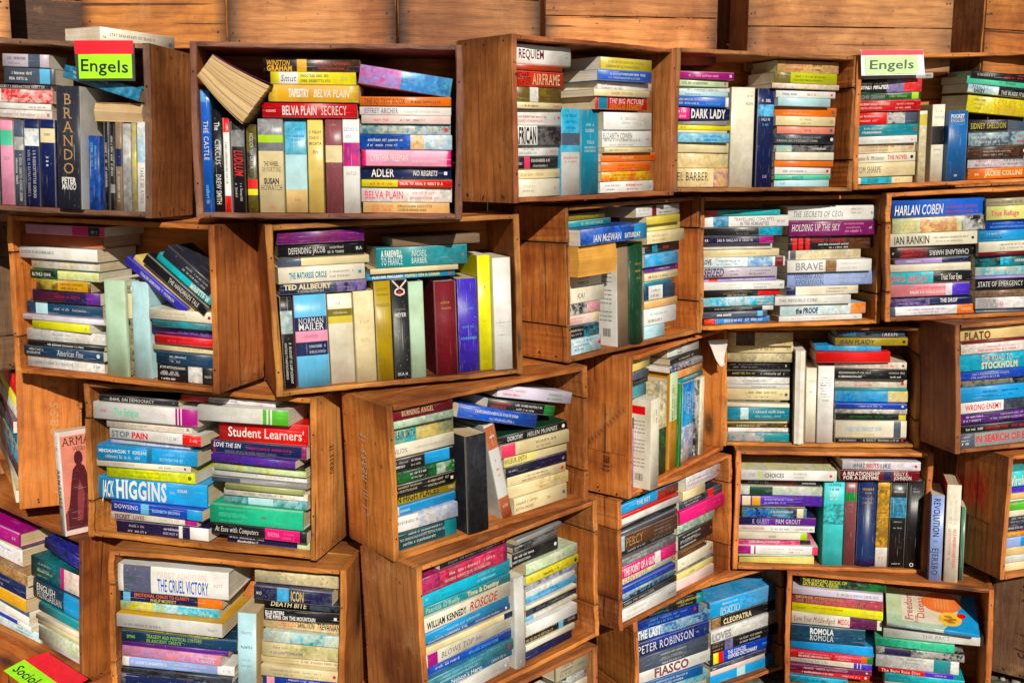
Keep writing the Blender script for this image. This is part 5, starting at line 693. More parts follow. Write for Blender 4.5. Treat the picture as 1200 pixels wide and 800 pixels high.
('C5','h',0.1494,0.0185,0.2111,0.0,-0.0036,0.2543,0.0454,0.1389,('tealblue','cyan'),[],'',[('THE ROAD TO','cream',0.25,0.6,0.52,0.88,''),('STOCKHOLM','cream',0.25,0.66,0.1,0.46,'')],'','teal blue and cyan paperback fourth down the pile in sixth crate of third row'),
('C5','h',0.1455,0.0137,0.2569,0.0,-0.0057,0.2437,0.0268,0.1437,('white','palepink'),[],'',[('~','rose',0.2,0.8,0.25,0.75,'')],'','white and pale pink paperback third down the pile in sixth crate of third row'),
('C5','h',0.1509,0.0183,0.284,0.0,0.0046,0.2393,0.0073,0.1391,('maroon',''),[],'',[],'',''),
('C5','h',0.15,0.0206,0.2917,0.0,-0.0299,0.2439,0.0326,0.1368,('sand',''),[],'',[('PLATO','brown',0.05,0.35,0.1,0.7,'')],'','sand paperback topmost of the pile in sixth crate of third row'),
('D0','h',0.1706,0.0187,0.0109,0.0,0.036,0.3111,0.0244,0.1536,('palesky','white'),[],'',[('~','blue',0.7,0.9,0.25,0.75,'')],'',''),
('D0','h',0.1584,0.0159,0.0357,0.0,0.0023,0.2867,0.0114,0.1536,('white',''),[('royal','',0.3,0.8)],'',[],'',''),
('D0','h',0.1511,0.0238,0.0475,0.0,-0.0266,0.2722,0.0183,0.15,('white',''),[],'',[],'',''),
('D0','h',0.1509,0.0255,0.0662,0.0,-0.0376,0.2718,0.0174,0.1483,('slate','steelblue'),[],'',[],'',''),
('D0','h',0.1527,0.0116,0.084,0.0,-0.0062,0.2754,0.0323,0.1536,('gold',''),[('gold','',0.2,1.0)],'',[('~','brown',0.1,0.5,0.25,0.75,'')],'',''),
('D0','h',0.1529,0.0107,0.1167,0.0,-0.002,0.2757,0.0364,0.1536,('navy',''),[],'',[('~','palegrey',0.3,0.8,0.25,0.75,'')],'',''),
('D0','h',0.1583,0.0103,0.1535,0.0,-0.0158,0.2866,0.0285,0.1536,('tan','brown'),[],'',[],'',''),
('D0','h',0.1322,0.0276,0.1824,0.0,0.002,0.2343,0.0407,0.1462,('white','palelilac'),[],'',[('~','grey',0.4,0.8,0.6,0.8,''),('~','black',0.93,0.97,0.2,0.6,'')],'',''),
('D0','h',0.1268,0.0268,0.2235,0.0,-0.0141,0.2235,0.0149,0.1431,('cream',''),[],'',[],'',''),
('D0','h',0.1379,0.0126,0.2388,0.0,0.0121,0.2458,0.0352,0.1612,('magentaplum',''),[],'',[('~','white',0.88,0.95,0.25,0.75,'')],'b',''),
('D0','h',0.4141,0.0274,0.0109,0.0,-0.0159,0.1748,0.0202,0.1119,('palelilac',''),[],'',[],'',''),
('D0','h',0.4277,0.0122,0.0315,0.0,-0.0008,0.1756,0.037,0.1124,('palegreen','white'),[],'',[],'',''),
('D0','h',0.4231,0.0181,0.0689,0.0,0.0215,0.1848,0.0116,0.1182,('cream',''),[],'',[],'',''),
('D0','h',0.421,0.0179,0.0808,0.0,0.045,0.189,0.0134,0.121,('ivory',''),[],'',[],'',''),
('D0','h',0.4096,0.0263,0.0946,0.0,-0.0222,0.1927,0.0142,0.1233,('violet',''),[('indigodark','',0.55,1.0)],'',[('~','white',0.1,0.5,0.25,0.75,''),('~','palelilac',0.6,0.95,0.25,0.75,'')],'',''),
('D0','h',0.4309,0.0088,0.1093,0.0,-0.0102,0.1691,0.0221,0.1082,('teal',''),[],'',[],'',''),
('D0','h',0.4148,0.0143,0.1317,0.0,-0.0185,0.2014,0.0487,0.1409,('navyteal',''),[('cyanblue','sky',0.62,1.0)],'',[('ENGLISH','white',0.08,0.45,0.52,0.85,''),('HUNGARIAN','white',0.08,0.58,0.15,0.5,'')],'b','dark blue and cyan blue hardback second down in right pile,first crate of fourth row'),
('D0','h',0.4088,0.02,0.1809,0.0,0.0173,0.2133,0.052,0.1365,('darkteal','teal'),[('palepink','white',0.6,1.0),('magenta','',0.54,0.6)],'',[('~','palemint',0.1,0.4,0.5,0.8,''),('~','palemint',0.1,0.4,0.2,0.45,'')],'','dark teal and pale pink paperback topmost of right pile,first crate of fourth row'),
('D0','t',0.4413,0.0093,0.277,0.1178,0.0,0.1407,0.0269,0.09,('navy','indigo'),[],'',[],'',''),
('D1','h',0.1487,0.0127,0.0109,0.0,-0.0253,0.2673,0.0343,0.1497,('navy','grey'),[('navy','',0.05,0.6)],'',[('~','palegrey',0.4,0.9,0.25,0.75,'')],'','navy paperback eleventh down in left pile,second crate of fourth row'),
('D1','h',0.1425,0.0173,0.0456,0.0,-0.0107,0.255,0.0115,0.1451,('black','slate'),[],'',[],'','black and slate paperback tenth down in left pile,second crate of fourth row'),
('D1','h',0.1435,0.0256,0.0574,0.0,-0.0007,0.257,0.0226,0.1368,('white',''),[('periwinkle','',0.06,0.85)],'',[('~','white',0.08,0.4,0.3,0.75,''),('~','white',0.42,0.8,0.25,0.75,''),('~','grey',0.9,0.97,0.25,0.75,'')],'b','white and periwinkle hardback ninth down in left pile,second crate of fourth row'),
('D1','h',0.1295,0.0232,0.0805,0.0,-0.0215,0.229,0.024,0.1392,('salmonpink','lilac'),[],'',[('~','lilac',0.1,0.4,0.25,0.75,''),('~','white',0.8,0.95,0.25,0.75,'')],'','salmon pink and lilac paperback eighth down in left pile,second crate of fourth row'),
('D1','h',0.1372,0.0246,0.1048,0.0,-0.0211,0.2444,0.011,0.1378,('purple',''),[],'',[],'','purple paperback seventh down in left pile,second crate of fourth row'),
('D1','h',0.1468,0.0232,0.1162,0.0,-0.0105,0.2636,0.0263,0.1392,('navyteal',''),[],'',[('TRAGEDY AND POLITICAL CULTURE','lime',0.22,0.7,0.5,0.8,''),('IN ANCIENT GREECE','lime',0.22,0.52,0.12,0.42,''),('~','lime',0.05,0.12,0.25,0.75,'')],'b','dark blue hardback sixth down in left pile,second crate of fourth row'),
('D1','h',0.1259,0.0222,0.143,0.0,-0.045,0.2218,0.0148,0.1402,('yellowpure','black'),[('yellow','',0.0,0.4)],'',[],'','bright yellow and yellow paperback fifth down in left pile,second crate of fourth row'),
('D1','h',0.1358,0.0,0.1581,0.0,-0.0318,0.2417,0.0311,0.1536,('palegrey',''),[],'gold',[('~','slate',0.07,0.42,0.15,0.4,''),('~','grey',0.85,0.97,0.25,0.75,'')],'','pale grey paperback fourth down in left pile,second crate of fourth row'),
('D1','h',0.1275,0.0216,0.1897,0.0,-0.0091,0.225,0.0205,0.1408,('yellow','cyan'),[('cyan','white',0.45,1.0)],'',[('~','cream',0.15,0.45,0.25,0.75,''),('~','palesky',0.5,0.9,0.25,0.75,'')],'','yellow and cyan paperback third down in left pile,second crate of fourth row'),
('D1','h',0.1308,0.0227,0.2106,0.0,0.0033,0.2316,0.0244,0.1397,('indigodark',''),[('orange','',0.76,1.0),('sky','',0.03,0.1)],'',[('EMOTIONAL CHAOS TO CLARITY','orange',0.14,0.68,0.5,0.82,''),('PHILIP MOFFITT','khaki',0.3,0.55,0.1,0.4,'')],'','dark indigo and orange paperback second down in left pile,second crate of fourth row'),
('D1','h',0.1398,0.014,0.2354,0.0,-0.0041,0.2496,0.062,0.1484,('white',''),[('slate','lilac',0.05,0.3)],'',[('PADDY ASHDOWN','palepink',0.36,0.8,0.62,0.85,''),('THE CRUEL VICTORY','blue',0.36,0.82,0.12,0.58,''),('~','rose',0.87,0.96,0.25,0.75,'')],'b','white and slate hardback topmost of left pile,second crate of fourth row'),
('D1','u',0.3052,0.0114,0.0105,0.0,0.0,0.2017,0.0419,0.1412,('palesky',''),[],'sand',[('~','slate',0.2,0.24,0.2,0.8,'H'),('~','slate',0.36,0.4,0.2,0.8,'H'),('~','grey',0.5,0.54,0.2,0.8,'H'),('~','grey',0.58,0.6,0.2,0.8,'H')],'b','pale blue hardback standing upright in second crate of fourth row'),
('D1','h',0.4225,0.0231,0.0466,0.0,-0.039,0.1742,0.0265,0.1115,('royal','navy'),[('white','rose',0.05,0.15)],'',[('~','white',0.3,0.8,0.25,0.75,'')],'','royal blue and white paperback tenth down in right pile,second crate of fourth row'),
('D1','h',0.4231,0.0113,0.0735,0.0,-0.0102,0.1729,0.0244,0.1107,('cream',''),[],'',[('~','slate',0.12,0.5,0.25,0.75,''),('~','slate',0.52,0.8,0.25,0.75,'')],'','cream paperback ninth down in right pile,second crate of fourth row'),
('D1','h',0.4211,0.0264,0.0983,0.0,0.0176,0.177,0.0161,0.1133,('cream',''),[],'',[('~','tan',0.1,0.5,0.25,0.75,''),('~','purple',0.5,0.95,0.25,0.75,'')],'','cream paperback eighth down in right pile,second crate of fourth row'),
('D1','h',0.4231,0.0199,0.1148,0.0,0.0122,0.173,0.0349,0.1107,('cream','khakigreen'),[('cream','',0.0,0.3)],'',[('~','slate',0.1,0.6,0.25,0.75,'')],'','cream paperback seventh down in right pile,second crate of fourth row'),
('D1','h',0.4251,0.0146,0.1501,0.0,-0.0017,0.1689,0.026,0.1081,('palesky','cream'),[('tealbright','white',0.35,0.8)],'',[],'','pale blue and bright teal paperback sixth down in right pile,second crate of fourth row'),
('D1','h',0.4224,0.0267,0.1766,0.0,-0.0195,0.1725,0.0266,0.1104,('cream','peach'),[],'',[('THE LOO','red',0.2,0.42,0.25,0.75,''),('SANCTION','black',0.44,0.66,0.25,0.75,''),('TREVANIAN','black',0.69,0.98,0.25,0.75,'')],'','cream and peach paperback fifth down in right pile,second crate of fourth row'),
('D1','h',0.4265,0.0111,0.2036,0.0,0.0139,0.1661,0.0236,0.1063,('black',''),[],'',[('ELLIS PETERS','white',0.02,0.27,0.52,0.86,''),('THE PIPER ON THE MOUNTAIN','white',0.02,0.68,0.1,0.45,'')],'',''),
('D1','h',0.425,0.0183,0.2276,0.0,-0.0127,0.1683,0.0163,0.1077,('black','slate'),[('black','',0.0,0.6)],'',[('DEATH BITE','cream',0.08,0.57,0.2,0.85,'')],'','black paperback third down in right pile,second crate of fourth row'),
('D1','h',0.4066,0.0098,0.2443,0.0,-0.0257,0.1718,0.0317,0.1099,('indigodark','slate'),[('azure','sky',0.3,0.45)],'',[('ICON','khakisand',0.48,0.64,0.15,0.85,''),('~','white',0.03,0.1,0.25,0.75,'')],'','dark indigo and azure paperback second down in right pile,second crate of fourth row'),
('D1','h',0.4082,0.0273,0.2764,0.0,-0.0176,0.183,0.0289,0.1171,('cream','khakigrey'),[],'',[('~','grey',0.15,0.6,0.2,0.4,''),('~','rose',0.85,0.9,0.25,0.75,'')],'','cream and khaki grey paperback topmost of right pile,second crate of fourth row'),
('D2','h',0.1433,0.0195,0.0109,0.0,0.0319,0.2471,0.0307,0.1536,('white',''),[],'',[('~','palegrey',0.5,0.9,0.25,0.75,'')],'','white paperback thirteenth down in left pile,third crate of fourth row'),
('D2','h',0.1503,0.0241,0.042,0.0,0.0048,0.2539,0.0182,0.1536,('denim','tealblue'),[],'',[("Nelson's Hero",'white',0.2,0.72,0.15,0.75,''),('~','palegrey',0.75,0.93,0.25,0.75,'')],'','denim blue and teal blue paperback twelfth down in left pile,third crate of fourth row'),
('D2','h',0.1464,0.0136,0.0606,0.0,0.0255,0.2579,0.0246,0.1536,('tealgrey','steelblue'),[],'',[('~','palesky',0.1,0.7,0.25,0.75,'')],'','grey teal and steel blue paperback eleventh down in left pile,third crate of fourth row'),
('D2','h',0.1506,0.024,0.0856,0.0,-0.0105,0.2494,0.0208,0.1536,('royal','blue'),[],'',[('~','white',0.08,0.42,0.3,0.75,''),('~','sky',0.48,0.85,0.25,0.75,''),('~','violet',0.9,0.95,0.25,0.75,'')],'','royal blue and blue paperback tenth down in left pile,third crate of fourth row'),
('D2','h',0.1506,0.0221,0.1068,0.0,0.0206,0.2533,0.029,0.1536,('ivory',''),[('magentaplum','',0.03,0.14)],'',[('BLOWS TOP','slate',0.18,0.55,0.3,0.75,''),('~','violet',0.57,0.65,0.25,0.75,''),('~','grey',0.82,0.95,0.25,0.75,'')],'','ivory and purple magenta paperback ninth down in left pile,third crate of fourth row'),
('D2','h',0.1514,0.0209,0.1361,0.0,-0.0132,0.2517,0.0142,0.1536,('cream',''),[('navy','',0.9,1.0)],'',[],'',''),
('D2','h',0.1528,0.027,0.1507,0.0,-0.0035,0.249,0.0165,0.151,('denim',''),[],'',[('~','white',0.05,0.5,0.25,0.75,''),('~','white',0.55,0.9,0.25,0.75,'')],'','denim blue paperback seventh down in left pile,third crate of fourth row'),
('D2','h',0.1456,0.0167,0.1676,0.0,0.045,0.2492,0.02,0.1536,('cyanblue',''),[],'',[('~','white',0.2,0.7,0.25,0.75,'')],'',''),
('D2','h',0.1449,0.0163,0.188,0.0,0.0169,0.2518,0.0318,0.1536,('ivory',''),[],'',[('WILLIAM KENNEDY','black',0.04,0.48,0.2,0.65,''),('ROSCOE','crimson',0.52,0.85,0.2,0.8,''),('~','tan',0.92,0.97,0.25,0.75,'')],'','ivory paperback fifth down in left pile,third crate of fourth row'),
('D2','h',0.1493,0.0218,0.2202,0.0,-0.011,0.2513,0.0188,0.1536,('teal','tealgrey'),[],'',[("Patricia O'Reilly",'palemint',0.04,0.42,0.25,0.8,''),('Time & Destiny','cream',0.46,0.9,0.25,0.8,'')],'','teal and grey teal paperback fourth down in left pile,third crate of fourth row'),
('D2','h',0.1517,0.0247,0.2394,0.0,-0.0019,0.2544,0.0323,0.1533,('cyan',''),[],'',[('~','white',0.04,0.1,0.25,0.75,''),('~','teal',0.2,0.4,0.25,0.75,''),('~','palesky',0.6,0.85,0.25,0.75,'')],'','cyan paperback third down in left pile,third crate of fourth row'),
('D2','h',0.1425,0.0147,0.2721,0.0,0.0072,0.242,0.0367,0.1536,('plum','rose'),[('rose','maroon',0.2,0.95)],'',[('~','palepink',0.25,0.9,0.25,0.75,'')],'','plum and rose paperback second down in left pile,third crate of fourth row'),
('D2','h',0.1728,0.0214,0.3092,0.0,0.0266,0.1957,0.0172,0.1252,('black',''),[],'',[('~','grey',0.1,0.9,0.25,0.75,'')],'','black paperback topmost of left pile,third crate of fourth row'),
('D2','u',0.2934,0.0122,0.0105,0.0,0.0,0.2155,0.031,0.1509,('palegrey',''),[],'',[('~','palesky',0.9,0.95,0.25,0.75,'H')],'b','pale grey hardback standing upright in third crate of fourth row'),
('D2','h',0.3973,0.019,0.0354,0.0,-0.0108,0.1614,0.0146,0.1033,('ivory',''),[],'',[],'',''),
('D2','h',0.4059,0.0234,0.0504,0.0,-0.0383,0.1714,0.0254,0.1097,('black',''),[('sky','',0.63,0.72)],'',[('~','sand',0.02,0.6,0.15,0.85,''),('~','grey',0.8,0.95,0.25,0.75,'')],'','black and sky blue paperback fourteenth down in right pile,third crate of fourth row'),
('D2','h',0.3932,0.0093,0.0762,0.0,-0.0062,0.1675,0.0276,0.1072,('white',''),[],'',[],'',''),
('D2','h',0.4072,0.0226,0.1042,0.0,0.0003,0.1725,0.0103,0.1104,('white','cream'),[('sky','',0.0,0.15)],'',[],'',''),
('D2','h',0.393,0.0083,0.1413,0.0,0.0024,0.1671,0.0094,0.107,('ivory',''),[],'',[],'',''),
('D2','h',0.4126,0.0272,0.1149,0.0,0.029,0.1734,0.026,0.111,('black','slate'),[],'',[('~','grey',0.1,0.9,0.25,0.75,'')],'',''),
('D2','h',0.4023,0.0174,0.1511,0.0,0.007,0.1705,0.0146,0.1091,('cyanblue','sky'),[],'',[('~','white',0.1,0.6,0.25,0.75,'')],'',''),
('D2','h',0.3995,0.0162,0.1661,0.0,0.0179,0.1661,0.0146,0.1063,('white','palesky'),[],'',[],'',''),
('D2','h',0.4076,0.0224,0.181,0.0,-0.0242,0.169,0.0132,0.1082,('slate','palelilac'),[],'',[],'',''),
('D2','h',0.409,0.0185,0.1946,0.0,0.0191,0.1782,0.02,0.1141,('yellow','khaki'),[],'',[('~','black',0.3,0.65,0.25,0.75,'')],'',''),
('D2','h',0.4105,0.0226,0.2151,0.0,0.045,0.1719,0.0083,0.11,('cyan',''),[],'',[],'',''),
('D2','h',0.3988,0.0097,0.2237,0.0,0.017,0.1728,0.0249,0.1106,('palegreen','ivory'),[],'',[('~','slate',0.6,0.75,0.25,0.75,'')],'',''),
('D2','h',0.355,0.0193,0.249,0.0,0.0056,0.147,0.0314,0.0941,('black',''),[],'',[('~','white',0.0,0.5,0.25,0.75,'')],'',''),
('D2','h',0.3572,0.0192,0.2808,0.0,0.0034,0.1432,0.0123,0.0917,('black','grey'),[],'',[('~','grey',0.1,0.9,0.25,0.75,'')],'',''),
('D2','h',0.3766,0.0266,0.2935,0.0,0.0393,0.1523,0.0116,0.0975,('grey',''),[],'',[],'',''),
('D3','h',0.1334,0.0088,0.0109,0.0,-0.0204,0.2368,0.0329,0.1215,('white',''),[],'',[('~','palegrey',0.1,0.45,0.25,0.75,''),('~','black',0.85,0.97,0.25,0.75,'')],'','white paperback fifteenth down in left pile,fourth crate of fourth row'),
('D3','h',0.1403,0.0171,0.0442,0.0,-0.0024,0.2507,0.0162,0.1132,('black',''),[],'',[('~','white',0.1,0.6,0.25,0.75,'')],'',''),
('D3','h',0.145,0.0206,0.0608,0.0,0.0101,0.2514,0.0111,0.1097,('indigodark','sky'),[],'',[],'',''),
('D3','h',0.1406,0.019,0.0723,0.0,0.0164,0.2458,0.0136,0.1113,('palegreen','royal'),[],'',[],'',''),
('D3','h',0.1326,0.0095,0.0862,0.0,-0.0096,0.2353,0.0177,0.1208,('royal',''),[],'',[('~','sky',0.2,0.7,0.25,0.75,'')],'',''),
('D3','h',0.1447,0.0199,0.1044,0.0,0.0068,0.2467,0.0193,0.1104,('palegreen','cream'),[],'',[("CAIN'S FIELD",'red',0.02,0.55,0.2,0.8,'')],'',''),
('D3','h',0.1364,0.0124,0.124,0.0,-0.0061,0.2428,0.0325,0.1179,('magenta',''),[('white','',0.62,0.72)],'',[('AT THE POINT OF A GUN','white',0.0,0.62,0.2,0.8,'')],'','magenta and white paperback ninth down in left pile,fourth crate of fourth row'),
('D3','h',0.1372,0.0119,0.157,0.0,0.0027,0.2441,0.0198,0.1184,('grey','slate'),[],'',[('~','palegrey',0.1,0.5,0.25,0.75,'')],'',''),
('D3','h',0.1512,0.0256,0.1772,0.0,-0.0029,0.2368,0.0183,0.1047,('black',''),[],'',[('~','white',0.1,0.5,0.25,0.75,''),('~','grey',0.55,0.95,0.25,0.75,'')],'',''),
('D3','h',0.1401,0.012,0.1959,0.0,-0.0251,0.2436,0.0406,0.1183,('brown',''),[('sky','palegrey',0.0,0.1)],'',[('PERCY','tan',0.12,0.4,0.2,0.8,''),('~','grey',0.55,0.95,0.25,0.75,'')],'','brown and sky blue paperback sixth down in left pile,fourth crate of fourth row'),
('D3','h',0.1487,0.0171,0.2369,0.0,-0.0005,0.2471,0.0104,0.1132,('slate',''),[],'',[],'',''),
('D3','h',0.1568,0.023,0.2477,0.0,0.0193,0.2478,0.0122,0.1073,('black',''),[],'',[('~','grey',0.3,0.8,0.25,0.75,'')],'',''),
('D3','h',0.1584,0.0221,0.2603,0.0,-0.0213,0.2525,0.0186,0.1082,('white',''),[],'',[],'',''),
('D3','h',0.1546,0.0191,0.2793,0.0,-0.0053,0.2518,0.0097,0.1112,('red',''),[],'',[],'',''),
('D3','h',0.1648,0.0241,0.2894,0.0,0.0146,0.2499,0.0248,0.1062,('azure',''),[('rust','black',0.62,1.0)],'',[('THE KEY','white',0.15,0.6,0.35,0.8,'')],'','azure and rust paperback topmost of left pile,fourth crate of fourth row'),
('D3','h',0.3566,0.0173,0.0109,0.0,-0.0235,0.1733,0.0294,0.1109,('palepink',''),[],'',[],'',''),
('D3','h',0.3611,0.0204,0.0407,0.0,0.004,0.1734,0.0169,0.1099,('creamyellow',''),[],'',[('~','black',0.3,0.5,0.25,0.75,'')],'',''),
('D3','h',0.3682,0.0244,0.058,0.0,-0.0233,0.1759,0.0088,0.1059,('grey','black'),[],'',[],'',''),
('D3','h',0.3647,0.0216,0.0672,0.0,0.025,0.1765,0.0318,0.1087,('ivory',''),[],'',[('~','rose',0.1,0.2,0.25,0.75,'')],'',''),
('D3','h',0.348,0.0208,0.0993,0.0,0.045,0.145,0.0273,0.0928,('brown',''),[],'',[('~','tan',0.1,0.9,0.25,0.75,'')],'',''),
('D3','h',0.3573,0.0161,0.127,0.0,0.0445,0.1743,0.0432,0.1115,('black',''),[],'',[('~','white',0.05,0.7,0.25,0.75,'')],'',''),
('D3','h',0.3631,0.0192,0.1705,0.0,-0.0048,0.1765,0.0252,0.1111,('palemint','slate'),[],'',[],'',''),
('D3','h',0.3881,0.0159,0.1961,0.0,0.0163,0.2169,0.0373,0.1144,('magenta',''),[],'',[('~','rose',0.3,0.95,0.25,0.75,'')],'b','magenta hardback fourth down in right pile,fourth crate of fourth row'),
('D3','h',0.3931,0.0229,0.2338,0.0,0.0027,0.2068,0.0247,0.1074,('black','slate'),[('redbright','',0.66,0.78)],'',[('~','white',0.1,0.5,0.25,0.75,'')],'',''),
('D3','h',0.3489,0.0156,0.2589,0.0,0.0022,0.1057,0.026,0.0677,('cream',''),[],'',[],'',''),
('D3','h',0.3953,0.0173,0.2853,0.0,0.0341,0.1726,0.0365,0.1105,('palegrey','palepink'),[],'',[('~','lilac',0.1,0.8,0.25,0.75,'')],'',''),
('D4','h',0.1236,0.0231,0.0109,0.0,-0.029,0.2076,0.0217,0.1329,('creamyellow',''),[],'',[('~','gold',0.1,0.9,0.25,0.75,'')],'',''),
('D4','h',0.1205,0.0181,0.033,0.0,0.0232,0.2109,0.0065,0.135,('palegreen',''),[],'',[],'',''),
('D4','h',0.1253,0.0148,0.0399,0.0,-0.0011,0.2207,0.0255,0.1412,('white',''),[('magentaplum','',0.0,0.16),('white','',0.17,0.19),('magentaplum','',0.2,0.22),('rose','',0.93,1.0)],'',[('~','palepink',0.3,0.6,0.25,0.75,''),('~','rose',0.62,0.85,0.25,0.75,'')],'','white and purple magenta paperback eleventh down in left pile,fifth crate of fourth row'),
('D4','h',0.1204,0.0245,0.0658,0.0,0.031,0.2109,0.0169,0.135,('magenta','pink'),[('black','',0.82,0.96)],'',[('~','white',0.1,0.6,0.25,0.75,'')],'',''),
('D4','h',0.1101,0.0156,0.0831,0.0,0.0041,0.1902,0.0199,0.1217,('ivory',''),[('lime','',0.9,1.0)],'',[('~','slate',0.4,0.6,0.25,0.75,'')],'',''),
('D4','h',0.1207,0.0249,0.1034,0.0,-0.0148,0.2114,0.018,0.1353,('white',''),[],'',[('~','red',0.05,0.35,0.25,0.75,''),('~','teal',0.4,0.7,0.25,0.75,''),('~','slate',0.75,0.98,0.25,0.75,'')],'',''),
('D4','h',0.1223,0.0237,0.1219,0.0,0.0061,0.2146,0.024,0.1373,('indigodark',''),[('purple','',0.3,1.0)],'',[('E. GUEST','lilac',0.18,0.4,0.25,0.75,''),('PAM GROUT','white',0.48,0.8,0.25,0.8,'')],'','dark indigo and purple paperback seventh down in left pile,fifth crate of fourth row'),
('D4','h',0.1127,0.0169,0.1462,0.0,0.0162,0.1784,0.028,0.1142,('navy','sky'),[('cream','',0.85,0.95)],'',[('BEN OKRI','blue',0.08,0.4,0.2,0.75,''),('~','white',0.45,0.8,0.25,0.75,'')],'',''),
('D4','h',0.1106,0.0223,0.1746,0.0,0.0008,0.1737,0.0094,0.1112,('sand',''),[],'',[],'',''),
('D4','h',0.1281,0.0087,0.1844,0.0,0.0107,0.2262,0.0278,0.1448,('violet','purple'),[('cream','',0.03,0.13),('gold','',0.15,0.25)],'',[('~','white',0.3,0.66,0.25,0.75,'')],'','violet and cream paperback fourth down in left pile,fifth crate of fourth row'),
('D4','h',0.1284,0.0158,0.2126,0.0,-0.0115,0.2267,0.0262,0.1451,('palegrey','palemint'),[('darkgreen','',0.12,0.4)],'',[],'','pale grey and dark green paperback third down in left pile,fifth crate of fourth row'),
('D4','h',0.131,0.0252,0.2392,0.0,-0.045,0.2138,0.0173,0.1368,('black',''),[('maroon','black',0.3,0.7)],'',[('~','white',0.05,0.35,0.25,0.75,''),('~','palegrey',0.75,0.95,0.25,0.75,'')],'',''),
('D4','h',0.1458,0.0,0.26,0.0,0.0198,0.2617,0.0294,0.1536,('white',''),[],'white~acid',[('THE','grey',0.08,0.15,0.4,0.75,''),('5','lime',0.17,0.23,0.1,0.9,''),('CHOICES','slate',0.25,0.45,0.3,0.7,''),('~','grey',0.55,0.7,0.25,0.75,'')],'','white paperback topmost of left pile,fifth crate of fourth row'),
('D4','u',0.2762,0.0192,0.0105,0.0,0.0,0.2491,0.0562,0.1536,('aqua',''),[('aqua','black',0.28,0.52)],'',[('~','navy',0.04,0.08,0.2,0.8,'H'),('~','navy',0.09,0.13,0.15,0.85,'H'),('~','white',0.16,0.2,0.2,0.8,'H'),('~','white',0.2,0.24,0.2,0.8,'H')],'','aqua paperback standing first from left in fifth crate of fourth row'),
('D4','u',0.3225,0.0213,0.0105,0.0,0.0,0.2506,0.0332,0.1567,('mauve',''),[('green','',0.15,0.25)],'',[('~','tan',0.28,0.3,0.2,0.8,'H'),('~','tan',0.32,0.34,0.2,0.8,'H'),('~','tan',0.36,0.38,0.2,0.8,'H')],'b','mauve and green hardback standing second from left in fifth crate of fourth row'),
('D4','u',0.3675,0.0216,0.0105,0.0,0.0,0.2513,0.0518,0.1564,('navy','denim'),[('indigodark','',0.92,1.0)],'',[('~','gold',0.09,0.12,0.2,0.8,'H'),('~','gold',0.13,0.16,0.3,0.7,'H'),('~','gold',0.2,0.22,0.2,0.8,'H'),('~','gold',0.25,0.27,0.2,0.8,'H')],'br','navy and dark indigo hardback standing third from left in fifth crate of fourth row'),
('D4','u',0.4108,0.0197,0.0105,0.0,0.0,0.2526,0.0336,0.1536,('gold','black'),[('white','',0.78,1.0),('gold','',0.0,0.08)],'',[('~','black',0.1,0.15,0.1,0.9,'H'),('~','black',0.35,0.4,0.1,0.9,'H'),('~','red',0.88,0.92,0.2,0.8,'H')],'','gold and white paperback standing fourth from left in fifth crate of fourth row'),
('D4','u',0.4507,0.0164,0.0105,0.0,0.0,0.253,0.0454,0.1536,('black',''),[('steelblue','sky',0.2,0.43)],'',[('~','white',0.12,0.15,0.2,0.8,'H'),('~','palegreen',0.46,0.49,0.2,0.8,'H'),('~','palegreen',0.53,0.56,0.15,0.85,'H'),('~','white',0.94,0.97,0.2,0.8,'H')],'','black and steel blue paperback standing fifth from left in fifth crate of fourth row'),
('D4','u',0.4962,0.0117,0.0105,0.0,0.0,0.2515,0.0432,0.1663,('black',''),[],'',[('~','palegrey',0.07,0.1,0.2,0.8,'H'),('~','palegrey',0.11,0.13,0.3,0.7,'H'),('o','white',0.91,0.98,0.2,0.6,'H')],'b','black hardback standing sixth from left in fifth crate of fourth row'),
('D4','h',0.392,0.0,0.2639,0.0,0.0154,0.2131,0.0303,0.1364,('maroon',''),[('navy','',0.55,0.65)],'',[('A RELATIONSHIP','white',0.03,0.5,0.5,0.85,''),('FOR A LIFETIME','white',0.03,0.5,0.12,0.45,''),('KELLY E.','white',0.68,0.86,0.52,0.85,''),('JOHNSON','white',0.68,0.9,0.12,0.46,'')],'','maroon and navy paperback second down in right pile,fifth crate of fourth row'),
('D4','h',0.3953,0.0,0.2947,0.0,0.0033,0.2098,0.024,0.1343,('palelilac','white'),[],'',[('WHAT','slate',0.14,0.29,0.25,0.75,''),('BRITS','red',0.31,0.47,0.25,0.75,''),('LIKE','slate',0.49,0.62,0.25,0.75,'')],'','pale lilac and white paperback topmost of right pile,fifth crate of fourth row'),
('E4','u',0.3894,0.03,0.3354,0.0,0.0,0.2391,0.0324,0.14,('periwinkle',''),[],'',[('REVOLUTION','navy',0.04,0.48,0.2,0.7,''),('EJERSBO','navy',0.62,0.93,0.2,0.7,''),('~','blue',0.49,0.58,0.2,0.8,'H')],'','periwinkle paperback standing on a crate top beside the black ringed hardback'),
('E4','u',0.4288,0.03,0.3354,0.0,0.0,0.2705,0.0366,0.14,('ivory',''),[],'redcloth',[('~','palegrey',0.15,0.4,0.25,0.75,''),('~','rose',0.45,0.85,0.25,0.75,'')],'b','ivory hardback standing on a crate top beside the black ringed hardback'),
('E4','u',0.4572,0.05,0.3354,0.0,0.0,0.2065,0.0111,0.0867,('greengrey',''),[],'',[],'',''),
('D5','h',0.0772,0.0169,0.056,0.0,0.0015,0.1074,0.0224,0.0687,('sand',''),[],'',[],'',''),
('D5','h',0.0717,0.0154,0.0788,0.0,0.0228,0.111,0.028,0.0711,('periwinkle',''),[('cyanblue','',0.5,1.0)],'',[],'',''),
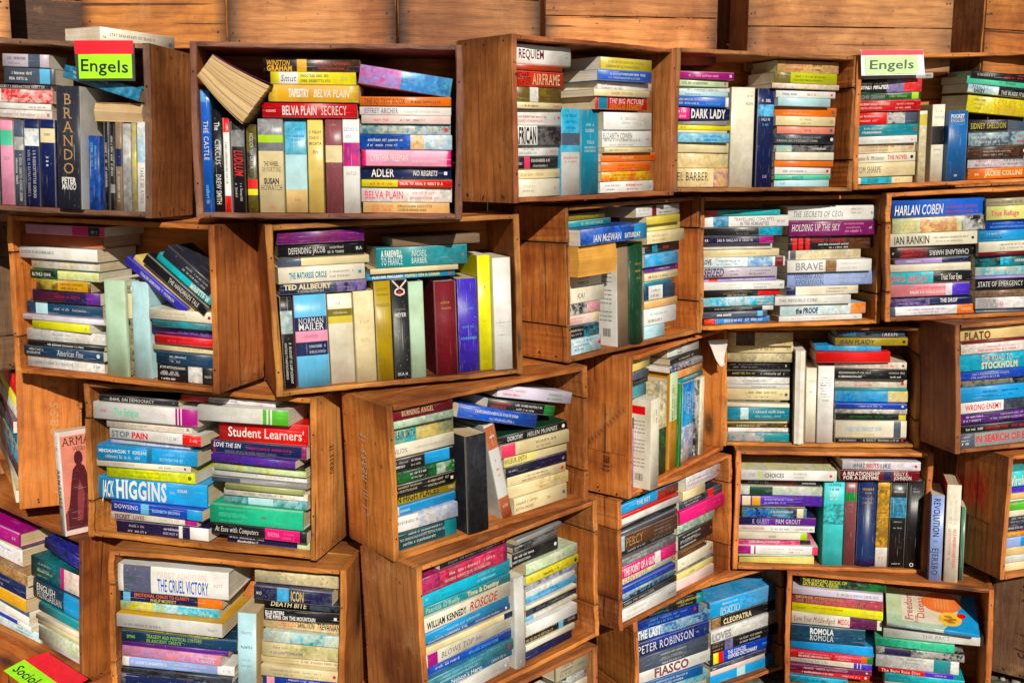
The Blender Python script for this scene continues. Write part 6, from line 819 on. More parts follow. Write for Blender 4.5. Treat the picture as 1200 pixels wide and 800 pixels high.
('D5','h',0.0759,0.0196,0.1072,0.0,-0.0101,0.1072,0.012,0.0686,('orange','yellow'),[],'',[],'',''),
('D5','h',0.0817,0.027,0.1196,0.0,-0.0155,0.1074,0.0174,0.0688,('indigodark',''),[],'',[('~','white',0.1,0.9,0.25,0.75,'')],'',''),
('D5','h',0.0785,0.0258,0.1374,0.0,-0.0041,0.1072,0.0269,0.0686,('black','slate'),[],'',[('~','palegrey',0.2,0.9,0.25,0.75,'')],'',''),
('D5','h',0.0675,0.0155,0.1647,0.0,0.0262,0.105,0.0172,0.0672,('ivory',''),[],'',[],'',''),
('D5','h',0.0657,0.0133,0.1823,0.0,-0.0305,0.1014,0.0204,0.0649,('limegreen',''),[],'',[],'',''),
('D5','h',0.074,0.0257,0.2031,0.0,0.0262,0.1068,0.0081,0.0684,('white',''),[],'',[],'',''),
('D5','h',0.0667,0.0179,0.2116,0.0,-0.0141,0.1034,0.0158,0.0662,('peach',''),[],'',[],'',''),
('D5','h',0.0678,0.0217,0.2278,0.0,-0.0242,0.1055,0.0213,0.0675,('white',''),[('violet','',0.2,0.6)],'',[('~','violet',0.6,0.9,0.25,0.75,'')],'',''),
('D5','h',0.0603,0.0095,0.2495,0.0,0.0277,0.0907,0.0419,0.058,('aqua',''),[],'',[('Virolution','white',0.03,0.95,0.1,0.75,'')],'',''),
('E3','h',0.143,0.0253,0.0371,0.0,-0.0021,0.2561,0.0274,0.1527,('cyan','cream'),[],'',[],'',''),
('E3','h',0.1277,0.0143,0.065,0.0,-0.0286,0.2254,0.0288,0.1443,('denim',''),[],'',[('~','white',0.2,0.8,0.25,0.75,'')],'',''),
('E3','h',0.1433,0.0179,0.0941,0.0,-0.0079,0.2565,0.0368,0.1536,('white',''),[],'',[('FIASCO','mauve',0.18,0.77,0.15,0.85,''),('~','grey',0.85,0.93,0.25,0.75,'')],'','white paperback sixth down in left pile,third crate of bottom row'),
('E3','h',0.1392,0.012,0.1313,0.0,0.0205,0.2483,0.0437,0.1536,('slate',''),[],'',[('~','palegrey',0.3,0.7,0.25,0.75,''),('~','navy',0.9,0.97,0.25,0.75,'')],'','slate paperback fifth down in left pile,third crate of bottom row'),
('E3','h',0.1432,0.0164,0.1754,0.0,0.0262,0.2564,0.0399,0.1536,('navy','royal'),[],'',[('PETER ROBINSON','white',0.02,0.78,0.2,0.8,''),('~','white',0.8,0.88,0.25,0.75,'')],'','navy and royal blue paperback fourth down in left pile,third crate of bottom row'),
('E3','h',0.149,0.0246,0.2157,0.0,-0.0094,0.2593,0.0291,0.1534,('denim','palesky'),[],'',[('THE LAST','white',0.03,0.34,0.1,0.9,''),('~','palesky',0.4,0.97,0.1,0.9,'')],'','denim blue and pale blue paperback third down in left pile,third crate of bottom row'),
('E3','h',0.13,0.0246,0.2451,0.0,0.0089,0.2194,0.0317,0.1404,('royal','navy'),[],'',[('~','sky',0.2,0.7,0.25,0.75,'')],'','royal blue and navy paperback second down in left pile,third crate of bottom row'),
('E3','h',0.1338,0.0175,0.2773,0.0,0.0157,0.2355,0.0304,0.1508,('black',''),[('teal','',0.9,1.0)],'',[('~','khaki',0.6,0.95,0.25,0.75,''),('~','teal',0.2,0.5,0.25,0.75,'')],'','black and teal paperback topmost of left pile,third crate of bottom row'),
('E3','h',0.3944,0.0234,0.0109,0.0,-0.0142,0.2363,0.0322,0.1512,('azure',''),[('palesky','',0.42,0.55)],'',[],'','azure and pale blue paperback eighth down in right pile,third crate of bottom row'),
('E3','h',0.3742,0.0172,0.0435,0.0,0.0078,0.2051,0.0155,0.1313,('palepink',''),[],'',[],'',''),
('E3','h',0.3762,0.0155,0.0594,0.0,-0.0007,0.2066,0.0144,0.1322,('slate','navy'),[],'',[('~','white',0.02,0.1,0.25,0.75,''),('~','grey',0.2,0.9,0.25,0.75,'')],'',''),
('E3','h',0.3901,0.0189,0.0742,0.0,-0.0118,0.228,0.0381,0.1591,('royal',''),[('black','',0.0,0.04),('acid','',0.04,0.12),('red','',0.12,0.2)],'',[('THE CONCISE','white',0.27,0.56,0.5,0.8,''),('OXFORD DICTIONARY','white',0.27,0.75,0.15,0.45,''),('~','sky',0.82,0.95,0.25,0.75,'')],'b','royal blue and black hardback fifth down in right pile,third crate of bottom row'),
('E3','h',0.3966,0.012,0.1127,0.0,-0.0108,0.249,0.0313,0.1536,('black',''),[('indigo','grey',0.2,0.32)],'',[('~','tan',0.02,0.18,0.25,0.75,''),('~','white',0.42,0.75,0.25,0.75,'')],'','black and indigo paperback fourth down in right pile,third crate of bottom row'),
('E3','h',0.3972,0.0143,0.1444,0.0,0.0015,0.2479,0.0375,0.1536,('palegrey','white'),[],'',[('LOVES','grey',0.02,0.3,0.15,0.75,''),('~','palegrey',0.4,0.75,0.25,0.75,''),('~','sky',0.88,0.93,0.25,0.75,'')],'','pale grey and white paperback third down in right pile,third crate of bottom row'),
('E3','h',0.4018,0.0221,0.1823,0.0,0.0007,0.2386,0.0311,0.1527,('black',''),[('brown','tan',0.0,0.14)],'',[('CLEOPATRA','cream',0.18,0.62,0.2,0.7,'')],'','black and brown paperback second down in right pile,third crate of bottom row'),
('E3','h',0.4002,0.0234,0.2138,0.0,-0.0124,0.2419,0.049,0.1546,('azure','cyan'),[('azure','ivory',0.45,1.0)],'azure~ivory',[('~','white',0.15,0.45,0.45,0.8,''),('IDALIU','palesky',0.15,0.45,0.05,0.4,'')],'b','azure hardback topmost of right pile,third crate of bottom row'),
('E2','h',0.4533,0.0091,0.1756,0.0,-0.0094,0.1234,0.051,0.079,('navy','slate'),[],'',[],'',''),
('E2','h',0.4604,0.0227,0.227,0.0,0.0245,0.1093,0.0258,0.07,('ivory',''),[],'',[('~','slate',0.3,0.7,0.25,0.75,'')],'','ivory paperback third down the pile in second crate of bottom row'),
('E2','h',0.4687,0.0243,0.2531,0.0,0.0047,0.0926,0.0264,0.0593,('black','white'),[],'',[('~','palegrey',0.3,0.9,0.25,0.75,'')],'','black and white paperback second down the pile in second crate of bottom row'),
('E2','h',0.4578,0.0169,0.2799,0.0,0.0195,0.1143,0.0417,0.08,('khakigrey',''),[],'darktealcloth',[('~','slate',0.1,0.6,0.25,0.75,''),('~','slate',0.65,0.9,0.25,0.75,'')],'b','khaki grey hardback topmost of the pile in second crate of bottom row'),
('E4','h',0.0938,0.0092,0.0109,0.0,0.0264,0.1576,0.0205,0.1008,('tealblue','cyan'),[],'',[('~','navy',0.1,0.7,0.25,0.75,'')],'',''),
('E4','h',0.123,0.0217,0.0318,0.0,0.013,0.2159,0.0156,0.1382,('red','crimson'),[],'',[('~','white',0.1,0.6,0.25,0.75,''),('~','white',0.65,0.9,0.25,0.75,'')],'','red and crimson paperback eleventh down in left pile,fourth crate of bottom row'),
('E4','h',0.1254,0.0129,0.0478,0.0,0.045,0.2208,0.0159,0.1413,('plum','maroon'),[],'',[('~','palepink',0.1,0.8,0.25,0.75,'')],'',''),
('E4','h',0.1253,0.0209,0.0641,0.0,-0.0182,0.2206,0.0175,0.1412,('ivory',''),[('violet','',0.78,1.0),('white','',0.82,0.83),('white','',0.86,0.87)],'',[('Tapping for Life','tealblue',0.1,0.48,0.3,0.75,''),('~','palegrey',0.5,0.75,0.25,0.75,'')],'','ivory and violet paperback ninth down in left pile,fourth crate of bottom row'),
('E4','h',0.1263,0.0155,0.082,0.0,0.0178,0.2226,0.0215,0.1424,('red','rose'),[('orange','',0.86,0.93),('green','',0.93,1.0)],'',[('~','palepink',0.1,0.5,0.25,0.75,''),('~','white',0.55,0.85,0.25,0.75,'')],'','red and orange paperback eighth down in left pile,fourth crate of bottom row'),
('E4','h',0.1274,0.0207,0.1039,0.0,-0.007,0.2248,0.0281,0.1556,('azure','blue'),[],'',[],'b','azure and blue hardback seventh down in left pile,fourth crate of bottom row'),
('E4','h',0.1149,0.0132,0.1324,0.0,0.0408,0.1999,0.0484,0.1399,('navyteal','teal'),[],'',[('ROMOLA','white',0.26,0.58,0.52,0.85,''),('ROMOLA','white',0.26,0.58,0.12,0.46,''),('~','sky',0.9,0.97,0.25,0.75,'')],'b','dark blue and teal hardback sixth down in left pile,fourth crate of bottom row'),
('E4','h',0.1361,0.0175,0.1812,0.0,0.0374,0.2422,0.0324,0.1536,('ivory',''),[('plum','black',0.65,0.95)],'',[('Love Your Middle-Aged','plum',0.03,0.49,0.25,0.75,''),('MIDDLE','rose',0.52,0.67,0.25,0.75,'')],'','ivory and plum paperback fifth down in left pile,fourth crate of bottom row'),
('E4','h',0.1371,0.0185,0.214,0.0,-0.043,0.2442,0.0245,0.1536,('acid','yellow'),[('acid','',0.0,0.8)],'',[('~','red',0.2,0.6,0.5,0.9,''),('~','black',0.05,0.15,0.25,0.75,''),('~','orange',0.85,0.93,0.25,0.75,'')],'','acid yellow paperback fourth down in left pile,fourth crate of bottom row'),
('E4','h',0.1366,0.0206,0.2389,0.0,-0.0213,0.2433,0.0282,0.1536,('mauve','rose'),[],'',[('GEORGE VITHOULKAS','tan',0.04,0.55,0.55,0.85,''),('THE SCIENCE OF HOMEOPATHY','tan',0.04,0.8,0.15,0.45,''),('~','palegrey',0.9,0.95,0.25,0.75,'')],'','mauve and rose paperback third down in left pile,fourth crate of bottom row'),
('E4','h',0.1364,0.0121,0.2675,0.0,0.0146,0.2412,0.0207,0.1536,('palelilac',''),[],'',[('~','slate',0.5,0.95,0.25,0.75,'')],'',''),
('E4','h',0.1507,0.0272,0.2885,0.0,0.0174,0.2297,0.0257,0.147,('black','green'),[],'',[('THE OXFORD BOOK OF','khaki',0.03,0.55,0.5,0.88,''),('SATIRICAL VERSE','khaki',0.03,0.45,0.1,0.48,'')],'','black and green paperback topmost of left pile,fourth crate of bottom row'),
('E4','h',0.3729,0.0138,0.0427,0.0,0.0162,0.2044,0.0236,0.1308,('tealbright','cyan'),[],'',[],'','bright teal and cyan paperback sixth down in right pile,fourth crate of bottom row'),
('E4','h',0.3498,0.0141,0.0667,0.0,-0.0016,0.1938,0.0142,0.124,('red',''),[('violet','',0.62,1.0)],'',[('The Burn Rate Diet','white',0.04,0.56,0.2,0.8,''),('~','palelilac',0.7,0.95,0.25,0.75,'')],'',''),
('E4','h',0.352,0.0131,0.0814,0.0,0.01,0.2144,0.0378,0.1372,('white','palegrey'),[('teal','',0.7,0.9)],'',[('~','grey',0.3,0.6,0.25,0.75,''),('~','slate',0.8,0.95,0.25,0.75,'')],'','white and teal paperback fourth down in right pile,fourth crate of bottom row'),
('E4','h',0.3575,0.0093,0.1196,0.0,0.0144,0.2278,0.0208,0.1458,('black','palegrey'),[('indigodark','',0.1,0.4)],'',[('~','white',0.55,0.95,0.25,0.75,'')],'','black and dark indigo paperback third down in right pile,fourth crate of bottom row'),
('E4','h',0.3438,0.0165,0.1408,0.0,-0.0017,0.2048,0.0235,0.1311,('emerald','mint'),[],'',[],'','emerald and mint paperback second down in right pile,fourth crate of bottom row'),
('E4','h',0.3909,0.0234,0.1647,0.0,0.0226,0.2574,0.0263,0.1529,('palegrey',''),[],'',[('THE PACT','grey',0.38,0.68,0.3,0.7,''),('~','grey',0.08,0.18,0.25,0.75,'')],'','pale grey paperback topmost of right pile,fourth crate of bottom row'),
('C0','h',0.2631,0.005,0.0109,0.0,-0.045,0.4962,0.0274,0.118,('cream',''),[],'',[],'',''),
('C0','h',0.2641,0.005,0.0387,0.0,0.0139,0.4942,0.0274,0.118,('palegrey',''),[],'',[],'',''),
('D1','h',0.421,0.0271,0.0109,0.0,-0.0227,0.1712,0.0353,0.1095,('palegrey',''),[],'',[],'',''),
('D2','h',0.3958,0.023,0.0109,0.0,0.0211,0.1584,0.0241,0.1014,('navy',''),[],'',[],'',''),
('D5','h',0.0757,0.0209,0.0109,0.0,-0.005,0.1044,0.0222,0.0668,('cream',''),[],'',[],'',''),
('D5','h',0.0767,0.0209,0.0335,0.0,-0.0196,0.1024,0.0222,0.0655,('palegrey',''),[],'',[],'',''),
('E3','h',0.1415,0.0293,0.0109,0.0,0.0082,0.2531,0.0258,0.1487,('palegrey',''),[],'',[],'',''),
('E2','h',0.4518,0.0131,0.0109,0.0,-0.02,0.1204,0.0231,0.0771,('navy',''),[],'',[],'',''),
('E2','h',0.4528,0.0131,0.0344,0.0,-0.0201,0.1184,0.0231,0.0758,('slate',''),[],'',[],'',''),
('E2','h',0.4538,0.0131,0.0579,0.0,-0.0345,0.1164,0.0231,0.0745,('navy',''),[],'',[],'',''),
('E2','h',0.4548,0.0131,0.0815,0.0,-0.0006,0.1144,0.0231,0.0732,('slate',''),[],'',[],'',''),
('E2','h',0.4558,0.0131,0.105,0.0,0.0109,0.1124,0.0231,0.0719,('navy',''),[],'',[],'',''),
('E2','h',0.4568,0.0131,0.1285,0.0,0.0225,0.1104,0.0231,0.0707,('slate',''),[],'',[],'',''),
('E2','h',0.4578,0.0131,0.152,0.0,-0.0031,0.1084,0.0231,0.0694,('navy',''),[],'',[],'',''),
('E4','h',0.3714,0.0178,0.0109,0.0,0.0231,0.2014,0.0314,0.1289,('palegrey',''),[],'',[],'','')
]
# ---------------------------------------------------------------- ground
def ground():
    mb=MB(); n=80
    xs=[-60+120*i/n for i in range(n+1)]
    def sp(t): return math.copysign(abs(t)**2.2,t)
    P=[sp(-1+2*i/n)*80 for i in range(n+1)]
    idx={}
    for i,x in enumerate(P):
        for j,y in enumerate(P):
            yy=y+2.6
            z=.0+ .045*min(max((x-.3)/.9,0),1)+(random.uniform(-.004,.004) if abs(x)<6 else 0)
            idx[i,j]=mb.addv((x,yy,z-.006))
    for i in range(n):
        for j in range(n):
            f=(idx[i,j],idx[i+1,j],idx[i+1,j+1],idx[i,j+1])
            mb.face(f,[mb.v[q][:2] for q in f],(.16,.14,.11,1),sm=True)
    m,nt,b,N,L=mat('gravel_ground')
    tc=N('TexCoord'); vo=N('TexVoronoi',inp={'Scale':45.0}); L(tc.outputs['Object'],vo.inputs['Vector'])
    nz=N('TexNoise',inp={'Scale':3.0,'Detail':6.0}); L(tc.outputs['Object'],nz.inputs['Vector'])
    c=ramp(N,L,nz.outputs['Fac'],[(.35,(.10,.085,.06,1)),(.6,(.2,.18,.14,1))])
    c=mixc(N,L,.5,c,mixc(N,L,1,c,vo.outputs['Color'],'MULTIPLY')); L(c,b.inputs['Base Color']); b.inputs['Roughness'].default_value=.9
    bp=N('Bump',inp={'Strength':.8,'Distance':.01}); L(vo.outputs['Distance'],bp.inputs['Height']); L(bp.outputs[0],b.inputs['Normal'])
    tag(mb.obj('ground',[m]),kind='structure')
    pm,nt,b,N,L=mat('pebble_stone'); tc=N('TexCoord'); nz=N('TexNoise',inp={'Scale':30.0,'Detail':4.0}); L(tc.outputs['Object'],nz.inputs['Vector'])
    at=N('Attribute',attribute_name='col'); c=mixc(N,L,1,at.outputs['Color'],ramp(N,L,nz.outputs['Fac'],[(.3,g(.7)),(.7,g(1.1))]),'MULTIPLY'); L(c,b.inputs['Base Color']); b.inputs['Roughness'].default_value=.85
    mb=MB(); r=random.Random(3)
    for i in range(900):
        x=r.uniform(1.0,2.1);y=r.uniform(2.3,3.6); s=r.choice([.006,.009,.014,.022]); base=.04
        k=len(mb.v); ng=7
        col=r.choice([(.3,.28,.24,1),(.22,.2,.18,1),(.36,.33,.27,1),(.2,.24,.1,1)])
        rings=[]
        for a,(h,q) in enumerate(((-.3,.8),(.25,1),(.6,.6))):
            rings.append([mb.addv((x+math.cos(t*6.283/ng)*s*q*r.uniform(.8,1.2),y+math.sin(t*6.283/ng)*s*q*r.uniform(.8,1.2),base+h*s*.8)) for t in range(ng)])
        for a in range(2):
            for t in range(ng):
                u=(t+1)%ng; mb.face((rings[a][t],rings[a][u],rings[a+1][u],rings[a+1][t]),[(0,0)]*4,col,sm=True)
        mb.face(tuple(rings[2]),[(0,0)]*ng,col,sm=True)
    tag(mb.obj('pebbles',[pm]),'loose grey pebbles and gravel on the ground at lower right','gravel',kind='stuff')
ground()
# ---------------------------------------------------------------- crates
TONES={'orange':(.52,.172,.030,1),'amber':(.58,.215,.042,1),'brown':(.37,.14,.04,1),'grey':(.22,.125,.065,1),'tan':(.58,.24,.07,1),'dark':(.12,.055,.025,1),'pale':(.74,.33,.105,1),'russet':(.30,.10,.03,1)}  # dark has shade mixed into the wood colour
BT,ST=.010,.014
def make_crate(M,W,H,D,tone,edge,grooves=(0,0),label='',back=None,stencil=None,decal=None):
    root=empty('fruit_crate',M); tag(root,label,'crate','wooden fruit crates stacked as bookshelves')
    kv=random.uniform(.8,1.18); kh=random.uniform(-.12,.12)
    T=tuple(q*kv*m for q,m in zip(TONES[tone][:3],(1,1+kh,1+2*kh)))+(1,); E=tuple(q*random.uniform(.85,1.1) for q in TONES[edge][:3])+(1,)
    def side(x0,x1,gv):
        mb=MB(); cuts=[0,H]
        if gv: cuts=[0,H*.235,H*.77,H]
        for i,(a,b) in enumerate(zip(cuts,cuts[1:])):
            board(mb,(x0,x1),(0,D-.006),(a+(.002 if i else 0),b-(.002 if i<len(cuts)-2 else 0)),2,T,.0014,12,.002,E)
        return mb
    sl=side(0,ST,grooves[0]); sr=side(W-ST,W,grooves[1])
    for mb,x in ((sl,-.0005),(sr,W+.0005)):
        for z in (.005,.006,H-.005):
            for y in (.03,.09,.14): disc(mb,(x,y+random.uniform(-.01,.01),z+random.uniform(.0,.012)*(1 if z<.1 else -1)),(-1 if x<0 else 1,0,0),.0024,(.02,.015,.012,1))
        for z in (H*.2,H*.8):
            disc(mb,((0 if x<0 else W-ST)+ST/2,-.0012,z+random.uniform(-.03,.03)),(0,-1,0),.002,(.02,.015,.012,1))
    if stencil:
        sd_,txt,col,z0,h,y0=stencil
        mb=sl if sd_=='L' else sr
        rnd=random.Random(5)
        if txt=='~': vs,fs,wd=greek(14,rnd)
        else: vs,fs,wd=glyphs(txt)
        x=-.0009 if sd_=='L' else W+.0009
        ln=h; sc=ln/wd; hh=min(.03,D*.2)
        k=len(mb.v)
        for (a,b) in vs: mb.addv((x,y0+b*hh*(1),z0+a*sc)) if sd_=='L' else mb.addv((x,y0-b*hh,z0+a*sc))
        for f in fs: mb.face(tuple(i+k for i in f),[(0,0)]*len(f),col)
    if decal:
        kind_,cy,cz,ry,rz,col=decal; n=14
        ids={}
        for i in range(n+1):
            for j in range(n+1):
                y=cy+ry*(i/n*2-1); z=cz+rz*(j/n*2-1)
                ids[i,j]=sl.addv((-.0014,min(max(y,.002),D-.008),z))
        def cf(i,j):
            if kind_=='stain':
                r=math.hypot(i/n*2-1,j/n*2-1)+.25*math.sin(i*1.7)*math.cos(j*1.3); w_=min(max(1.15-r*1.25,0),1)
            else:
                r=abs((i+j)/n-1)*n; w_=max(0,1-r*.8)
            return tuple(T[q]*(1-w_)+col[q]*w_ for q in range(3))+(1,)
        for i in range(n):
            for j in range(n):
                q=[(i,j),(i,j+1),(i+1,j+1),(i+1,j)]
                sl.f.append(tuple(ids[a] for a in q)); sl.uv.append([(b/n*2*rz+3,a/n*2*ry+5) for a,b in q]); sl.c.append(None); sl.a.append((0,0,0,0)); sl.mi.append(0); sl.sm.append(False)
                sl.c[-1]=[cf(a,b) for a,b in q]
    sl.obj('side_panel',[WOOD],root); sr.obj('side_panel',[WOOD],root)
    for nm,z0,z1 in (('top_panel',H-BT,H),('bottom_panel',0,BT)):
        mb=MB(); h=D*.52
        board(mb,(ST+.0006,W-ST-.0006),(0.001,h),(z0,z1),0,T,.0017,20,.0018,E)
        board(mb,(ST+.0006,W-ST-.0006),(h+.003,D-.006),(z0,z1),0,T,.0009,8,.0014,E)
        for x in (ST+.015,W*.5,W-ST-.015):
            disc(mb,(x+random.uniform(-.008,.008),-.0006,(z0+z1)/2),(0,-1,0),.0014,(.03,.02,.015,1))
        mb.obj(nm,[WOOD],root)
    mb=MB(); n=3; bt=TONES[back or tone]
    for i in range(n):
        a=H*i/n; b=H*(i+1)/n
        board(mb,(0.001,W-.001),(D-.0055,D),(a+.001,b-.0015),0,bt,.0006,24 if back else 8,.001,None,random.choice([.6,.85,.98]) if back else 0)
        if back:
            for x in (.008,.02,W-.02,W-.008):
                disc(mb,(x+random.uniform(-.003,.003),D+.0008,a+.03+random.uniform(-.02,.05)),(0,1,0),.0022,(.025,.018,.015,1))
    mb.obj('back_panel',[WOOD],root)
    return root
SPEC={ # tone, edge, grooves, label, stencil
'A1':('brown','grey',(0,0),'weathered fruit crate under the lime sign with red top, first of top row',None),
'A2':('orange','grey',(0,0),'grey edged fruit crate holding the splayed paperback, second of top row',None),
'A3':('orange','brown',(0,0),'turned fruit crate with two teal upright books, third of top row',None),
'A4':('orange','brown',(0,1),'fruit crate holding a thick white and a navy upright, fourth of top row',None),
'A5':('orange','amber',(0,0),'fruit crate under the pale green sign at right end of top row',None),
'B0':('grey','grey',(1,1),'grey weathered crate side at the left picture edge in second row',None),
'B1':('orange','amber',(1,0),'fruit crate with leaning books over a short pile, first of second row',None),
'B2':('orange','amber',(0,0),'fruit crate full of upright hardbacks with bright yellow one, second row',None),
'B3':('orange','brown',(1,1),'turned fruit crate with a golden page block in front, second row',None),
'B4':('amber','amber',(1,1),'fruit crate with two flat piles and no uprights, fourth of second row',None),
'B5':('amber','amber',(1,0),'fruit crate with slanting royal blue book on top, right end of second row',None),
'C0':('orange','amber',(0,0),'sharply turned orange crate beside the pink figure cover, third row left',('R','~',(.6,.32,.13,1),.03,.26,.085)),
'C1':('amber','amber',(1,0),'fruit crate holding the red student book, second of third row',('R','~',(.16,.07,.025,1),.12,.11,.09)),
'C2':('orange','amber',(0,1),'turned fruit crate with a black upright and a leaning white book',('L','~',(.6,.42,.3,1),.07,.18,.09)),
'C3':('orange','amber',(0,0),'narrow turned crate with mustard upright books and diagonal scar on its side',('L','~',(.12,.06,.03,1),.06,.05,.055)),
'C4':('amber','amber',(0,1),'fruit crate with white uprights between two piles, fifth of third row',None),
'C5':('brown','brown',(0,0),'dark sided crate at right end of third row with blue pile',None),
'D0':('orange','brown',(0,0),'fruit crate with dictionaries above the red card, fourth row left end',None),
'D1':('amber','amber',(1,0),'fruit crate with a pale blue upright between piles, second of fourth row',None),
'D2':('orange','amber',(0,1),'turned fruit crate with slanting cyan pile, third of fourth row',None),
'D3':('orange','amber',(1,1),'turned fruit crate with a magenta book at right, fourth of fourth row',None),
'D4':('amber','amber',(0,0),'fruit crate with six uprights beside a low pile, fifth of fourth row',None),
'D5':('orange','amber',(0,0),'crate with red stain on its side at right end of fourth row',None),
'E0':('orange','brown',(0,0),'fruit crate behind the red card at the lower left corner',None),
'E1':('orange','amber',(0,0),'fruit crate under the pale blue upright crate, bottom row',None),
'E2':('brown','brown',(0,0),'shadowed fruit crate with a dark teal hardback, second of bottom row',None),
'E3':('orange','amber',(1,1),'turned fruit crate with the thick white book, third of bottom row',None),
'E4':('orange','amber',(0,0),'fruit crate with a tilted green and blue paperback, bottom row right',None),
'E5':('dark','brown',(0,0),'shaded dark crate side with stencilled marks at the lower right corner',('L','~',(.05,.02,.01,1),.06,.22,.09)),  # dark tone puts the panel's shade into its colour
}
for k,(tone,edge,gv,lab,sten) in SPEC.items():
    c=CRATES[k]
    dec={'D5':('stain',.10,.22,.055,.08,(.5,.03,.012)),'C3':('scar',.07,.17,.06,.06,(.2,.06,.015))}.get(k)
    rt=make_crate(cm(k),c[6],c[7],c[8],tone,edge,gv,lab,None,sten,dec)
# crates of the row above, standing with their backs to the viewer
ZT=EYE+.272
def back_crate(px0,px1,y0,y1,W,tone,label,H=.335,z=ZT,D=.19,stencil=None,side=None):
    a=Vector((px0,y0,0));b=Vector((px1,y1,0)); d=(b-a); yaw=math.atan2(d.y,d.x)
    W=d.length
    M=Matrix.Translation((b.x,b.y,z))@Matrix.Rotation(yaw+math.pi,4,'Z')@Matrix.Translation((0,-D,0))
    make_crate(M,W,H,D,side or tone,tone,(0,0),label,tone,stencil)
back_crate(-1.33,-1.035,2.10,2.27,.3,'pale','pale closed crate above the weathered crate at the top left corner',side='russet')  # russet flank: darker tone stands in for the shaded side
back_crate(-.941,-.623,2.40,2.39,.3,'amber','honey coloured closed crate behind the book lying on the crate top')
back_crate(-.606,-.252,2.34,2.36,.3,'pale','pale scuffed closed crate above the grey edged crate')
back_crate(-.247,.06,2.37,2.44,.3,'tan','closed crate with burnt orange blotches left of the topmost turned crate')
back_crate(.077,.50,2.66,2.70,.3,'tan','closed crate with long plank seam above the two teal uprights')
back_crate(.602,1.14,2.83,2.86,.5,'pale','wide closed crate with dark plank ends above the fourth top crate')
back_crate(1.225,1.66,2.86,3.02,.5,'amber','yellowish closed crate with dark stencilled flank at top right corner',side='russet',stencil=('R','POM',(.05,.02,.012,1),.06,.09,.12))
back_crate(-1.13,-.915,2.42,2.50,.3,'dark','added closed crate with shade painted dark, between pale and honey coloured crates')  # added crate, its dark tone stands in for a neighbour's shaded side
# added plank wall, blocks bright sky in the gaps behind the stack
mb=MB()
def wallseg(p,q):
    d=Vector(q)-Vector(p); L=d.length; k=len(mb.v); n=int(L/.14)+1
    for i in range(n):
        board(mb,(L*i/n,L*(i+1)/n-.003),(0,.02),(0,2.6),2,TONES['brown'],.001,4)
    mb.xform(Matrix.Translation((p[0],p[1],0))@Matrix.Rotation(math.atan2(d.y,d.x),4,'Z'),k)
wallseg((-2.1,3.3),(.2,2.98)); wallseg((.21,2.98),(2.4,3.45))
tag(mb.obj('added_plank_wall',[WOOD]),'added plank wall blocking bright gaps behind the stacked crates','wall')
# ---------------------------------------------------------------- books
def put_text(mb,txt,frame,s0,s1,t0,t1,L,T,col,fl,rnd,dep,hb=False):
    """lettering on the spine: frame(s,t,d)->local xyz.  fl: H across an upright, S stacked letters, F upside down"""
    H='H' in fl
    sa,sb=s0*L,s1*L; ta,tb=t0*T,t1*T
    if 'S' in fl:
        n=len(txt); 
        for i,ch in enumerate(txt):
            put_text(mb,ch,frame,s0+(s1-s0)*(i+.1)/n,s0+(s1-s0)*(i+.9)/n,t0,t1,L,T,col,'H',rnd,dep,hb)
        return
    run,hgt=(tb-ta,sb-sa) if H else (sb-sa,tb-ta)
    if txt=='~' and hgt>.0105 and run>.03:
        m=(t0+t1)/2 if not H else (s0+s1)/2; r1=rnd.uniform(.7,1)
        if H: put_text(mb,txt,frame,s0,m-.006/L*.2,t0,t1,L,T,col,fl,rnd,dep,hb); put_text(mb,txt,frame,m+.006/L*.2,s1,t0,t1,L,T,col,fl,rnd,dep,hb)
        else: put_text(mb,txt,frame,s0,s1,m+.03,t1+.06,L,T,col,fl,rnd,dep,hb); put_text(mb,txt,frame,s0,s0+(s1-s0)*r1,t0-.06,m-.06,L,T,col,fl,rnd,dep,hb)
        return
    if txt=='~':
        cap=min(.68*hgt,.0068) if hgt>.006 else hgt*.9
        sa_=(hgt-cap)/2; n=max(2,min(34,int(run*.98/(cap*.62)))); vs,fs,wd=greek(n,rnd)
        vs=[(a,(b*cap+sa_)/hgt) for a,b in vs]
    else:
        sty=rnd.choice(['sans','bold','serif','serif','serifbold','slope','serifslope','sans']) if len(txt)>1 else 'serif'; vs,fs,wd=glyphs(txt,sty); cap=hgt
    if hb: vs,fs=cut_rows(txt,vs,fs,(txt,sty) if txt!='~' else None)
    sy=hgt
    sx=min(run/wd,cap*1.15) if txt=='~' else min(run/wd,hgt*1.35)
    k=len(mb.v); off=(run-wd*sx)/2
    for (x,y) in vs:
        a=x*sx+off; b=y*sy
        if H: s,t=sb-b,ta+a
        elif 'F' in fl: s,t=sb-a,tb-b
        else: s,t=sa+a,ta+b
        mb.addv(frame(s,t,dep))
    for f in fs:
        f=tuple(i+k for i in f)
        mb.face(f,[(mb.v[i][0]*.3,mb.v[i][2]*.3) for i in f],col)
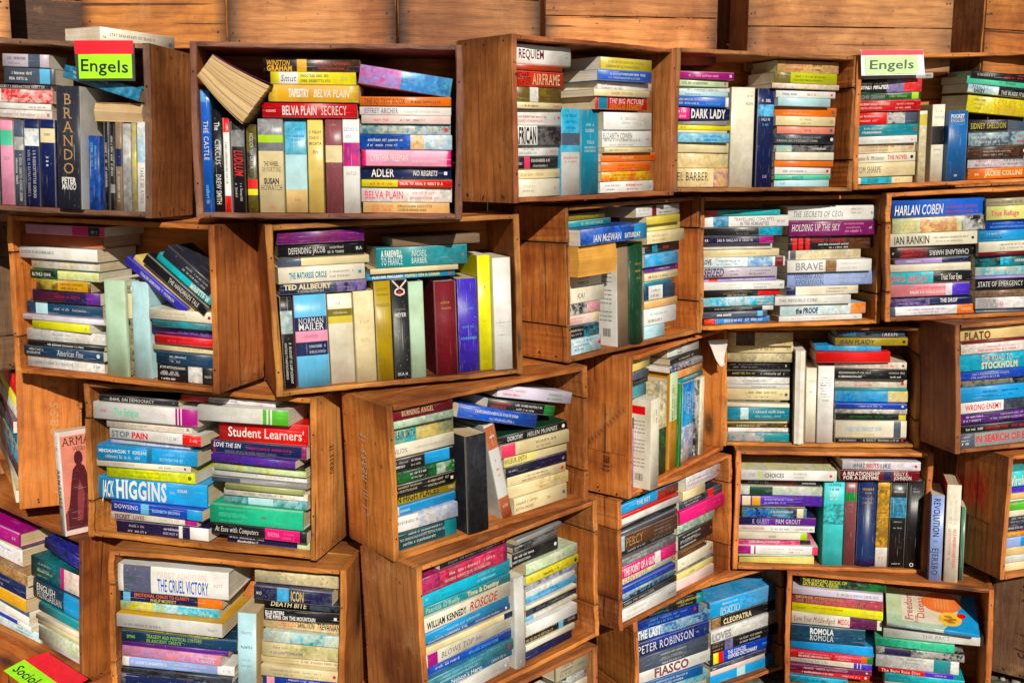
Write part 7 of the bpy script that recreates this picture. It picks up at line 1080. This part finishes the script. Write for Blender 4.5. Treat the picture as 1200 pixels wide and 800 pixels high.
def build_book(spec):
    ck,kind,bu,br,bv,ang,yaw,L,T,D,base,segs,cov,texts,flag,label=spec
    rnd=random.Random(hash((round(bu*9999),round(bv*9999),round(L*9999)))&0xffff)
    hb='b' in flag; fore='f' in flag; rd='r' in flag
    th=.0024 if hb else .0006; th=min(th,T*.2)
    bulge=(.006 if rd else .0014) if hb else .0004
    if rd: bulge=min(.009,T*.28)
    rad=min(.0021 if not hb else .0026,T*.25)
    def loc(s,t,d):
        if fore: s,d=L-s,D-d
        if kind=='u': return (t-T/2,d,L-s)
        if kind=='t': return (s-L/2,d,t-T/2)
        return (s-L/2,d,t)
    def bul(t): return -bulge*(1-(2*t/T-1)**2)
    # in the loc map s,t,d -> handedness differs between orientations
    e0=Vector(loc(.01,0,0))-Vector(loc(0,0,0));e1=Vector(loc(0,.01,0))-Vector(loc(0,0,0));e2=Vector(loc(0,0,.01))-Vector(loc(0,0,0))
    pos=e0.cross(e1).dot(e2)>0
    mb=MB()
    cb,ca=base
    def cols(c,a): return RGB[c],((*RGB[a][:3],.12 if hb else .6) if a else (0,0,0,0))
    cc,ac=cols(cb,ca)
    if cov:
        q=cov.split('~'); kc,ka=cols(q[0],q[1] if len(q)>1 else '')
    else: kc,ka=cc,ac
    out=[(D,0),(D*.5,0),(rad*1.5,0),(rad*.45,rad*.15),(.0,rad)]
    nm=5 if hb else 2
    spine=[(bul(rad+(T-2*rad)*i/nm)-bul(rad) if hb else 0,rad+(T-2*rad)*i/nm) for i in range(nm+1)]
    prof=out[:-1]+spine+[(d,T-t) for d,t in out[:-1]][::-1]
    nsp0=len(out)-1; nsp1=nsp0+nm
    inn=[(D,T-th),(th+.0005,T-th),(th+.0005,th),(D,th)]
    cuts={0,L}
    for c,a,s0,s1 in segs: cuts|={min(max(s0,0),1)*L,min(max(s1,0),1)*L}
    cuts=sorted(cuts)
    off=(rnd.uniform(0,40),rnd.uniform(0,40))
    per=[0]
    for p,q in zip(prof,prof[1:]): per.append(per[-1]+math.hypot(p[0]-q[0],p[1]-q[1]))
    rings=[[mb.addv(loc(s,t,d)) for d,t in prof] for s in cuts]
    wear=[rnd.choice([0,.05,.1,.28]) for _ in range(4)]
    def F(idx,uv,c,a,sm=False):
        if pos: idx=idx[::-1];uv=uv[::-1]
        mb.face(tuple(idx),uv,c,a,0,sm)
    for i in range(len(cuts)-1):
        sm_=(cuts[i]+cuts[i+1])/2/L; c_,a_=cc,ac
        for c,a,s0,s1 in segs:
            if s0<=sm_<=s1: c_,a_=cols(c,a)
        for j in range(len(prof)-1):
            isp=nsp0-1<=j<=nsp1
            u0,u1=cuts[i]+off[0],cuts[i+1]+off[0];v0,v1=per[j]+off[1],per[j+1]+off[1]
            if j in (nsp0-2,nsp0-1,nsp1,nsp1+1) and not fore:
                wq=wear[j%4]; kk=c_ if isp else kc; kk=tuple(kk[q]*(1-wq)+(.62,.58,.5)[q]*wq for q in range(3))+(1,)
                F((rings[i][j],rings[i+1][j],rings[i+1][j+1],rings[i][j+1]),[(u0,v0),(u1,v0),(u1,v1),(u0,v1)],kk,a_ if isp else ka,sm=isp); continue
            F((rings[i][j],rings[i+1][j],rings[i+1][j+1],rings[i][j+1]),[(u0,v0),(u1,v0),(u1,v1),(u0,v1)],*((c_,a_) if isp else (kc,ka)),sm=isp)
    ri=[[mb.addv(loc(s,t,d)) for d,t in inn] for s in (0,L)]
    pw=(.6,.57,.5,1)
    for j in range(3): F((ri[0][j],ri[1][j],ri[1][j+1],ri[0][j+1]),[(0,0)]*4,pw,(0,0,0,0))
    # ends and fore edges of the boards
    n=len(prof)
    for e,(ro,rn) in enumerate(((rings[0],ri[0]),(rings[-1],ri[1]))):
        q=[(ro[:nsp0+1]+[rn[2],rn[3]],kc),(ro[nsp0:nsp1+1]+[rn[1],rn[2]],cc),(ro[nsp1:]+[rn[0],rn[1]],kc)]
        for idx,c in q:
            idx=list(idx); 
            if e: idx=idx[::-1]
            F(idx,[(off[0]+k*.001,off[1]) for k in range(len(idx))],c,(0,0,0,0))
    F((rings[0][0],ri[0][3],ri[1][3],rings[-1][0]),[(0,0)]*4,kc,(0,0,0,0))
    F((rings[0][-1],rings[-1][-1],ri[1][0],ri[0][0]),[(0,0)]*4,kc,(0,0,0,0))
    if not fore:
        def frame(s,t,d): return loc(s,t,(bul(min(max(t,rad),T-rad))-bul(rad) if hb else 0)+d)
        for (tx,tc,s0,s1,t0,t1,fl) in texts:
            tcol=RGB[tc]
            if tx=='~': tcol=tuple(tcol[q]*.85+cc[q]*.15 for q in range(3))+(1,)
            put_text(mb,tx,frame,s0,s1,t0,t1,L,T,tcol,fl,rnd,-.0004,hb)
        if not hb and texts and kind=='h' and not segs and rnd.random()<.5:
            e_=max(q[3] for q in texts)
            if e_<.93:
                cx=L*(max(e_,.88)+1)/2; r_=min(T*.22,.0045,(L-e_*L)*.35); pcol=rnd.choice([RGB[texts[0][1]],RGB['red'],RGB['slate']]); nn=rnd.choice([4,10])
                ids=[mb.addv(frame(cx+r_*math.cos(6.2832*(q+.5)/nn),T/2+r_*math.sin(6.2832*(q+.5)/nn),-.0004)) for q in range(nn)]
                mb.face(tuple(ids),[(.1,.1)]*nn,pcol)
    if 'k' in flag:
        # printed back cover on the left board: heading, lines of small print, code bars
        def bf(s,d): return loc(s,-.0004,d)
        def strip(s0,s1,d0,d1,col):
            ids=[mb.addv(bf(a,b)) for a,b in ((s0,d0),(s1,d0),(s1,d1),(s0,d1))]; mb.face(tuple(ids),[(.1,.1)]*4,col)
        strip(L*.08,L*.17,D*.12,D*.6,RGB['redbright'] if not hb else RGB['acid'])
        for i in range(13):
            y=L*(.24+.042*i)
            if i in (4,9): continue
            x=D*.12
            while x<D*rnd.uniform(.7,.88):
                w_=rnd.uniform(.004,.013); strip(y,y+L*.012,x,x+w_,(.3,.29,.28,1)); x+=w_+.0025
        for i in range(9): strip(L*.83,L*.91,D*.15+i*.0026,D*.15+i*.0026+rnd.choice([.0008,.0016]),(.03,.03,.03,1))
    # page block
    pb=MB(); ins=.003 if hb else .0004
    s0,s1,t0,t1,d0,d1=ins,L-ins,th,T-th,th+.0006,D-ins-(.0006 if not hb else .003)
    pc={'tanpages':(.52,.36,.2,1),'creampages':(.62,.47,.26,1),'goldpages':(.66,.33,.06,1),'whitepages':(.72,.7,.64,1)}.get(cb) or rnd.choice([(.62,.52,.36,1),(.66,.57,.42,1),(.7,.64,.53,1),(.55,.43,.27,1),(.72,.68,.6,1)])
    ns=6; rip=.0006 if fore else .0
    g_=[]
    for i in range(ns+1):
        s=s0+(s1-s0)*i/ns; w_=rnd.uniform(-1,1)*rip
        g_.append([pb.addv(loc(s,t,d)) for d,t in ((d0,t0),(d0,t1),(d1+w_-.002*fore,t1),(d1+w_+.0035*fore,(t0+t1)/2),(d1+w_-.002*fore,t0))])
    po=(rnd.uniform(0,9),rnd.uniform(0,9))
    def PF(idx,uv):
        if not pos: idx=idx[::-1];uv=uv[::-1]
        pb.face(tuple(idx),uv,pc)
    vv=[(d0,t0),(d0,t1),(d1,t1),(d1,(t0+t1)/2),(d1,t0)]
    for i in range(ns):
        for j in range(5):
            k=(j+1)%5
            a0,a1=s0+(s1-s0)*i/ns+po[0],s0+(s1-s0)*(i+1)/ns+po[0]
            PF((g_[i][j],g_[i+1][j],g_[i+1][k],g_[i][k]),[(a0,vv[j][1]+po[1]),(a1,vv[j][1]+po[1]),(a1,vv[k][1]+po[1]),(a0,vv[k][1]+po[1])])
    PF(g_[0],[(d+po[0],t+po[1]) for d,t in vv]); PF(g_[-1][::-1],[(d+po[0],t+po[1]) for d,t in vv[::-1]])
    M=cm(ck)@Matrix.Translation((bu,br,bv))@Matrix.Rotation(yaw,4,'Z')@Matrix.Rotation(ang+(rnd.uniform(-.005,.005) if kind=='h' else 0),4,'Y')
    cmat=CLOTH if (hb and not segs and len(texts)<3) else GLOSS
    return mb,pb,M,cmat,hb
rest=[MB(),MB()]
BOOKOBJ={}
for spec in BOOKS:
    mb,pb,M,cmat,hb=build_book(spec)
    lab=spec[-1]
    if not lab:
        rest[0].merge(mb,M); rest[1].merge(pb,M); continue
    root=empty('hardback_book' if hb else 'paperback_book',M)
    tag(root,lab,'book','second-hand books in the crates')
    cv=mb.obj('cover',[cmat],root); pg=pb.obj('page_block',[PAGE],root)
    if 'w' in spec[14]:
        rb=MB(); L_,T_=spec[7],spec[8]
        for sgn in (-1,1):
            for i in range(6):
                pass
        pts=[(-.3,0),(-.12,.13),(.1,.16),(.22,.1),(.1,.05),(-.1,.1),(-.3,.17)]
        cw=RGB['palepink']
        def rbn(a,b,wd):
            a=Vector(a);b=Vector(b);d=(b-a).normalized();n=Vector((-d.y,d.x))*wd
            ids=[rb.addv((p.x,-.0012,p.y)) for p in (a+n,b+n,b-n,a-n)]
            rb.face(tuple(ids[::-1]),[(0,0)]*4,cw)
        z=L_
        P=[(-.42*T_,z*.995),(-.05*T_,z*.925),(.25*T_,z*.9),(.28*T_,z*.865),(0,z*.845),(-.28*T_,z*.865),(-.25*T_,z*.9),(.05*T_,z*.925),(.42*T_,z*.995)]
        for p,q in zip(P,P[1:]): rbn(p,q,.0016)
        disc(rb,(0,-.0016,z*.875),(0,-1,0),.0035,RGB['crimson'])
        rb.obj('ribbon_print',[PAPER],cv)
k=len(rest[0].v); rm=MB(); rm.merge(rest[0])
n0=len(rm.f); rm.merge(rest[1])
for i in range(n0,len(rm.f)): rm.mi[i]=1
tag(rm.obj('books',[GLOSS,PAGE]),'the many thinner and half hidden books filling out the crate piles','books',kind='stuff')
# ---------------------------------------------------------------- signs
def poly(mb,pts,f,col,th=0,mi=0):
    """flat card from (a,b) corners; f maps (a,b,depth)->xyz, th = thickness"""
    n=len(pts)
    A=[mb.addv(f(a,b,0)) for a,b in pts]; mb.face(tuple(A),[p for p in pts],col,mi=mi)
    if th:
        B=[mb.addv(f(a,b,th)) for a,b in pts]; mb.face(tuple(B[::-1]),[p for p in pts[::-1]],col,mi=mi)
        for i in range(n):
            j=(i+1)%n; mb.face((A[j],A[i],B[i],B[j]),[(0,0)]*4,col,mi=mi)
def grid(mb,P,f,col,th):
    n,m=8,4; A={};B={}
    for i in range(n+1):
        for j in range(m+1):
            u,v=i/n,j/m
            a=(P[0][0]*(1-u)+P[1][0]*u)*(1-v)+(P[3][0]*(1-u)+P[2][0]*u)*v; b=(P[0][1]*(1-u)+P[1][1]*u)*(1-v)+(P[3][1]*(1-u)+P[2][1]*u)*v
            A[i,j]=mb.addv(f(a,b,0)); B[i,j]=mb.addv(f(a,b,th))
    for i in range(n):
        for j in range(m):
            q=[(i,j),(i,j+1),(i+1,j+1),(i+1,j)]
            mb.face(tuple(A[k] for k in q),[(0,0)]*4,col,sm=True); mb.face(tuple(B[k] for k in q[::-1]),[(0,0)]*4,col,sm=True)
def words(mb,txt,f,x,y,h,wd,col,sty='sans'):
    vs,fs,w_=glyphs(txt,sty); k=len(mb.v)
    for a,b in vs: mb.addv(f(x+a*wd/w_,y+b*h,-.0006))
    for q in fs: mb.face(tuple(i+k for i in q),[(0,0)]*len(q),col)
LIME=(.36,.86,.015,1);PALELIME=(.55,.86,.36,1);REDC=(.80,.015,.03,1);INK=(.015,.015,.015,1);GREYC=(.05,.05,.055,1);WCARD=(.78,.78,.80,1)
def sign(ck,label,layers,txt):
    M=cm(ck)@Matrix.Translation((layers[0][1][0][0],0,layers[0][1][0][1]))
    root=empty('card_sign',M); x0,z0=layers[0][1][0]
    tag(root,label,'sign','language signs on the crates')
    for nm,pts,d,col,th in layers:
        mb=MB(); f=lambda a,b,e,d=d:(a-x0,d+e-.0045*math.sin((a-x0)*24+.4)-.12*max(0,b-z0+.03)**1.5,b-z0)
        grid(mb,pts,f,col,th)
        if nm=='lime_label':
            t,tx,ty,h,wd,ic=txt; words(mb,t,f,tx,ty,h,wd,ic)
        mb.obj(nm,[PAPER],root)
sign('A1','bright lime sign reading Engels with red strip on the weathered crate',
 [('backing_card',[(.3877,.3254),(.5084,.3289),(.5092,.2594),(.3931,.2555)],-.0035,GREYC,.002),
  ('red_strip',[(.389,.3300),(.5072,.3340),(.5069,.3083),(.3912,.3048)],-.0048,REDC,.0008),
  ('lime_label',[(.398,.3045),(.504,.3085),(.5051,.2639),(.3995,.2594)],-.0056,LIME,.0006)],('Engels',.404,.274,.0225,.094,INK))
sign('A5','pale green sign reading Engels on white card with red top edge',
 [('white_card',[(.002,.3482),(.177,.3461),(.1849,.2848),(.0057,.2857)],-.012,WCARD,.003),
  ('red_strip',[(.003,.3480),(.1766,.3455),(.1771,.3345),(.0034,.3356)],-.0130,(.75,.08,.10,1),.0006),
  ('lime_label',[(.0136,.3323),(.1614,.3326),(.166,.2884),(.0165,.2885)],-.0134,PALELIME,.0006)],('Engels',.026,.301,.022,.125,(.10,.11,.10,1)))
c=CRATES['E0']
M=cm('E0')@Matrix.Translation((.368,.008,c[7]+.017))@Matrix.Rotation(math.radians(-4.5),4,'Z')@Matrix.Rotation(math.radians(9),4,'X')@Matrix.Scale(.86,4)
root=empty('card_sign',M); tag(root,'lime sign starting with Sociol under a red card lying on the lower left crate','sign','language signs on the crates')
mb=MB(); f=lambda a,b,e:(a,b,.004-e)
poly(mb,[(-.005,.014),(.215,.014),(.215,.075),(.012,.072)],f,REDC,.0025); mb.obj('red_card',[PAPER],root)
mb=MB(); f=lambda a,b,e:(a,b,.0052-e)
poly(mb,[(.0,-.042),(.215,-.042),(.215,.016),(-.004,.016)],f,LIME,.0008); words(mb,'Sociologie',f,.016,-.028,.028,.185,INK); mb.obj('lime_label',[PAPER],root)
# ---------------------------------------------------------------- loose books outside the crates
def loose(L,T,D,base,segs,texts,flag,label,M,cov=''):
    spec=('A1','h',0,0,0,0,0,L,T,D,base,segs,cov,texts,flag,label)
    mb,pb,_,cmat,hb=build_book(spec)
    root=empty('hardback_book' if hb else 'paperback_book',M); tag(root,label,'book','second-hand books in the crates')
    return root,mb,pb,cmat
# paperback lying on top of the weathered crate
c=CRATES['A1']
M=cm('A1')@Matrix.Translation((.398,.075,c[7]+.0012))@Matrix.Rotation(math.radians(60),4,'Z')@Matrix.Translation((.086,0,0))
root,mb,pb,cm_=loose(.172,.036,.128,('ivory',''),[],[('~','slate',.12,.72,.3,.7,''),('~','grey',.03,.08,.3,.7,'')],'','ivory paperback lying on top of the weathered crate above the lime sign',M)
mb.obj('cover',[cm_],root); pb.obj('page_block',[PAGE],root)
# tall book with a pink picture cover beside the sharply turned crate
c=CRATES['D0']; base=cm('D0')@Vector((.47,.03,c[7]+.001)); base.x=-.993; base.y=2.28
L,T,D=.236,.024,.13
spec=('A1','u',0,0,0,0,0,L,T,D,('white','palegrey'),[],'palepink',[('ARMADALE','slate',.36,.74,.2,.75,''),('~','slate',.1,.18,.3,.7,'')],'','x')
mb,pb,_,cm_,hb=build_book(spec)
M=Matrix.Translation(base)@Matrix.Rotation(math.radians(-45),4,'Z')@Matrix.Rotation(math.radians(-2.0),4,'Y')@Matrix.Translation((-T/2,0,0))
root=empty('paperback_book',M); tag(root,'tall white spined paperback with pink cover and dark maroon figure beside turned crate','book','second-hand books in the crates')
f=lambda a,b,e:(T/2+.0005-e,a*.83,b)
DK=RGB['maroon']
def blob(pts,col,e=0): poly(mb,pts,lambda a,b,q:f(a,b,-e),col)
fl=lambda pts,col,h: poly(mb,pts,lambda a,b,q:f(a,b,-h),col)
fl([(.004,.012),(.15,.012),(.15,.225),(.004,.225)],RGB['salmon'],.0001)
fl([(.004,.012),(.15,.012),(.15,.075),(.11,.06),(.08,.085),(.05,.055),(.02,.07),(.004,.05)],(.22,.045,.05,1),.0002)
fig=[(.012,.014),(.085,.014),(.088,.06),(.076,.10),(.070,.135),(.064,.152),(.056,.158),(.042,.158),(.032,.148),(.026,.12),(.020,.085),(.012,.05)]
fl(fig,(.085,.012,.018,1),.0003)
fl([(.049+.012*math.cos(t*.524),.172+.017*math.sin(t*.524)) for t in range(12)],(.08,.012,.02,1),.0004)
fl([(.036,.03),(.05,.03),(.06,.09),(.048,.125),(.04,.085)],(.24,.04,.05,1),.0005)
fl([(.062,.03),(.072,.03),(.07,.08),(.064,.09)],(.18,.03,.04,1),.0005)
words(mb,'ARMADALE',lambda a,b,q:f(a,b,-.0004),.008,.203,.019,.14,INK,'serif'); words(mb,'Wilkie Collins',lambda a,b,q:f(a,b,-.0004),.035,.189,.010,.09,INK,'serif')
mb.obj('cover',[cm_],root); pb.obj('page_block',[PAGE],root)
# tilted large paperback showing its front cover
L,T,D=.235,.012,.165
spec=('A1','h',0,0,0,0,0,L,T,D,('white','palesky'),[('azure','',.62,1)],'palegreen',[('~','slate',.7,.95,.2,.8,'')],'','x')
mb,pb,_,cm_,hb=build_book(spec)
f=lambda a,b,e:(a-L/2,b,T+.0003-e)
def pc(pts,col,e): poly(mb,pts,lambda a,b,q:f(a,b,-e),col)
pc([(0,0),(L*.62,0),(L*.62,D*.25),(0,D*.25)],RGB['palemint'],.0001)
pc([(L*.62,.0),(L,.0),(L,D),(L*.86,D),(L*.78,D*.4)],RGB['azure'],.0001)
pc([(L*.17,D*.12),(L*.6,D*.12),(L*.7,D*.45),(L*.82,D),(L*.16,D)],RGB['ivory'],.0002)
pc([(L*.62+.052*math.cos(t*.262),D*.72+.046*math.sin(t*.262)) for t in range(24)],(.75,.17,.03,1),.0003)
pc([(L*.70+.030*math.cos(t*.262),D*.30+.030*math.sin(t*.262)) for t in range(24)],(.85,.5,.04,1),.0004)
for a,b in ((.68,.36),(.73,.30),(.67,.26),(.71,.22)): pc([(L*a+.011*math.cos(t*.52),D*b+.006*math.sin(t*.52)) for t in range(12)],(.45,.2,.015,1),.0005)
pc([(L*.83+.012*math.cos(t*.524),D*.42+.012*math.sin(t*.524)) for t in range(12)],RGB['red'],.0006)
up=lambda a,b,q:f(-b,a,-.0005)
words(mb,'Freedom',up,D*.16,-L*.29,.020,.12,(.45,.10,.09,1)); words(mb,'Disease',up,D*.24,-L*.42,.020,.11,(.55,.12,.08,1)); words(mb,'from',up,D*.1,-L*.345,.010,.03,(.45,.10,.09,1))
for k in range(5): words(mb,"lIllIIlIll",up,D*.55,-L*(.56+k*.035),.005,.05,RGB['peach'])
c=CRATES['E4']
M=cm('E4')@Matrix.Translation((.386,-.006,.2035))@Matrix.Rotation(math.radians(2.0),4,'Y')@Matrix.Rotation(math.radians(17),4,'X')
root=empty('paperback_book',M); tag(root,'tilted green, white and blue paperback showing its cover above grey pile','book','second-hand books in the crates')
mb.obj('cover',[cm_],root); pb.obj('page_block',[PAGE],root)

# curled sheet of white paper hanging from the books
mb=MB(); n=10; ids={}
for i in range(n+1):
    for j in range(n+1):
        a,b=i/n,j/n; w_=.06*(1-.8*b)
        ids[i,j]=mb.addv(((a-.5)*w_+.022*b*b+.004*math.sin(b*5),.006*math.sin(a*2.6)+.006*math.sin(b*3.1),-b*.075))
for i in range(n):
    for j in range(n): mb.face((ids[i,j],ids[i,j+1],ids[i+1,j+1],ids[i+1,j]),[(0,0)]*4,(.60,.57,.52,1),sm=True)
c=CRATES['C3']; o=mb.obj('paper_sheet',[PAPER]); o.matrix_world=cm('C3')@Matrix.Translation((c[6]-.062,-.004,c[7]-.028))@Matrix.Rotation(-.75,4,'Z')
so_=o.modifiers.new('thickness','SOLIDIFY'); so_.thickness=.0005
tag(o,'curled white paper sheet hanging at right end of the narrow turned crate','paper')
# well read paperback lying splayed over the uprights, page edges fanned towards the viewer
c=CRATES['A2']; P0=cm('A2')@Matrix.Translation((0.0790,-.02,0.2529))@Matrix.Rotation(0.6572,4,'Y')
root=empty('paperback_book',P0); tag(root,'splayed paperback with fanned yellowed pages lying over uprights, second of top row','book','second-hand books in the crates')
Lf=0.1175; r=random.Random(5); pb=MB(); n=44; dep=.10
def leafz(k,q):
    t=k/n-.5; open_=.048+.034*q**1.6
    return t*open_*1.0+ (.010*math.sin(q*2.6)*(t)) + .012*(q-.5)**2
for k in range(n):
    jit=r.uniform(-.0007,.0007); col=r.choice([(.62,.45,.24,1),(.60,.43,.22,1),(.64,.47,.26,1),(.58,.41,.21,1)]); sg=8
    thick=.05/n*.93
    rows=[]
    for i in range(sg+1):
        q=i/sg; x=(q-.5)*Lf+jit*(q); z=leafz(k,q); y=jit*1.5+.012*abs(k/n-.5)*q
        hh=(leafz(k+1,q)-z)*(1.0-(.28*q*q if r.random()<.02 else .01))
        rows.append([pb.addv((x,y,z)),pb.addv((x,y,z+hh)),pb.addv((x,y+dep,z+hh)),pb.addv((x,y+dep,z))])
    for i in range(sg):
        for a in range(4):
            b=(a+1)%4; u0,u1=i*.02,(i+1)*.02
            pb.face((rows[i][a],rows[i+1][a],rows[i+1][b],rows[i][b]),[(u0,a*.0013+k),(u1,a*.0013+k),(u1,b*.0013+k),(u0,b*.0013+k)],col)
    for rr,fl_ in ((rows[0],0),(rows[-1],1)):
        q=rr if fl_ else rr[::-1]; pb.face(tuple(q),[(0,k),(0,k+.001),(.1,k+.001),(.1,k)],col)
pb.obj('page_block',[PAGE],root)
cvb=MB()
for kk,off_,col in ((0,-.0012,RGB['sand']),(n,.0010,RGB['plum'])):
    rows=[]
    for i in range(9):
        q=i/8; x=(q-.5)*Lf*1.02; z=leafz(kk,q)+off_+(.004*q*q if kk else -.002*q*q); y=-.001+.006*q
        rows.append([cvb.addv((x,y,z)),cvb.addv((x,y,z+.0006)),cvb.addv((x,y+dep+.004,z+.0006)),cvb.addv((x,y+dep+.004,z))])
    for i in range(8):
        for a in range(4):
            b=(a+1)%4; cvb.face((rows[i][a],rows[i+1][a],rows[i+1][b],rows[i][b]),[(i*.02,a*.1),(i*.02+.02,a*.1),(i*.02+.02,b*.1),(i*.02,b*.1)],col)
cvb.obj('cover',[GLOSS],root)
